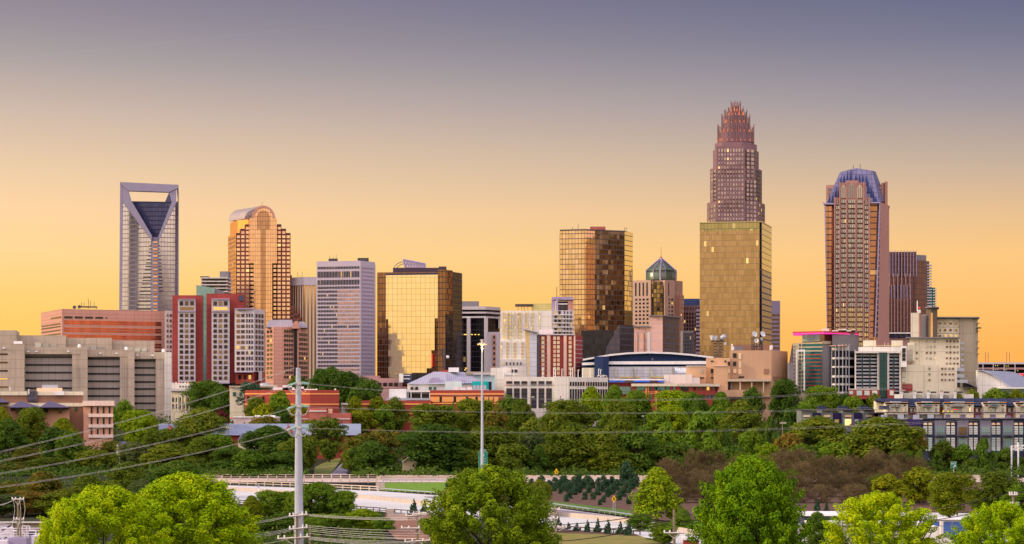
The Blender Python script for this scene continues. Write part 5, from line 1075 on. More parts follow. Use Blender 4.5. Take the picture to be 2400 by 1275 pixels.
pb(r, 'wall', [(2011, 722), (2164, 722)], 997, None, 14, lavm); bx(r, 'purple_band', 2011, 983, 2164, 997.5, 721, 15, purple); bx(r, 'purple_base', 2011, 1010, 2164, 1030, 721.4, 1, purple); bx(r, 'window', 2035, 998, 2046, 1009, 721.6, .5, g_grn); bx(r, 'glass_corner', 2007, 983, 2013, 1020, 720, 3, g_tealr)
for k, x0 in enumerate((2065, 2104, 2140, 2174)): bx(r, 'roof_pod', x0, 972, x0 + 15, 983, 726, 6, steel); bx(r, 'roof_screen', x0 + 17, 971, x0 + 34, 981, 729, 3, white if k % 2 else offwhite)
r = bld('charcoal_apartments', 'long charcoal apartment block with framed balconies and white blinds at right', 2290, 720, turn=0.2)
bal = M('balcony_panel', A(128, 120, 136)); cg = M('charcoal_panel', A(56, 60, 80), var=.1, joint=(2.4, 1.5)); pb(r, 'wall', [(2163, 720), (2440, 720)], 981.5, None, 14, cg)
bx(r, 'long_canopy', 2034, 966.5, 2440, 968.6, 726, 12, dsteel); bx(r, 'parapet', 2162, 980.4, 2440, 982.2, 719, 16, gray_d)
for k in range(8): bx(r, 'roof_pod', 2216 + k * 35.2, 972, 2228 + k * 35.2, 981, 728, 5, lavm)
for k in range(5):
    x0 = 2190.5 + k * 53.2
    for f, y in enumerate((985, 1024)):
        bx(r, 'balcony_recess', x0, y, x0 + 26, y + 36, 719.7, .4, bal if f == 0 else gray); bx(r, 'balcony_door', x0 + 3.8, (1000 if f == 0 else 1027), x0 + 22.5, y + 34, 719.4, .4, wdoor := (bpy.data.materials.get('balcony_glass') or WM('balcony_glass', [A(150, 172, 170), A(136, 160, 160)], .2, .2)) if (k, f) != (1, 0) else wbrown)
        bx(r, 'balcony_floor', x0 - .5, y + 36, x0 + 26.5, y + 38, 717.6, 2.6, gray_d); m = MB()
        for j in range(14): m.box(P(x0 + 1 + j * 1.85, y + 32, 717.8), (.05, .05, 1.2))
        m.box(P(x0 + 13, y + 28.5, 717.8), (3.9, .07, .07)); m.build('balcony_rail', dsteel, r)
        for j in range(3): bx(r, 'door_bar', x0 + 6.5 + j * 5.6, 1000 if f == 0 else 1027, x0 + 7.1 + j * 5.6, y + 34, 719.3, .1, dsteel)
        for q_, xx in enumerate((x0 - 26, x0 - 14.6)):
            if xx < 2164: continue
            blind = (k * 3 + f * 2 + q_ // 2) % 3 != 1
            wr(r, [(xx, 999 if f == 0 else 1026, xx + 8.6, y + 33)], 719.9, wwhite if blind else wd)
            for j in range(4): bx(r, 'glazing_bar', xx, 1004 + 5 * j + (0 if f == 0 else 26), xx + 8.6, 1004.7 + 5 * j + (0 if f == 0 else 26), 719.5, .1, cg)
            if f == 0: pe(r, 'fanlight', [(xx, 996)] + [(xx, 993)] + arc(xx + 4.3, 993, 4.3, 2.4, 180, 0, 6) + [(xx + 8.6, 996)], 719.6, .3, wcream)
for x in (2211, 2222, 2232): t = thing('yellow_umbrella', 'folded yellow roof umbrella, %s of three behind the charcoal apartments' % {2211: 'left', 2222: 'middle', 2232: 'right'}[x], 'umbrella', P(x, 968, 744), 'yellow umbrellas'); m = MB(); c = P(x, 961, 744); m.lathe((c.x, c.y), [(.35, Z(968, 744)), (.3, Z(964, 744)), (.02, c.z)], 8); m.build('canopy', wlit if False else M('yellow_cloth', A(240, 196, 20)) if x == 2211 else bpy.data.materials['yellow_cloth'], t); m = MB(); m.tube([P(x, 969, 744), P(x, 966, 744)], .05, 5); m.build('pole', dsteel, t)
t = thing('red_umbrella', 'open red umbrella on the roof right of the yellow ones', 'umbrella', P(2240, 968, 742)); m = MB(); c = P(2239, 957.5, 742); m.lathe((c.x, c.y), [(.9, c.z - .45), (.02, c.z)], 10); m.build('canopy', M('red_cloth', A(230, 40, 50)), t); m = MB(); m.tube([P(2239, 968, 742), P(2239, 958, 742)], .05, 5); m.build('pole', dsteel, t)
r = bld('cream_gabled_house', 'small cream gabled house half hidden by trees beyond the expressway', 965, 640, 'house')
pe(r, 'gable_wall', [(943, 1083), (958, 1071), (976, 1086), (976, 1125), (943, 1125)], 640, 8, M('house_cream', A(214, 190, 160))); pe(r, 'roof', [(942, 1082), (958, 1069.5), (980, 1086), (978, 1087), (958, 1071.5), (942, 1084)], 638.6, 11, white); m = MB(); m.face([P(958, 1070, 638.8), P(984, 1070, 652), P(984, 1088, 652), P(978, 1086.5, 638.8)]); m.build('slate_slope', roofb, r); m = MB(); m.face([P(941, 1076, 650), P(957, 1058, 650), P(976, 1056, 660), P(960, 1072, 650)]); m.build('red_roof', red_dk, r)
r = bld('brick_gabled_house', 'small house with brick gable and dark roof left of the steel pole', 600, 700, 'house')
pe(r, 'gable_wall', [(590, 1020), (602, 1011), (604, 1018), (604, 1030), (590, 1030)], 700, 8, lb); m = MB(); m.face([P(556, 1032, 698), P(596, 1024, 698), P(601, 1011, 706), P(566, 1016, 706)]); m.build('roof', roofp, r); pb(r, 'wall', [(558, 700), (604, 700)], 1028, None, 7, cream)
r = bld('grey_gabled_house', 'small house with a grey roof peeking between trees at left', 290, 700, 'house')
m = MB(); m.face([P(272, 1046, 700), P(302, 1042, 700), P(294, 1034, 706), P(278, 1036, 706)]); m.build('roof', roofp, r); pb(r, 'wall', [(273, 701), (301, 701)], 1043, None, 6, cream)
# ================================================================ ground, roads
def stru(o, kind='structure'): o['kind'] = kind; return o
soil = M('leaf_litter_soil', (.035, .04, .018), var=.4, scale=.08, streak=0)
ys = [-4000, -1500, -500, 0, 300, 690] + list(range(720, 1320, 30)) + [1500, 2500, 5000, 12000]; xs = [-7000, -3000, -1500] + list(range(-1000, 1001, 100)) + [1500, 3000, 7000]
m = MB()
for y0, y1 in zip(ys, ys[1:]):
    for x0, x1 in zip(xs, xs[1:]): m.face([(x0, y0, gz(y0)), (x1, y0, gz(y0)), (x1, y1, gz(y1)), (x0, y1, gz(y1))])
stru(m.build('ground', soil))
road_c = M('concrete_pavement', A(204, 196, 197), var=.14, scale=.05, streak=.2); asph = M('asphalt', A(142, 128, 140), var=.1)
deckm = M('bridge_deck_concrete', A(206, 178, 172), var=.08); barr = M('barrier_concrete', A(186, 164, 154), var=.14); railm = M('tan_rail', A(206, 182, 166), rough=.6)
def grassm(name, a, b):
    m_, t, bs, o = new_mat(name); tcn = nn(t, 'ShaderNodeTexCoord'); n1 = nn(t, 'ShaderNodeTexNoise'); n1.inputs['Scale'].default_value = .35; n1.inputs['Detail'].default_value = 8; ln(t, tcn.outputs['Object'], n1.inputs['Vector'])
    ln(t, ramp(t, n1.outputs[0], [(.35, a), (.65, b)]), bs.inputs['Base Color']); bs.inputs['Roughness'].default_value = .9; return m_
lawn = grassm('bright_lawn', (.10, .24, .008), (.16, .32, .012)); lawn2 = grassm('dry_lawn', (.17, .19, .025), (.26, .22, .06)); mulch = grassm('bark_mulch', (.08, .042, .030), (.14, .078, .054)); earth = grassm('red_earth', (.2, .09, .06), (.28, .15, .1)); ivy = grassm('ground_ivy', (.05, .14, .01), (.09, .2, .015))
def sheet(name, pxs, mat, dz=.05, kind='structure'):
    m = MB(); m.face([G(x, y, 0) + Vector((0, 0, dz)) for x, y in pxs]); o = m.build(name, mat); o['kind'] = kind; return o
def ribbon(name, far, near, mat, dz):
    m = MB(); n = 40
    def samp(pl, t):
        x = pl[0][0] + (pl[-1][0] - pl[0][0]) * t; return (x, float(np.interp(x, [p[0] for p in pl], [p[1] for p in pl])))
    for i in range(n):
        a, b = i / n, (i + 1) / n; m.face([G(*samp(far, a)) + Vector((0, 0, dz)), G(*samp(far, b)) + Vector((0, 0, dz)), G(*samp(near, b)) + Vector((0, 0, dz)), G(*samp(near, a)) + Vector((0, 0, dz))])
    return stru(m.build(name, mat))
HF = [(380, 1133), (560, 1139), (700, 1144), (890, 1152), (1040, 1163), (1200, 1182), (1290, 1190), (1480, 1216), (1660, 1250)]
HN = [(380, 1166), (570, 1182), (830, 1197), (1000, 1207), (1200, 1224), (1330, 1243), (1470, 1252), (1660, 1292)]
ribbon('expressway', HF, HN, road_c, .10); ribbon('upper_road', [(380, 1122), (2480, 1121)], [(380, 1131.5), (2480, 1130.5)], deckm, .13)
ribbon('expressway_shoulder', [(1280, 1191), (1480, 1217), (1660, 1251)], [(1280, 1197), (1480, 1224), (1660, 1258)], asph, .15); sheet('road_patch', [(992, 1165), (1040, 1165), (1040, 1170), (1020, 1171)], asph, .16)
sheet('lawn', [(892, 1132.5), (1060, 1131.5), (1040, 1158), (890, 1151)], lawn, .18); sheet('lawn', [(455, 1131.6), (500, 1131.8), (500, 1135), (455, 1133)], lawn, .18)
sheet('mulch_bed', [(1060, 1132), (1500, 1131), (1560, 1222), (1270, 1187), (1040, 1160)], mulch, .17); sheet('ivy_strip', [(1272, 1174), (1340, 1182), (1480, 1199), (1480, 1213), (1290, 1187)], ivy, .22)
sheet('mulch_slope', [(1500, 1131), (2320, 1131), (2320, 1200), (1560, 1222)], mulch, .16); sheet('mulch_strip', [(1300, 1244), (1490, 1254), (1500, 1259), (1300, 1250)], mulch, .2); sheet('dry_lawn', [(1250, 1249), (1500, 1258), (1640, 1310), (1180, 1310)], lawn2, .19)
sheet('earth_bank', [(905, 1207), (1010, 1210), (1010, 1268), (930, 1268), (895, 1232)], earth, .21)
sheet('verge', [(735, 1113), (738, 1096), (760, 1085), (800, 1072), (800, 1080), (775, 1113)], grassm('verge_grass', (.12, .2, .02), (.24, .2, .07)), .2); sheet('side_road', [(772, 1116), (800, 1088), (812, 1088), (815, 1100), (813, 1116)], asph, .22)
sheet('yard', [(1880, 1200), (2300, 1205), (2400, 1275), (1800, 1275)], M('yard_concrete', A(206, 196, 196)), .2)
def wall3(name, pxs, h, th, mat, lab, cat, dz=.1, cap=None, n=1):
    t = None; m = MB(); pts = [G(x, y) + Vector((0, 0, dz)) for x, y in pxs]
    for a, b in zip(pts, pts[1:]):
        d = (b - a); m.box((a + b) / 2 + Vector((0, 0, h / 2)), (d.length, th, h), math.atan2(d.y, d.x))
    return tag(m.build(name, mat), lab, cat)
def dense(pl, step):
    out = []
    for (x0, y0), (x1, y1) in zip(pl, pl[1:]):
        n = max(1, int(abs(x1 - x0) / step)); out += [(x0 + (x1 - x0) * i / n, y0 + (y1 - y0) * i / n) for i in range(n)]
    return out + [pl[-1]]
def railing(lab, pl, h, step, mat, rails=2, name='railing', post=.22, cat='railing'):
    pts = [G(*p) + Vector((0, 0, .12)) for p in dense(pl, step)]; t = thing(name, lab, cat, pts[0])
    for k in range(rails):
        m = MB()
        for a, b in zip(pts, pts[1:]): d = b - a; m.box((a + b) / 2 + Vector((0, 0, h - k * h / rails - .1)), (d.length, .16, .2 if k == 0 else .16), math.atan2(d.y, d.x))
        m.build('rail', mat, t)
    for i, p in enumerate(pts): m = MB(); m.box(p + Vector((0, 0, h / 2)), (post * 1.4, post, h)); m.build('post', mat, t)
    return t
railing('tan bridge railing along the far side of the upper road', [(520, 1123), (884, 1123)], 1.35, 20.6, railm); railing('tan bridge railing along the near side of the upper road', [(500, 1131), (884, 1133)], 1.2, 20.6, railm); railing('tan railing slanting along the far edge of the expressway, left of the lawn', [(500, 1135), (700, 1143), (886, 1152)], 1.3, 19, railm)
wall3('parapet_wall', dense([(446, 1121.5), (522, 1120)], 20), 1.0, .4, railm, 'pale concrete parapet left of the far bridge railing', 'wall'); wall3('parapet_wall', dense([(889, 1121.5), (1500, 1121.5)], 60), .95, .4, railm, 'long pale parapet wall behind the lawn and the shrubs', 'wall'); wall3('parapet_wall', dense([(1500, 1121.5), (2330, 1121)], 60), .95, .4, railm, 'long pale parapet wall behind the bare brown shrubs', 'wall')
wall3('median_barrier', dense([(440, 1145), (545, 1151), (700, 1160), (830, 1168), (890, 1173), (960, 1181), (1040, 1190), (1180, 1201), (1300, 1210), (1480, 1227), (1660, 1262)], 24), .95, .5, barr, 'concrete median barrier running down the middle of the expressway', 'barrier')
railing('grey guardrail between the lawn and the expressway', [(890, 1151), (1040, 1162)], .75, 14, steel, 1, 'guardrail', .12, 'guardrail'); railing('grey guardrail along the upper road behind the lawn', [(898, 1131.6), (1060, 1131)], .75, 17, steel, 1, 'guardrail', .12, 'guardrail'); railing('grey guardrail below the shrub bed with ivy beside it', [(1290, 1187), (1480, 1214)], .75, 12, steel, 1, 'guardrail', .12, 'guardrail')
railing('dark guardrail on the near side of the expressway, left of the concrete end block', [(560, 1182), (830, 1197), (905, 1202)], .95, 15, dsteel, 2, 'guardrail', .14, 'guardrail'); railing('dark guardrail on the near side of the expressway behind the little conifers', [(925, 1203), (1000, 1208), (1330, 1244), (1500, 1256)], .8, 15, dsteel, 1, 'guardrail', .14, 'guardrail')
def block(name, lab, cat, x0, y0, x1, y1, d, mat):
    g = G(x0, y1); m = MB(); Y = g.y; m.prism([(X(x0, Y), Y), (X(x1, Y), Y), (X(x1, Y), Y + d), (X(x0, Y), Y + d)], gz(Y) - .2, Z(y0, Y)); return tag(m.build(name, mat), lab, cat)
block('bridge_end_block', 'concrete block ending the far bridge railing, left of the lawn', 'concrete block', 884, 1117, 893, 1125, 3, railm); block('bridge_abutment', 'tan concrete abutment under the upper road, left of the lawn', 'abutment', 881, 1132, 902, 1149, 2.5, barr); block('bridge_end_block', 'concrete block ending the dark near guardrail by the earth bank', 'concrete block', 905, 1193, 926, 1203, 1.5, barr); block('retaining_wall', 'low concrete retaining wall above the earth bank', 'wall', 908, 1204, 955, 1222, 1.2, barr); block('bridge_end_block', 'tan concrete block where the expressway railing begins at left', 'concrete block', 485, 1126, 500, 1135, 2, barr)
t = tag(thing('shaded_bridge_girder', 0, 0, G(750, 1136)), 'bridge girder coloured black for shade below the near railing of the upper road', 'girder'); a, b = G(600, 1134), G(882, 1139); m = MB(); m.box((a + b) / 2 + Vector((0, .4, .35)), ((b - a).length, .6, .9), math.atan2((b - a).y, (b - a).x)); m.build('girder', dark, t)  # near-black girder box stands for the shade under the bridge deck

# ================================================================ trees
def leafmat(name, c1, c2, c3, trans=.42, scale=5.):
    if trans == .42: c1, c2, c3 = [tuple(x * s_ for x, s_ in zip(c, (1.42, 1.3, 1.15))) for c in (c1, c2, c3)]
    m_, t, b, o = new_mat(name); tcn = nn(t, 'ShaderNodeTexCoord'); oi = nn(t, 'ShaderNodeObjectInfo'); ge = nn(t, 'ShaderNodeNewGeometry')
    n1 = nn(t, 'ShaderNodeTexNoise'); n1.inputs['Scale'].default_value = scale; n1.inputs['Detail'].default_value = 4; ln(t, tcn.outputs['Object'], n1.inputs['Vector'])
    f = mth(t, 'ADD', mth(t, 'MULTIPLY', n1.outputs[0], .8), mth(t, 'ADD', mth(t, 'MULTIPLY', oi.outputs['Random'], .26), mth(t, 'MULTIPLY', ge.outputs['Random Per Island'], .18)))
    c = ramp(t, f, [(.36, c1), (.62, c2), (.86, c3)]); ln(t, c, b.inputs['Base Color']); b.inputs['Roughness'].default_value = .6; b.inputs['Specular IOR Level'].default_value = .06
    tr = nn(t, 'ShaderNodeBsdfTranslucent'); ln(t, c, tr.inputs[0]); mx = nn(t, 'ShaderNodeMixShader'); mx.inputs[0].default_value = trans; ln(t, b.outputs[0], mx.inputs[1]); ln(t, tr.outputs[0], mx.inputs[2]); ln(t, mx.outputs[0], o.inputs[0]); return m_
LEAF = {
 'dark green': leafmat('dark_green_leaves', (.030, .075, .012), (.06, .135, .018), (.105, .19, .022)),
 'mid green': leafmat('mid_green_leaves', (.055, .13, .012), (.10, .205, .016), (.16, .27, .02)),
 'bright green': leafmat('bright_green_leaves', (.10, .20, .008), (.18, .30, .010), (.27, .38, .014)),
 'olive': leafmat('olive_leaves', (.055, .10, .012), (.10, .165, .016), (.165, .225, .02)),
 'yellow-green': leafmat('yellow_green_leaves', (.085, .135, .008), (.15, .21, .010), (.23, .285, .012)),
 'rust-tinged': leafmat('rust_leaves', (.06, .10, .014), (.12, .14, .02), (.24, .16, .035)),
 'grey-green': leafmat('grey_green_leaves', (.05, .095, .034), (.09, .14, .046), (.14, .185, .06)),
 'blue-green': leafmat('conifer_needles', (.022, .062, .032), (.036, .088, .045), (.055, .115, .055), .1),
 'maroon': leafmat('maroon_leaves', (.06, .016, .016), (.11, .03, .03), (.16, .05, .045)),
 'bare brown': leafmat('brown_twigs', (.06, .048, .022), (.125, .098, .046), (.22, .178, .088), .1),
 'vivid': leafmat('sunny_maple_leaves', (.10, .23, .002), (.27, .46, .003), (.49, .62, .004), .14, 5),
 'warm': leafmat('warm_maple_leaves', (.08, .16, .005), (.20, .315, .007), (.36, .45, .012), .14, 5),
 'rich': leafmat('rich_green_leaves', (.05, .14, .003), (.14, .30, .004), (.29, .46, .006), .14, 5),
}
bark = M('bark', (.07, .05, .035), var=.3, scale=1.)
def leafmesh(name, seed, n, leaf, shape='round', lobes=46, lr=(.10, .20), up=.35, fill=.18, aniso=1., el=1., jr=.30):
    """unit crown: about 1 wide, z from 0 to 1, leaf clumps on many small lobes so that gaps and shaded hollows stay"""
    g = np.random.default_rng(seed); C = []
    for i in range(lobes * 3):
        if len(C) >= lobes: break
        z = g.random(); a = g.random() * 2 * math.pi; rr = math.sqrt(g.random()) * .88 + .12
        if shape == 'round': R = .5 * math.sqrt(max(0, 1 - (2 * z - .92) ** 2 / 1.18)); 
        elif shape == 'dome': R = .5 * min(1, max(.05, (1 - z)) ** .55 * 1.12)
        elif shape == 'spread': R = .5 * math.sqrt(max(.02, 1 - (1.7 * z - .95) ** 2)) * (.85 + .3 * math.sin(3 * a + seed))
        elif shape == 'cone': R = .5 * (1 - z) ** .85 + .02
        elif shape == 'column': R = .5 * min(1, (1 - z) * 2.2 + .15) ** .7
        else: R = .5 * (.35 + .75 * z) * math.sqrt(max(.1, 1.25 - z))
        R *= 1 - jr + (jr + .08) * g.random(); r = lr[0] + (lr[1] - lr[0]) * g.random()
        if shape in ('cone', 'column'): r *= (1.15 - z) if shape == 'cone' else .7
        rr = rr if g.random() < .3 else .72 + .28 * g.random()
        k = max(0, R - r * .6) * rr; C.append((k * math.cos(a), k * math.sin(a), r * .5 + z * (1 - r * .9), r))
    C = np.array(C); w = C[:, 3] ** 2; idx = g.choice(len(C), n, p=w / w.sum()); c = C[idx]
    d = g.normal(size=(n, 3)); d[:, 2] += .25; d /= np.linalg.norm(d, axis=1)[:, None]
    rad = c[:, 3] * np.where(g.random(n) < fill, g.random(n) ** .5, .82 + .26 * g.random(n))
    ax = c[:, :3] * np.array([1.3, 1.3, 0]); ax[:, 2] = .6; ax /= np.linalg.norm(ax, axis=1)[:, None]     # shoots lean outward and up
    p = c[:, :3] + d * rad[:, None] * np.array([1, 1, .85]); p += ax * ((d * ax).sum(1) * rad)[:, None] * (el - 1); nr = d + g.normal(size=(n, 3)) * .34; nr[:, 2] += up; nr /= np.linalg.norm(nr, axis=1)[:, None]
    u = np.cross(nr, g.normal(size=(n, 3)))
    if aniso < .5: u = d * .6 + g.normal(size=(n, 3)) * .35; u[:, 2] += .8; nr = np.cross(u, g.normal(size=(n, 3)))     # upright twigs
    u /= np.linalg.norm(u, axis=1)[:, None]; nr /= np.linalg.norm(nr, axis=1)[:, None]; v = np.cross(nr, u); s = leaf * (.6 + .8 * g.random(n))[:, None]; u *= s; v *= s * (.62 if aniso == 1. else .62 * aniso)
    if aniso != 1.: u *= 1.3
    V = np.stack([p - u, p - v * .9 + u * .1, p + u, p + v], 1).reshape(-1, 3); me = bpy.data.meshes.new(name)
    me.vertices.add(4 * n); me.vertices.foreach_set('co', V.ravel()); me.loops.add(4 * n); me.loops.foreach_set('vertex_index', np.arange(4 * n)); me.polygons.add(n); me.polygons.foreach_set('loop_start', np.arange(n) * 4); me.polygons.foreach_set('loop_total', np.full(n, 4)); me.update(); me.validate()
    return me
def trunkmesh(seed, nl=6, h0=.0, thick=.03):
    g = random.Random(seed); b = MB(); b.tube([(0, 0, -.02), (.01, 0, .25), (-.01, .01, .5), (.01, 0, .8)], [thick, thick * .75, thick * .55, thick * .15], 7)
    for i in range(nl):
        a = g.random() * 6.3; z = .2 + .4 * g.random(); r = .22 + .16 * g.random(); b.tube([(0, 0, z), (r * .5 * math.cos(a), r * .5 * math.sin(a), z + .14), (r * math.cos(a), r * math.sin(a), z + .2 + .25 * g.random())], [thick * .5, thick * .34, thick * .1], 5)
    o = b.build('trunk', bark); me = o.data; bpy.data.objects.remove(o); return me
TR = [trunkmesh(s) for s in range(4)]
PROTO = {'big': [leafmesh('crown', 60 + s, 13000, .024, ('round', 'spread', 'dome')[s % 3], 130, (.06, .15), jr=.36) for s in range(6)], 'round': [leafmesh('crown', s, 3800, .040, 'round', 50) for s in range(4)], 'spread': [leafmesh('crown', 10 + s, 3800, .040, 'spread', 46) for s in range(3)], 'dome': [leafmesh('crown', 20 + s, 3800, .040, 'dome', 50) for s in range(3)],
 'cone': [leafmesh('crown', 30 + s, 2600, .045, 'cone', 60, (.08, .16)) for s in range(2)], 'column': [leafmesh('crown', 35 + s, 2600, .055, 'column', 44, (.16, .26)) for s in range(2)],
 'bush': [leafmesh('bush', 40 + s, 2200, .052, 'round', 30, (.15, .24)) for s in range(3)], 'twiggy': [leafmesh('crown', 50 + s, 8000, .026, 'round', 110, (.05, .10), -.1, .6, .2, 2.2) for s in range(3)]}
MCACHE = {}
def colored(me, mat):
    k = (me.name, mat.name)
    if k not in MCACHE: c = me.copy(); c.materials.clear(); c.materials.append(mat); c.name = 'crown'; MCACHE[k] = c
    return MCACHE[k]
def part(name, me, parent, loc, sc, rz=0): o = bpy.data.objects.new(name, me); COL.objects.link(o); o.parent = parent; o.location = loc; o.scale = sc; o.rotation_euler = (0, 0, rz); return o
ORD = ['first', 'second', 'third', 'fourth', 'fifth', 'sixth', 'seventh', 'eighth', 'ninth', 'tenth', 'eleventh', 'twelfth', 'thirteenth', 'fourteenth', 'fifteenth', 'sixteenth', 'seventeenth', 'eighteenth', 'nineteenth', 'twentieth']
TREES = []
CODE = {'d': 'dark green', 'm': 'mid green', 'b': 'bright green', 'o': 'olive', 'y': 'yellow-green', 'r': 'rust-tinged', 'g': 'grey-green', 'c': 'blue-green', 'n': 'maroon', 'w': 'bare brown'}
SH = {'r': 'round', 's': 'spread', 'm': 'dome', 'c': 'cone', 'l': 'column', 't': 'twiggy'}
def T(spec):
    for e in spec.split():
        px, yt, w, Y, cs = e.split(','); TREES.append((float(px), float(yt), float(w), float(Y), CODE[cs[0]], SH[cs[1]]))
# px centre, py top, px width, distance, colour + shape
T("""290,938,52,840,mr 262,952,40,850,mr 330,964,110,750,br 475,962,135,745,os 425,1000,80,738,or 20,985,110,745,dr 75,958,90,765,os 2,960,60,770,yr 148,985,105,725,yr 128,1003,85,700,dr 165,1014,80,692,dr 262,1036,66,705,rs 60,1050,110,680,rr 120,1073,125,662,or 38,1092,120,650,rr
 222,1056,125,672,os 312,1038,100,690,gr 392,1044,165,668,os 380,1008,100,712,or 100,1110,150,625,rr 205,1118,145,618,or 300,1088,145,632,or 30,1130,105,610,rr 420,1083,135,628,ds 350,1120,110,612,dr 480,1088,90,630,dr
 470,1028,110,680,os 505,1020,115,688,mr 635,1003,155,675,ds 582,1058,95,640,mr 545,1050,110,650,dr 660,1060,110,632,dr 715,1020,66,668,or 772,985,92,722,os 718,1034,50,690,dr 640,984,56,772,or 612,992,50,765,dr 738,988,62,768,or 800,1002,44,765,dr 478,895,92,925,ds 522,912,76,915,dr 517,962,38,800,nr 588,898,62,892,cs 585,934,46,842,mc 655,918,62,835,mr 620,948,64,830,yr 600,930,50,838,or
 770,864,92,1010,dr 818,874,112,990,dm 868,890,64,960,dr 700,884,70,1020,or 845,905,70,945,dr 700,948,56,828,yr 660,958,50,826,dr 545,985,36,765,dc 573,990,32,762,dc 612,978,84,770,rs 720,985,40,775,yr 832,930,42,850,yr 850,958,72,842,yr 852,1018,100,662,rr 872,1038,112,640,dr 900,1008,84,668,rs 830,1055,70,645,or
 885,930,46,868,yr 925,934,62,862,or 900,955,60,845,mr 1010,950,142,800,os 1110,938,124,812,or 1062,940,30,850,mc 1165,958,64,790,rr 1192,928,64,860,dr 1222,940,92,842,or 1020,998,185,642,ds 1010,1040,110,625,dr 1075,1050,120,622,dr 1150,1003,175,650,or 1120,1048,100,628,or 1205,1040,100,632,or 1250,1012,84,660,gr 1262,1048,64,622,dm 1230,1075,70,615,dr 2300,1148,92,430,or 2385,1138,110,425,mr 2060,1150,60,440,yr 60,1152,130,430,rr 5,1160,110,425,gr 150,1150,130,428,or 240,1130,120,450,or 330,1128,120,450,gr 1250,985,80,720,or
 1385,912,90,890,bs 1330,940,132,830,os 1440,908,82,880,mr 1492,918,92,872,mr 1582,918,124,868,bs 1575,952,82,820,br 1540,962,64,800,mr 1640,973,105,660,ml 1452,972,125,682,os 1340,998,145,645,or 1400,1008,135,638,or 1500,1008,105,640,dr 1560,1000,84,650,mr 1640,932,80,850,dr 1300,960,80,790,or 1450,940,80,840,or 1520,1040,90,625,dr 1440,1050,110,618,or 1360,1055,100,620,dr 1590,1035,90,630,dr 1280,1065,60,616,mr
 1840,893,92,862,dr 1762,910,64,872,dr 1690,924,82,860,mr 1620,924,84,858,mr 1930,908,92,868,mr 1982,924,52,872,dr 1740,944,145,780,os 1806,984,36,690,dl 1705,1003,38,662,dl 1920,983,175,690,os 1800,1040,70,652,br 1850,1018,84,660,rr 1760,1008,62,680,mr 1900,935,70,840,mr 1880,1045,90,645,mr 1960,1040,80,650,mr 2070,982,205,655,os 1930,1035,64,660,mr 2010,1020,90,665,mr 1680,955,70,800,mr 1660,1030,80,650,mr 1720,1045,80,640,dr 2000,930,60,850,mr 2050,925,50,850,or 1860,955,60,800,dr
 2140,1010,70,662,rr 2212,1036,74,655,or 2258,1045,60,650,mr 2305,1033,48,640,dl 2356,1053,54,638,dr 2392,1072,46,630,dr 2156,1058,28,640,dl 2196,1060,36,632,dl 2245,1094,54,620,dr 2080,1116,84,585,yr 2155,1098,100,580,yr 2225,1112,130,570,yr 2340,1108,120,575,os 2125,1085,50,622,dr 2280,1075,50,635,or 2110,1050,60,645,mr
 2280,914,44,880,or 2330,912,56,882,mr 2382,916,50,884,yr 2245,922,26,868,yr 2120,928,22,880,or 2352,918,40,890,dr
 690,1030,80,660,or 700,1000,50,770,or 832,1042,40,735,rr 1005,1085,60,612,dr 1500,1085,66,612,dr 1420,1085,60,612,dr 1330,1085,70,612,or 1180,1085,70,612,dr 1240,1090,50,610,dr 880,1085,60,612,or 520,1080,80,620,dr 620,1085,90,618,dr 1085,1090,50,608,dr""")
MARKS = [(0, 'the brown hip-roof building'), (300, 'the grey concrete block'), (420, 'the courthouse'), (570, 'the striped brick hall'), (835, 'the low striped wing'), (1000, 'the orange-panelled wing'), (1185, 'the white garage'), (1430, 'the blue-lit brick building'), (1690, 'the tan brick block'), (1860, 'the teal banded office'), (2010, 'the curved garage'), (2120, 'the cream apartment complex')]
CNT = {}
def place(px, yt, w, Y, colr, shp, name, label, cat, group, k):
    z0 = gz(Y); zt = Z(yt, Y); h = max(2., zt - z0); ww = w * Y / F; root = thing(name, label, cat, (X(px, Y), Y, z0), group); rz = random.random() * 6.28
    ps = PROTO[shp]; ps = PROTO['big'] if (ww > 14 or (Y < 460 and w > 60)) and shp in ('round', 'spread', 'dome') else ps; me = colored(ps[k % len(ps)], LEAF[colr]); lo = .02 if shp in ('cone', 'column', 'twiggy') else .12
    if shp not in ('cone', 'column', 'twiggy'): lo = max(lo, 1 - 1.25 * ww / h) if ww < h else lo
    part('trunk', TR[k % 4], root, (0, 0, 0), (ww * 1.0, ww * 1.0, h * .98), rz); part('crown', me, root, (0, 0, h * lo), (ww * 1.06, ww * 1.06, h * (1 - lo) * 1.02), rz); return root
def row(Y): return 'back row' if Y >= 815 else 'middle rows' if Y > 678 else 'front row'
for i_, (px, yt, w, Y, cc, ss) in enumerate(TREES):     # nobody grows on the upper road: beyond it, or well in front of it at the two sides
    if Y < 640:
        if Y < 460: pass
        elif px < 440 or (px > 2040 and Y < 600): Y = min(Y, 25 * F / (yt - HY + (.62 if px < 440 else .85 if ss != 'column' else 1.6) * w))
        else: Y = 637 + (i_ * 7) % 13
        TREES[i_] = (px, yt, w, Y, cc, ss)
TREES.sort(key=lambda t: t[0])
tot = {}
def key(t): return (t[4], t[5] in ('cone', 'column'), row(t[3]), [n for x, n in MARKS if t[0] >= x][-1])
for t in TREES: tot[key(t)] = tot.get(key(t), 0) + 1
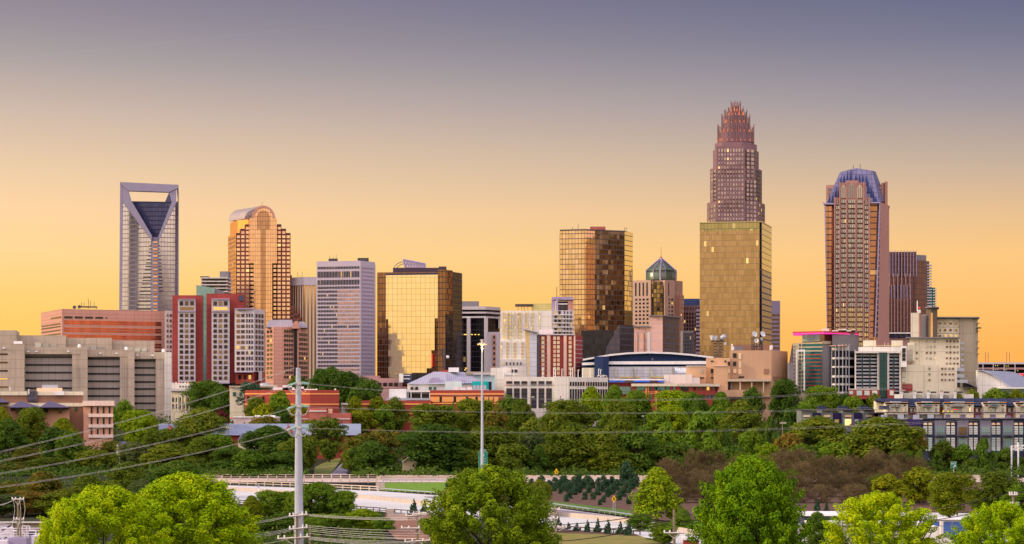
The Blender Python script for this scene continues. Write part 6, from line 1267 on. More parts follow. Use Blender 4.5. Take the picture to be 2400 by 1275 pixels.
for k, t in enumerate(TREES):
    kk = key(t); CNT[kk] = CNT.get(kk, 0) + 1; con = kk[1]
    which = '' if tot[kk] == 1 else ', %s from left' % ORD[CNT[kk] - 1] if tot[kk] > 2 else (', the left one', ', the right one')[CNT[kk] - 1]
    place(*t[:4], t[4], t[5], 'conifer' if con else 'leafy_tree', '%s %s, %s below %s%s' % (t[4], 'conical tree' if con else 'tree', kk[2], kk[3], which), 'tree', 'trees in the wood before downtown', k)
# bare brown thicket behind the shrub bank
k = 0; random.seed(3)
for yy, n, Y, dy in ((1066, 12, 588, 9), (1082, 12, 566, 9), (1102, 11, 535, 9), (1120, 9, 508, 7), (1140, 9, 480, 6)):
    for i in range(n):
        px = 1545 + (i + .5) * (2175 - 1545) / n + random.uniform(-12, 12); k += 1
        yt = yy + random.uniform(-dy, dy) + (12 if px < 1570 or px > 2120 else 0)
        place(px, yt, random.uniform(62, 100), Y, 'olive' if k % 13 == 4 else 'bare brown', 'twiggy', 'bare_shrub', ('olive half-leafed' if k % 13 == 4 else 'bare brown') + ' shrub in the brown thicket, %s from the left in its %s row' % (ORD[i], ('back', 'second', 'third', 'fourth', 'front')[(1066, 1082, 1102, 1120, 1140).index(yy)]), 'shrub', 'bare brown shrubs behind the expressway', k)
# nearer dark trees below the expressway
NEAR = [(640, 1152, 120, 410, 'mid green', 'dome', 'yellowish leafy tree before the expressway, left of the steel pole'), (590, 1165, 70, 405, 'yellow-green', 'round', 'small yellow-green tree between the big maple and the expressway'), (745, 1133, 110, 415, 'mid green', 'spread', 'rounded green tree before the expressway, just right of the steel pole'), (805, 1152, 80, 412, 'mid green', 'round', 'green tree at the right end of the clump before the expressway'), (690, 1155, 80, 408, 'mid green', 'round', 'green tree right behind the steel pole'), (850, 1195, 100, 380, 'bright green', 'spread', 'low bright tree left of the earth bank'), (780, 1205, 110, 375, 'mid green', 'round', 'low green tree below the clump, right of the steel pole'), (660, 1205, 120, 372, 'dark green', 'round', 'low dark tree left of the steel pole foot'), (900, 1215, 60, 372, 'mid green', 'round', 'small tree beside the earth bank'), (735, 1215, 70, 370, 'mid green', 'round', 'low green tree behind the wires at the pole foot'), (605, 1215, 70, 370, 'dark green', 'round', 'low dark tree at the right flank of the big maple'),
 (1265, 1128, 66, 440, 'olive', 'round', 'olive tree behind the right shoulder of the middle maple'), (1250, 1150, 90, 425, 'olive', 'round', 'low olive tree just behind the middle maple'), (1540, 1102, 138, 400, 'warm', 'dome', 'yellow-green tree standing in front of the shrub bed'), (1500, 1205, 70, 380, 'mid green', 'round', 'small green tree at the foot of the yellow-green tree'), (1555, 1226, 95, 345, 'mid green', 'round', 'low green tree around the foot of the crossarm pole'), (1600, 1195, 70, 378, 'mid green', 'round', 'small green tree between the yellow-green tree and the right maple'), (1915, 1205, 70, 300, 'dark green', 'round', 'dark tree between the two right-hand maples')]
for k, (px, yt, w, Y, c_, s_, lab) in enumerate(NEAR): place(px, yt, w, Y, c_, s_, 'leafy_tree', lab, 'tree', None, k + 1)
# foreground maples, each crown grown on its own
def maple(lab, px, yt, w, Y, mat, seed, shape, n=36000, lobes=150, lr=(.022, .056), leaf=.0095, lo=.15):
    z0 = gz(Y); h = Z(yt, Y) - z0; ww = w * Y / F; root = thing('maple_tree', lab, 'tree', (X(px, Y), Y, z0), 'foreground maples')
    me = leafmesh('crown', seed, int(n * 1.5), leaf, shape, int(lobes * 2.6), lr, .15, .25, 1., 2., .24); me.materials.append(LEAF[mat])
    part('trunk', trunkmesh(seed, 16, thick=.022), root, (0, 0, 0), (ww * 1.15, ww * 1.15, h * .96)); part('crown', me, root, (0, 0, h * lo), (ww * 1.04, ww * 1.04, h * (1 - lo) * 1.01)); return root
maple('big bright green maple with a domed crown, right one of the left pair', 435, 1124, 330, 205, 'vivid', 101, 'round', 70000, 250, lo=.40)
maple('bright green maple with ragged tips, left one of the left pair', 240, 1150, 300, 195, 'vivid', 102, 'round', 52000, 170, lo=.42)
maple('bright low maple crown at the left edge of the left pair', 140, 1200, 125, 190, 'vivid', 107, 'round', 12000, 40, (.05, .09), leaf=.018, lo=.5)
maple('broad olive-bright maple in the middle, with gaps showing the expressway', 1145, 1109, 315, 210, 'warm', 103, 'round', 66000, 200, lo=.28)
maple('large dense green maple right of centre', 1760, 1088, 265, 200, 'rich', 104, 'round', 85000, 300, lo=.30)
maple('airy bright maple before the white buildings, right', 2065, 1166, 280, 185, 'vivid', 105, 'round', 46000, 140, lo=.5)
maple('yellow-green maple at the lower right corner', 2345, 1186, 225, 180, 'vivid', 106, 'round', 60000, 200, lo=.5)
# shrubs on the mulch bed, small conifers
SHR = """1207,1126,24 1218,1120,26 1195,1134,24 1270,1122,22 1300,1127,26 1246,1128,20 1263,1125,20 1287,1133,24 1318,1124,28 1332,1133,26 1299,1141,20 1311,1132,24 1324,1124,26 1345,1128,32 1357,1120,26 1368,1131,26 1334,1139,28 1376,1123,26 1388,1131,24 1380,1123,24 1403,1129,28 1414,1122,24 1347,1147,24 1358,1140,28 1379,1143,24 1313,1148,18 1321,1140,22 1413,1138,28 1424,1131,24 1434,1125,24 1446,1133,30 1456,1128,22 1402,1148,24 1425,1151,26 1434,1144,28 1470,1138,32 1480,1131,28 1492,1125,28 1490,1118,24 1370,1160,22 1390,1160,20 1415,1168,18 1406,1176,16 1450,1160,24 1460,1149,28 1474,1170,22 1328,1165,20 1336,1157,22 1290,1150,20 1051,1136,24 1065,1130,26 1082,1128,24 1076,1138,24 1095,1134,24"""
sl = sorted([tuple(map(float, e.split(','))) for e in SHR.split()], key=lambda s: s[0])
for k, (px, yt, w) in enumerate(sl):
    low = 'upper' if yt < 1130 else 'middle' if yt < 1146 else 'lower'; yt -= w * .30
    g = G(px, yt + w * .9); Y = g.y; o = bpy.data.objects.new('clipped_shrub', colored(PROTO['bush'][k % 3], LEAF['blue-green'])); COL.objects.link(o); o.location = g; s_ = w * Y / F * .78; o.scale = (s_, s_, (Z(yt, Y) - g.z) * 1.02); o.rotation_euler = (0, 0, k * 1.7)
    kk = ('shrub', low); CNT[kk] = CNT.get(kk, 0) + 1
    tag(o, 'round dark shrub, %s from the left in the %s part of the mulch bed' % (ORD[CNT[kk] - 1] if CNT[kk] <= 20 else 'twenty-' + ORD[CNT[kk] - 21], low), 'shrub', 'round shrubs on the mulch bed')
for k, (px, yt, yb, w, lab) in enumerate(((970, 1168, 1203, 22, 'small dark conifer, leftmost of three behind the wire pole'), (995, 1174, 1201, 20, 'small conifer, middle one of three behind the wire pole'), (1015, 1166, 1199, 16, 'slim conifer, rightmost of three behind the wire pole'), (1308, 1206, 1234, 18, 'small conifer beside the insulator pole at the maple edge'), (1332, 1223, 1241, 18, 'stubby conifer, first of the row on the near verge'), (1352, 1224, 1245, 18, 'stubby conifer, second of the row on the near verge'), (1377, 1217, 1249, 18, 'small pointed conifer, third of the row on the near verge'), (1401, 1213, 1250, 20, 'tall pointed conifer, fourth of the row on the near verge'), (1425, 1216, 1253, 22, 'broad pointed conifer, fifth of the row on the near verge'), (1454, 1220, 1254, 22, 'pointed conifer, sixth of the row on the near verge'), (1473, 1219, 1257, 24, 'last conifer of the row beside the yellow-green tree'), (1470, 1082, 1134, 34, 'large egg-shaped conifer at the top of the shrub bed'), (1916, 1168, 1200, 20, 'small blue conifer on the mulch under the bare thicket'), (1937, 1172, 1205, 16, 'second blue conifer under the bare thicket, half hidden'), (1635, 1182, 1206, 12, 'little conifer left of the dense right maple'))):
    g = G(px, yb); Y = g.y; t = thing('young_conifer', lab, 'conifer', g, 'young conifers'); hh = Z(yt, Y) - g.z; ww = w * Y / F
    part('crown', colored(PROTO['column' if yt == 1082 else 'cone'][k % 2], LEAF['blue-green']), t, (0, 0, 0), (ww * 1.15, ww * 1.15, hh)); part('trunk', TR[k % 4], t, (0, 0, 0), (ww * .5, ww * .5, hh * .9))
# undergrowth: one mass of low leaves between the trees
g_ = np.random.default_rng(5); N = 60000
def scatter(name, N, mat, y0, y1, h, leaf, keep, p0=-60, p1=2460):
    Y = y0 + (y1 - y0) * g_.random(N) ** 1.2; px = p0 + (p1 - p0) * g_.random(N); x = (px - CX) * Y / F; hz = h * (.55 + .45 * np.sin(x * .31 + Y * .17) * np.sin(x * .11 - Y * .23 + 1)) * g_.random(N) ** .5; z = np.interp(Y, [0, 690, 1000, 1300], [0, 0, 16, 23]) + hz
    ok = keep(px, HY + (CZ - z) * F / Y); p = np.stack([x, Y, z], 1)[ok]; n = len(p)
    nr = g_.normal(size=(n, 3)); nr[:, 2] += .8; nr /= np.linalg.norm(nr, axis=1)[:, None]; u = np.cross(nr, g_.normal(size=(n, 3))); u /= np.linalg.norm(u, axis=1)[:, None]; v = np.cross(nr, u); s = leaf * (.6 + .8 * g_.random(n))[:, None]
    V = np.stack([p - u * s, p - v * s * .6, p + u * s, p + v * s * .6], 1).reshape(-1, 3); me = bpy.data.meshes.new(name); me.vertices.add(4 * n); me.vertices.foreach_set('co', V.ravel()); me.loops.add(4 * n); me.loops.foreach_set('vertex_index', np.arange(4 * n)); me.polygons.add(n); me.polygons.foreach_set('loop_start', np.arange(n) * 4); me.polygons.foreach_set('loop_total', np.full(n, 4)); me.update(); me.validate(); me.materials.append(mat)
    o = bpy.data.objects.new(name, me); COL.objects.link(o); o['kind'] = 'stuff'; return o
under = leafmat('undergrowth_leaves', (.03, .07, .012), (.06, .12, .016), (.11, .18, .022), .2, .12)
scatter('undergrowth', 90000, under, 606, 960, 4.2, .55, lambda px, py: (py < 1113) & ~((px > 725) & (px < 822) & (py > 1040)))
scatter('undergrowth', 30000, under, 330, 470, 3.0, .35, lambda px, py: ((px > 555) & (px < 900)) & (py > 1200))
scatter('undergrowth', 26000, under, 430, 606, 4.0, .4, lambda px, py: (px < 440) & (py > 1100))
scatter('far_wood', 42000, under, 600, 2600, 11, 1.5, lambda px, py: py > 0, 2460, 3400)
scatter('far_wood', 42000, under, 480, 2600, 11, 1.5, lambda px, py: py > 0, -1000, -60)

# ================================================================ poles, wires, signs
galv = M('weathered_zinc_pole', A(176, 174, 186), rough=.6, metal=.15, var=.12, scale=.6); wood = M('weathered_wood', A(128, 112, 92), var=.18); crossm = M('pale_crossarm', A(206, 188, 180), var=.1)
porc = M('insulator_glass', A(168, 200, 190), rough=.3); wirem = M('aluminium_wire', A(226, 214, 210), rough=.5); wireb = M('black_cable', (.02, .02, .022))
PY = 300
t = thing('steel_transmission_pole', 'tall grey steel transmission pole rising before the red brick hall', 'pole', (X(699, PY), PY, 0)); a = P(699, 862, PY); m = MB(); m.tube([(X(701, PY), PY, 0), (X(700, PY), PY, Z(1100, PY)), P(699, 862, PY)], [.72, .58, .34], 12); m.build('shaft', galv, t)
for y in (900, 953.5, 1003):
    bx(t, 'arm_bracket', 695, y - 2.5, 706, y + 1.5, PY - .6, 1.3, crossm)
    for xa, ya, xb, yb in ((672, y + 6, 693, y - 1), (676, y + 3.5, 695, y - 3), (706, y - 3.5, 725, y - 1.5), (706, y - 1.5, 724, y + .8)):
        m = MB(); A0, B0 = P(xa, ya, PY - .3), P(xb, yb, PY - .3); m.tube([A0, B0], .05, 5)
        for j in range(9): q_ = A0.lerp(B0, (j + .5) / 9); m.tube([q_ - (B0 - A0).normalized() * .035, q_ + (B0 - A0).normalized() * .035], .15, 8)
        m.build('insulator', porc, t)
    for x0, x1 in ((673, 700), (700, 722), (676, 704), (697, 724)): m = MB(); m.tube([P(x0 + (x1 - x0) * f, y + 4 + 16 * (1 - (2 * f - 1) ** 2) if True else 0, PY - .5) for f in [i / 8 for i in range(9)]], .022, 4); m.build('jumper', wirem, t)
for y, x0, x1 in ((1208.5, 678, 721), (1239, 678, 722), (1261, 650, 726)):
    m = MB(); d0, d1 = P(x0, y + 2, PY - 1.2), P(x1, y - 3, PY - .9); m.tube([d0, d1], .14, 4); m.build('crossarm', crossm, t)
    for f in (.03, .22, .72, .92): q_ = d0.lerp(d1, f); m = MB(); m.tube([q_, q_ + Vector((0, 0, .5))], .12, 7); m.build('pin_insulator', white, t)
    m = MB(); mid = P(697, y + 22, PY - .9); m.tube([d0.lerp(d1, .2), mid], .05, 4); m.tube([d0.lerp(d1, .8), mid], .05, 4); m.build('brace', crossm, t)
bars(t, 'wood_stub', [[(696, 1300), (696, 1205)]], PY - .95, .2, wood); bars(t, 'side_post', [[(726, 1300), (726, 1230)]], PY - .8, .16, wood)
def wire(lab, pts, r=.035, mat=wirem, sag=0., name='power_line', grp='power lines'):
    q_ = [P(*p) for p in pts]
    if len(q_) == 2: a, b = q_; q_ = [a.lerp(b, i / 16) - Vector((0, 0, sag * 4 * (i / 16) * (1 - i / 16))) for i in range(17)]
    m = MB(); m.tube(q_, r, 5); return tag(m.build(name, mat), lab, 'power line', grp)
LV = (('top', (0, 1053, 250), (690, 862, PY), 0), ('second', (0, 1073, 250), (672, 906, PY), 0), ('third', (0, 1100, 250), (672, 959, PY), 0), ('lowest', (0, 1130, 250), (672, 1010, PY), 0))
for lv, a, b, _ in LV:
    for j, s_ in enumerate((0, 2.6)):
        wire('%s wire of the %s pair sloping from the steel pole to the left edge' % (('upper', 'lower')[j], lv), [(-60, a[1] + 18 + s_, a[2] - 8), (b[0], b[1] + s_ * .5, b[2])], .0125, sag=.75)
for lv, y0, y1, ye in (('top', 899, 935, 868), ('middle', 953, 966, 935), ('lower', 1003, 1010, 970)):
    for j, s_ in enumerate((0, 3)):
        wire('%s wire of the %s pair running right from the steel pole over the wood' % (('upper', 'lower')[j], lv), [(725, y0 + s_ * .4, PY)] + [(725 + 1725 * f, y0 + (ye - y0) * f + (y1 - (y0 + ye) / 2) * 4 * f * (1 - f) + s_ * (.4 + f), PY + 120 * f) for f in [i / 20 for i in range(1, 21)]], .008)
for k, (y0, y1) in enumerate(((1205, 1212), (1207, 1216), (1209, 1218), (1232, 1242), (1236, 1250), (1240, 1256), (1244, 1262), (1250, 1262), (1258, 1268), (1260, 1272), (1262, 1276), (1264, 1280))):
    wire('thin distribution wire right of the pole foot, %s from the top of the bundle' % ORD[k], [(722, y0, PY - .8), (1000, y1, 285)], .018, sag=.25)
for k, (y0, y1, x1) in enumerate(((1208, 1226, 560), (1210, 1230, 560), (1238, 1252, 570), (1241, 1256, 570), (1244, 1260, 570), (1262, 1280, 560))): wire('thin distribution wire left of the pole foot, %s from the top' % ORD[k], [(680, y0, PY - .9), (x1, y1, 285)], .022, sag=.2)
def wpole(lab, px, yt, Y, arms, braces=True, rad=.17):
    t = thing('utility_pole', lab, 'utility pole', (X(px, Y), Y, 0), 'wooden utility poles'); m = MB(); m.tube([(X(px, Y), Y, 0), P(px, yt, Y)], [rad * 1.3, rad], 8); m.build('pole', wood, t)
    for y, x0, x1, dy in arms:
        m = MB(); a, b = P(x0, y + dy, Y - .25), P(x1, y - dy, Y - .25); m.tube([a, b], .11, 4); m.build('crossarm', crossm, t)
        for f in (.03, .3, .7, .97): q_ = a.lerp(b, f); m = MB(); m.tube([q_, q_ + Vector((0, 0, .36))], .10, 7); m.build('insulator', white, t)
        if braces: m = MB(); m.tube([a.lerp(b, .15), P(px, y + 13, Y - .2)], .04, 4); m.tube([a.lerp(b, .85), P(px, y + 13, Y - .2)], .04, 4); m.build('brace', crossm, t)
    return t
wpole('wooden pole crowded with insulators, left of the middle maple', 978, 1200, 285, ((1207, 950, 1012, 3), (1203, 968, 1018, 2), (1238, 940, 1000, 0), (1268, 948, 1010, 2)))
wpole('wooden pole with angled crossarms at the right edge of the middle maple', 1303, 1187, 290, ((1192, 1270, 1312, -3), (1216, 1275, 1308, 1), (1236, 1300, 1328, 0)))
wpole('wooden pole with two heavy insulators and a crossarm, before the yellow-green tree', 1580, 1194, 260, ((1249, 1556, 1603, 0),)); 
t = wpole('wooden pole top with white insulators rising at the right edge', 2375, 1155, 230, ((1160, 2366, 2384, 0), (1184, 2368, 2388, 0)), False)
wpole('thin wooden pole with crossarm above the substation at far left', 42, 1168, 330, ((1170, 28, 56, 0), (1217, 32, 56, 0)), True, .15); wpole('slim bare steel-topped post beside the substation pole', 48, 1193, 328, (), False, .12)
wpole('far utility pole with many crossarms before the long metal roof', 738, 998, 735, ((1003, 725, 762, 0), (1010, 728, 758, 0), (1017, 728, 756, 0)), False, .2); wpole('far thin pole standing before the long metal roof, left of the steel pole', 535, 992, 738, ((1003, 530, 545, 0),), False, .16); wpole('far wooden pole beside the white garage, left of the other one', 1244, 925, 850, ((931, 1238, 1252, 0),), False, .2); wpole('far wooden pole beside the white garage, right of the other one', 1314, 928, 850, ((934, 1308, 1322, 0),), False, .2); wpole('far pole with a crossarm left of the purple units', 1834, 985, 735, ((992, 1828, 1842, 0),), False, .16)
for k, (x0, y0, x1, y1) in enumerate(((1300, 1230, 1565, 1198), (1300, 1246, 1565, 1222), (1320, 1268, 1565, 1226), (1595, 1198, 1630, 1204), (1595, 1222, 1640, 1230))): wire('thick black cable at the pole before the yellow-green tree, %s from the top' % ORD[k], [(x0, y0, 275), (x1, y1, 259)], .055, wireb, .3, 'black_cable', 'black cables')
for k, (y0, y1) in enumerate(((1193, 1153), (1219, 1178))): wire('thick black cable sloping down left from the right edge pole, %s' % ('upper', 'lower')[k], [(2185, y0, 250), (2370, y1, 230)], .05, wireb, .25, 'black_cable', 'black cables'); wire('thick black cable leaving the right edge pole to the right, %s' % ('upper', 'lower')[k], [(2380, y1, 230), (2450, y1 - 4, 225)], .05, wireb, .1, 'black_cable', 'black cables')
# high-mast light
t = thing('high_mast_light', 'very tall slim light mast with a lit ring of lamps', 'light mast', (X(1130, 500), 500, 0)); m = MB(); m.tube([(X(1130, 500), 500, 0), P(1130, 805, 500)], [.42, .2], 10); m.build('mast', galv, t)
c = P(1130, 805, 500); m = MB(); m.lathe((c.x, c.y), [(.25, c.z - .5), (.75, c.z - .1), (.75, c.z + .15), (.3, c.z + .2), (.3, c.z + .7), (.45, c.z + .75), (.45, c.z + .95), (.02, c.z + 1.0)], 14); m.build('head', crossm, t)
amb = lamp_mat('amber_lamp', (1., .45, .06), 1.5)
for j in range(8): a_ = j * math.pi / 4 + .2; m = MB(); q_ = c + Vector((1.0 * math.cos(a_), 1.0 * math.sin(a_), -.12)); m.box(q_, (.38, .38, .2), a_); m.build('lamp', crossm, t); m = MB(); m.box(q_ + Vector((0, 0, -.16)), (.32, .32, .12), a_); m.build('lamp_glow', amb, t)
m = MB(); m.lathe((c.x, c.y), [(.22, c.z - 1.5), (.27, c.z - .5)], 10); m.build('lit_collar', crossm, t)
L_ = bpy.data.lights.new('mast_lamp', 'POINT'); L_.energy = 400; L_.color = (1, .6, .25); lo_ = bpy.data.objects.new('mast_lamp', L_); COL.objects.link(lo_); lo_.location = c + Vector((0, -.3, -1.2))
# signs
sgn = M('sign_green', A(10, 120, 96), rough=.4, var=.03); wl_ = M('sign_white', A(240, 240, 240), rough=.4, var=.02); yel = M('sign_yellow', A(250, 180, 10), rough=.4, var=.04); blk = M('sign_black', (.01, .01, .01))
SY = 604
t = thing('exit_road_sign', 'green exit sign listing Fourth St and Third St beside the light mast', 'road sign', (X(1131.5, SY), SY, 0)); 
for x0, y0, x1, y1 in ((1125, 1053, 1139, 1058.5), (1122, 1059.5, 1142, 1092), (1122, 1093.5, 1142, 1100)): bx(t, 'sign_border', x0 - .3, y0 - .3, x1 + .3, y1 + .3, SY + .05, .1, wl_); bx(t, 'sign_panel', x0, y0, x1, y1, SY, .1, sgn)
for s_, x, y, h in (('EXIT 2A', 1132, 1055.8, .42), ('Fourth St', 1132, 1075, .46), ('Third St', 1132, 1081, .46), ('1/4 MILE', 1133, 1087.5, .38), ('N McDowell St', 1132, 1096.8, .34)): text(t, s_, x, y, SY - .08, h, wl_)
bx(t, 'route_shield', 1129.6, 1064, 1134.4, 1070, SY - .06, .05, wl_)
for x in (1126, 1138): bars(t, 'post', [[(x, 1130), (x, 1100)]], SY + .2, .12, steel)
def diamond(lab, px, py, Y, h):
    t = thing('warning_sign', lab, 'road sign', (X(px, Y), Y, 0), 'yellow warning signs'); w = h * .62; pe(t, 'sign_panel', [(px - w / 2, py), (px, py - h / 2), (px + w / 2, py), (px, py + h / 2)], Y, .06, yel)
    pe(t, 'arrow', [(px - w * .16, py + h * .2), (px - w * .16, py - h * .08), (px - w * .26, py - h * .08), (px - w * .06, py - h * .26), (px - w * .0, py - h * .08), (px - w * .06, py - h * .08), (px - w * .06, py + h * .2)], Y - .03, .02, blk); pe(t, 'arrow', [(px + w * .06, py - h * .2), (px + w * .06, py + h * .06), (px + w * .0, py + h * .06), (px + w * .1, py + h * .24), (px + w * .24, py + h * .06), (px + w * .15, py + h * .06), (px + w * .15, py - h * .2)], Y - .03, .02, blk); return t
t = diamond('yellow diamond two-way sign behind the upper road, left of the shrub bed', 1304, 1106, 612, 17); bars(t, 'post', [[(1304, 1122), (1304, 1110)]], 612.2, .1, steel); t = diamond('yellow diamond two-way sign on two legs at the lower edge of the shrub bed', 1439, 1169.5, 440, 18); bars(t, 'post', [[(1437, 1200), (1437, 1172)], [(1441.5, 1200), (1441.5, 1172)]], 440.2, .07, steel)
t = thing('exit_gore_sign', 'small green EXIT sign with an arrow among the trees at right', 'road sign', (X(2235, 600), 600, 0)); bx(t, 'sign_border', 2228.3, 1081.7, 2242.3, 1097.1, 600.06, .1, wl_); bx(t, 'sign_panel', 2228.6, 1082, 2242, 1096.8, 600, .1, sgn); text(t, 'EXIT', 2235.3, 1086.8, 599.9, .66, wl_)
pe(t, 'arrow', [(2233, 1095.5), (2237.5, 1091.5), (2236, 1090.5), (2240, 1089.8), (2239.6, 1093.6), (2238.5, 1092.4), (2234.5, 1096)], 599.9, .03, wl_); bars(t, 'post', [[(2235.3, 1130), (2235.3, 1096)]], 600.2, .1, steel)
t = thing('blank_road_sign', 'grey back of a road sign beside the side road under the trees', 'road sign', tuple(G(796, 1075))); bx(t, 'panel', 792, 1052, 800.5, 1059, 742, .15, gray); bx(t, 'panel', 792.5, 1061, 800, 1067, 742, .15, lav); bars(t, 'post', [[(794.5, 1076), (794.5, 1059)], [(798.5, 1076), (798.5, 1059)]], 742.3, .1, steel)
t = thing('lane_marker_post', 'white marker post standing at the median of the expressway', 'marker post', tuple(G(605.5, 1156))); bx(t, 'post', 604.4, 1137, 606.8, 1155, G(605, 1156).y, .2, white); bx(t, 'marker', 603.8, 1136, 607.5, 1143, G(605, 1156).y - .1, .1, lavm)
t = thing('delineator', 'short turquoise marker post beside the railing at left', 'marker post', tuple(G(498, 1135))); bx(t, 'post', 497, 1123.5, 499.5, 1135, G(498, 1135).y, .2, bpy.data.materials['teal_paint'])
t = thing('traffic_light', 'traffic light beside the blank pinkish shop wall', 'traffic light', P(541.5, 1000, 812)); bx(t, 'housing', 540, 978.5, 543.2, 986.5, 812, .4, blk); bx(t, 'red_lamp', 540.3, 979, 543, 981.4, 811.8, .2, lamp_mat('signal_red', (1, .08, .03), .9)); bx(t, 'green_lamp', 540.3, 983.6, 543, 986, 811.8, .2, lamp_mat('signal_green', (.05, .8, .3), .7)); bars(t, 'post', [[(541.6, 1050), (541.6, 986)]], 812.3, .1, dsteel)
def slamp(lab, px, yt, yb, Y, dx):
    t = thing('street_lamp', lab, 'street lamp', P(px, yb, Y), 'street lamps'); m = MB(); m.tube([Vector((X(px, Y), Y, gz(Y))), P(px, yt + 4, Y), P(px - dx * .4, yt + .5, Y), P(px - dx, yt, Y)], .12, 6); m.build('post', dsteel, t); m = MB(); m.box(P(px - dx, yt, Y), (.8, .4, .25)); m.build('lamp_head', white, t)
slamp('curved street lamp beside the maroon tree', 496, 963, 988, 815, 10); slamp('street lamp at the foot of the courthouse, far left one', 408, 963, 992, 815, -10); slamp('street lamp post standing above the wood, below the blue-lit building', 1510, 975, 1010, 760, 3); slamp('street lamp post in the wood, below the tan brick block', 1668, 983, 1012, 760, 3); slamp('street lamp left of the courthouse trees', 442, 965, 985, 830, 6); slamp('lamp post before the white garage corner', 1328, 940, 965, 845, 4)
# twin white frame at right edge
t = thing('sign_gantry', 'white steel gantry with two posts before the charcoal apartments', 'gantry', (X(2380, 640), 640, 0)); bars(t, 'post', [[(2371, 1130), (2371, 1044)], [(2386.5, 1130), (2386.5, 1037)]], 640, .28, white); bars(t, 'truss', [[(2371, 1046), (2420, 1042)], [(2371, 1054), (2420, 1050)], [(2371, 1054), (2386, 1045)], [(2386, 1053), (2400, 1044)], [(2400, 1051), (2414, 1042)]], 640, .12, white)
# cars
tyre = M('tyre_rubber', (.012, .012, .013)); cglass = M('car_glass', (.02, .025, .03), rough=.1); CARM = {n: M('car_paint_' + n, c, rough=.3, metal=.2, var=.02) for n, c in (('white', (.75, .75, .76)), ('silver', (.45, .45, .47)), ('red', (.4, .03, .03)), ('dark', (.05, .05, .06)), ('blue', (.05, .1, .35)))}
def car(lab, px, py, Y, colr, flip=1):
    b0 = P(px, py, Y); t = thing('parked_car', lab, 'car', tuple(b0), 'parked cars'); prof = [(-2.2, .35), (2.2, .35), (2.25, .75), (1.3, .92), (.6, 1.42), (-1.1, 1.45), (-1.9, .98), (-2.25, .85)]
    m = MB(); m.ext([b0 + Vector((x * flip, -.85, z)) for x, z in prof], Vector((0, 1.7, 0))); m.build('body', CARM[colr], t)
    m = MB(); m.ext([b0 + Vector((x * flip, -.87, z)) for x, z in ((-1.55, .98), (1.05, .98), (.5, 1.36), (-1.0, 1.38))], Vector((0, 1.74, 0))); m.build('window', cglass, t)
    for x in (-1.35, 1.4): m = MB(); m.tube([b0 + Vector((x * flip, -.88, .33)), b0 + Vector((x * flip, .88, .33))], .33, 12); m.build('wheel', tyre, t)
car('white car parked on the white garage roof behind its wall', 1411, 884.6, 912, 'white'); car('silver car on the side road beyond the bridge, below the grey sign', 778, 1073, 748, 'silver', -1); car('red car on the side road beyond the bridge', 806, 1073, 750, 'red'); car('white car on the side road between the silver and red cars', 795, 1072, 752, 'white')
# white sheds and blue-windowed cab at lower right
t = thing('white_yard_shed', 'long white-roofed shed behind the airy right maple', 'shed', tuple(G(2000, 1240))); SYd = 330
bx(t, 'roof', 1880, 1206, 2165, 1209.5, SYd, 10, white); bx(t, 'wall', 1884, 1209, 2160, 1232, SYd + .6, 9, gray_d); bx(t, 'lower_roof', 1900, 1226, 2170, 1231, SYd - 8, 7, white); bx(t, 'lower_wall', 1904, 1231, 2165, 1300, SYd - 7, 6, offwhite)
t = thing('white_yard_block', 'white concrete block with a sloped brace, right of the airy maple', 'block', tuple(G(2190, 1255))); bx(t, 'wall', 2130, 1236, 2205, 1300, 300, 6, offwhite); pe(t, 'brace', [(2178, 1250), (2184, 1250), (2200, 1270), (2190, 1270)], 299, .6, white); bx(t, 'post', 2204, 1222, 2211, 1300, 299, .5, offwhite)
t = thing('blue_windowed_truck', 'white vehicle with large blue windows between the two right maples', 'truck', tuple(G(2230, 1262))); bx(t, 'body', 2184, 1218, 2275, 1290, 316, 4, white); pe(t, 'windscreen', [(2185, 1236), (2189, 1223), (2231, 1223), (2229, 1258), (2212, 1258)], 315.8, .2, M('blue_windscreen', A(92, 120, 190), rough=.15, metal=.3)); pe(t, 'windscreen', [(2234, 1223), (2276, 1223), (2276, 1262), (2229, 1262)], 315.8, .2, bpy.data.materials['blue_windscreen']); bx(t, 'roof_rail', 2180, 1216.5, 2278, 1219, 315.5, 4.4, white); 
for x in (2195, 2260): m = MB(); q_ = P(x, 1288, 315.6); m.tube([q_, q_ + Vector((0, 1, 0))], .5, 14); m.build('wheel', tyre, t)
t = thing('brick_gate_pier', 'white-capped red brick pier left of the dense right maple', 'pier', tuple(G(1615, 1272))); bx(t, 'brick', 1603, 1266, 1638, 1300, 300, 2, red_br); bx(t, 'cap', 1600, 1260, 1640, 1266, 299.6, 2.8, white)
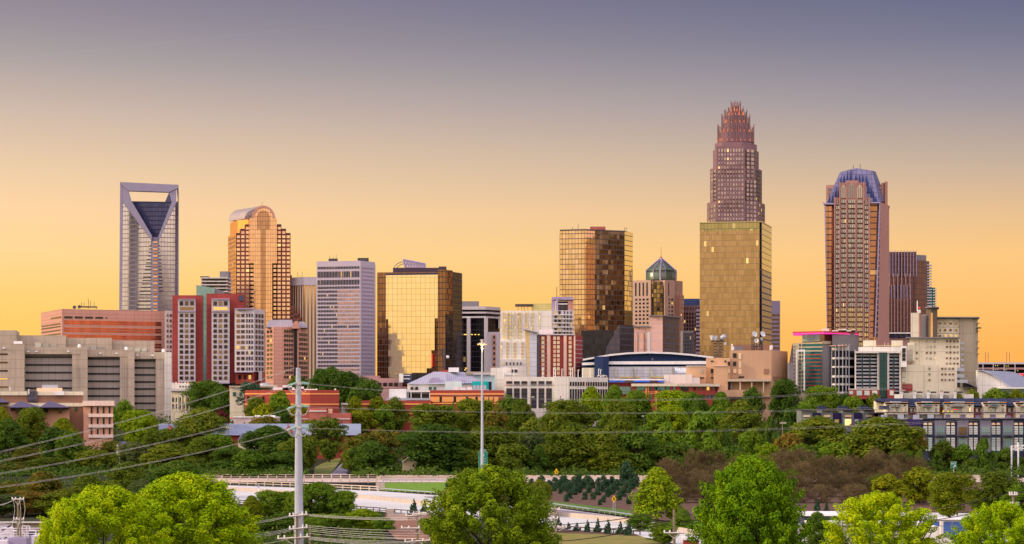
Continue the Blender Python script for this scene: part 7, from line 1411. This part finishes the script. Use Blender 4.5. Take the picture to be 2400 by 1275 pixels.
# substation
sub = M('substation_white', A(222, 208, 220), var=.08); pipe = M('substation_pipe', A(206, 190, 196), rough=.5)
t = thing('substation', 'electrical substation of white pipe frames behind a pale wall at far left', 'substation', tuple(G(40, 1262)))
pts = [(-40, 1226, 345), (30, 1225, 345), (30, 1300, 345), (-40, 1300, 345)]; bx(t, 'back_wall', -60, 1225, 30, 1300, 345, .5, sub); bx(t, 'back_wall', 30, 1226, 125, 1300, 345.6, .5, conc); bx(t, 'wall_cap', -60, 1223.6, 125, 1226, 344.6, 1.4, conc_l)
for k, (x0, x1, y0, Y) in enumerate(((2, 19, 1237, 338), (20, 32, 1237, 338), (52, 63, 1233, 338), (63, 70, 1233, 338), (-20, 2, 1240, 338), (8, 26, 1250, 330), (40, 58, 1248, 330), (28, 44, 1244, 334), (66, 84, 1243, 334))):
    bars(t, 'bus_frame', [[(x0, 1300), (x0, y0 + 1), (x0 + 2, y0), (x1 - 2, y0), (x1, y0 + 1), (x1, 1300)]], Y, .09, sub)
for y in (1240, 1246, 1252, 1258): bars(t, 'bus_bar', [[(-40, y), (95, y - 2)]], 336 - (y - 1240) * .4, .07, sub)
for k in range(16): bars(t, 'insulator_post', [[(-6 + k * 6.2, 1280), (-6 + k * 6.2, 1255 + (k * 5) % 9)]], 331 + (k % 3), .16, steel if k % 2 else sub)
bx(t, 'control_cabinet', 18, 1262, 62, 1300, 325, 3, lavm); bx(t, 'control_cabinet', -30, 1268, 17, 1300, 324, 3, sub); bx(t, 'transformer', 66, 1246, 92, 1262, 334, 4, gray_d); bx(t, 'transformer', 74, 1255, 100, 1300, 330, 4, sub)
bars(t, 'lattice_brace', [[(-6, 1250), (28, 1229)], [(-6, 1275), (20, 1255)]], 343, .16, dsteel)
for k, (x0, y0) in enumerate(((31, 1169), (45, 1168), (55, 1167))): wire('loose white drop wire hanging from the far left pole, %s' % ('left', 'middle', 'right')[k], [(x0, y0, 329), (x0 + 4, 1195, 329), (x0 - 1, 1225, 329), (x0 - 4, 1240, 329)], .025, wirem, 0, 'drop_wire', 'drop wires')
for k, y in enumerate((1180, 1183, 1220)): wire('slack wire from the far left pole to the left edge, %s from the top' % ORD[k], [(34, 1170 if k < 2 else 1219, 329), (-30, y, 320)], .028, wirem, .5)
flush()
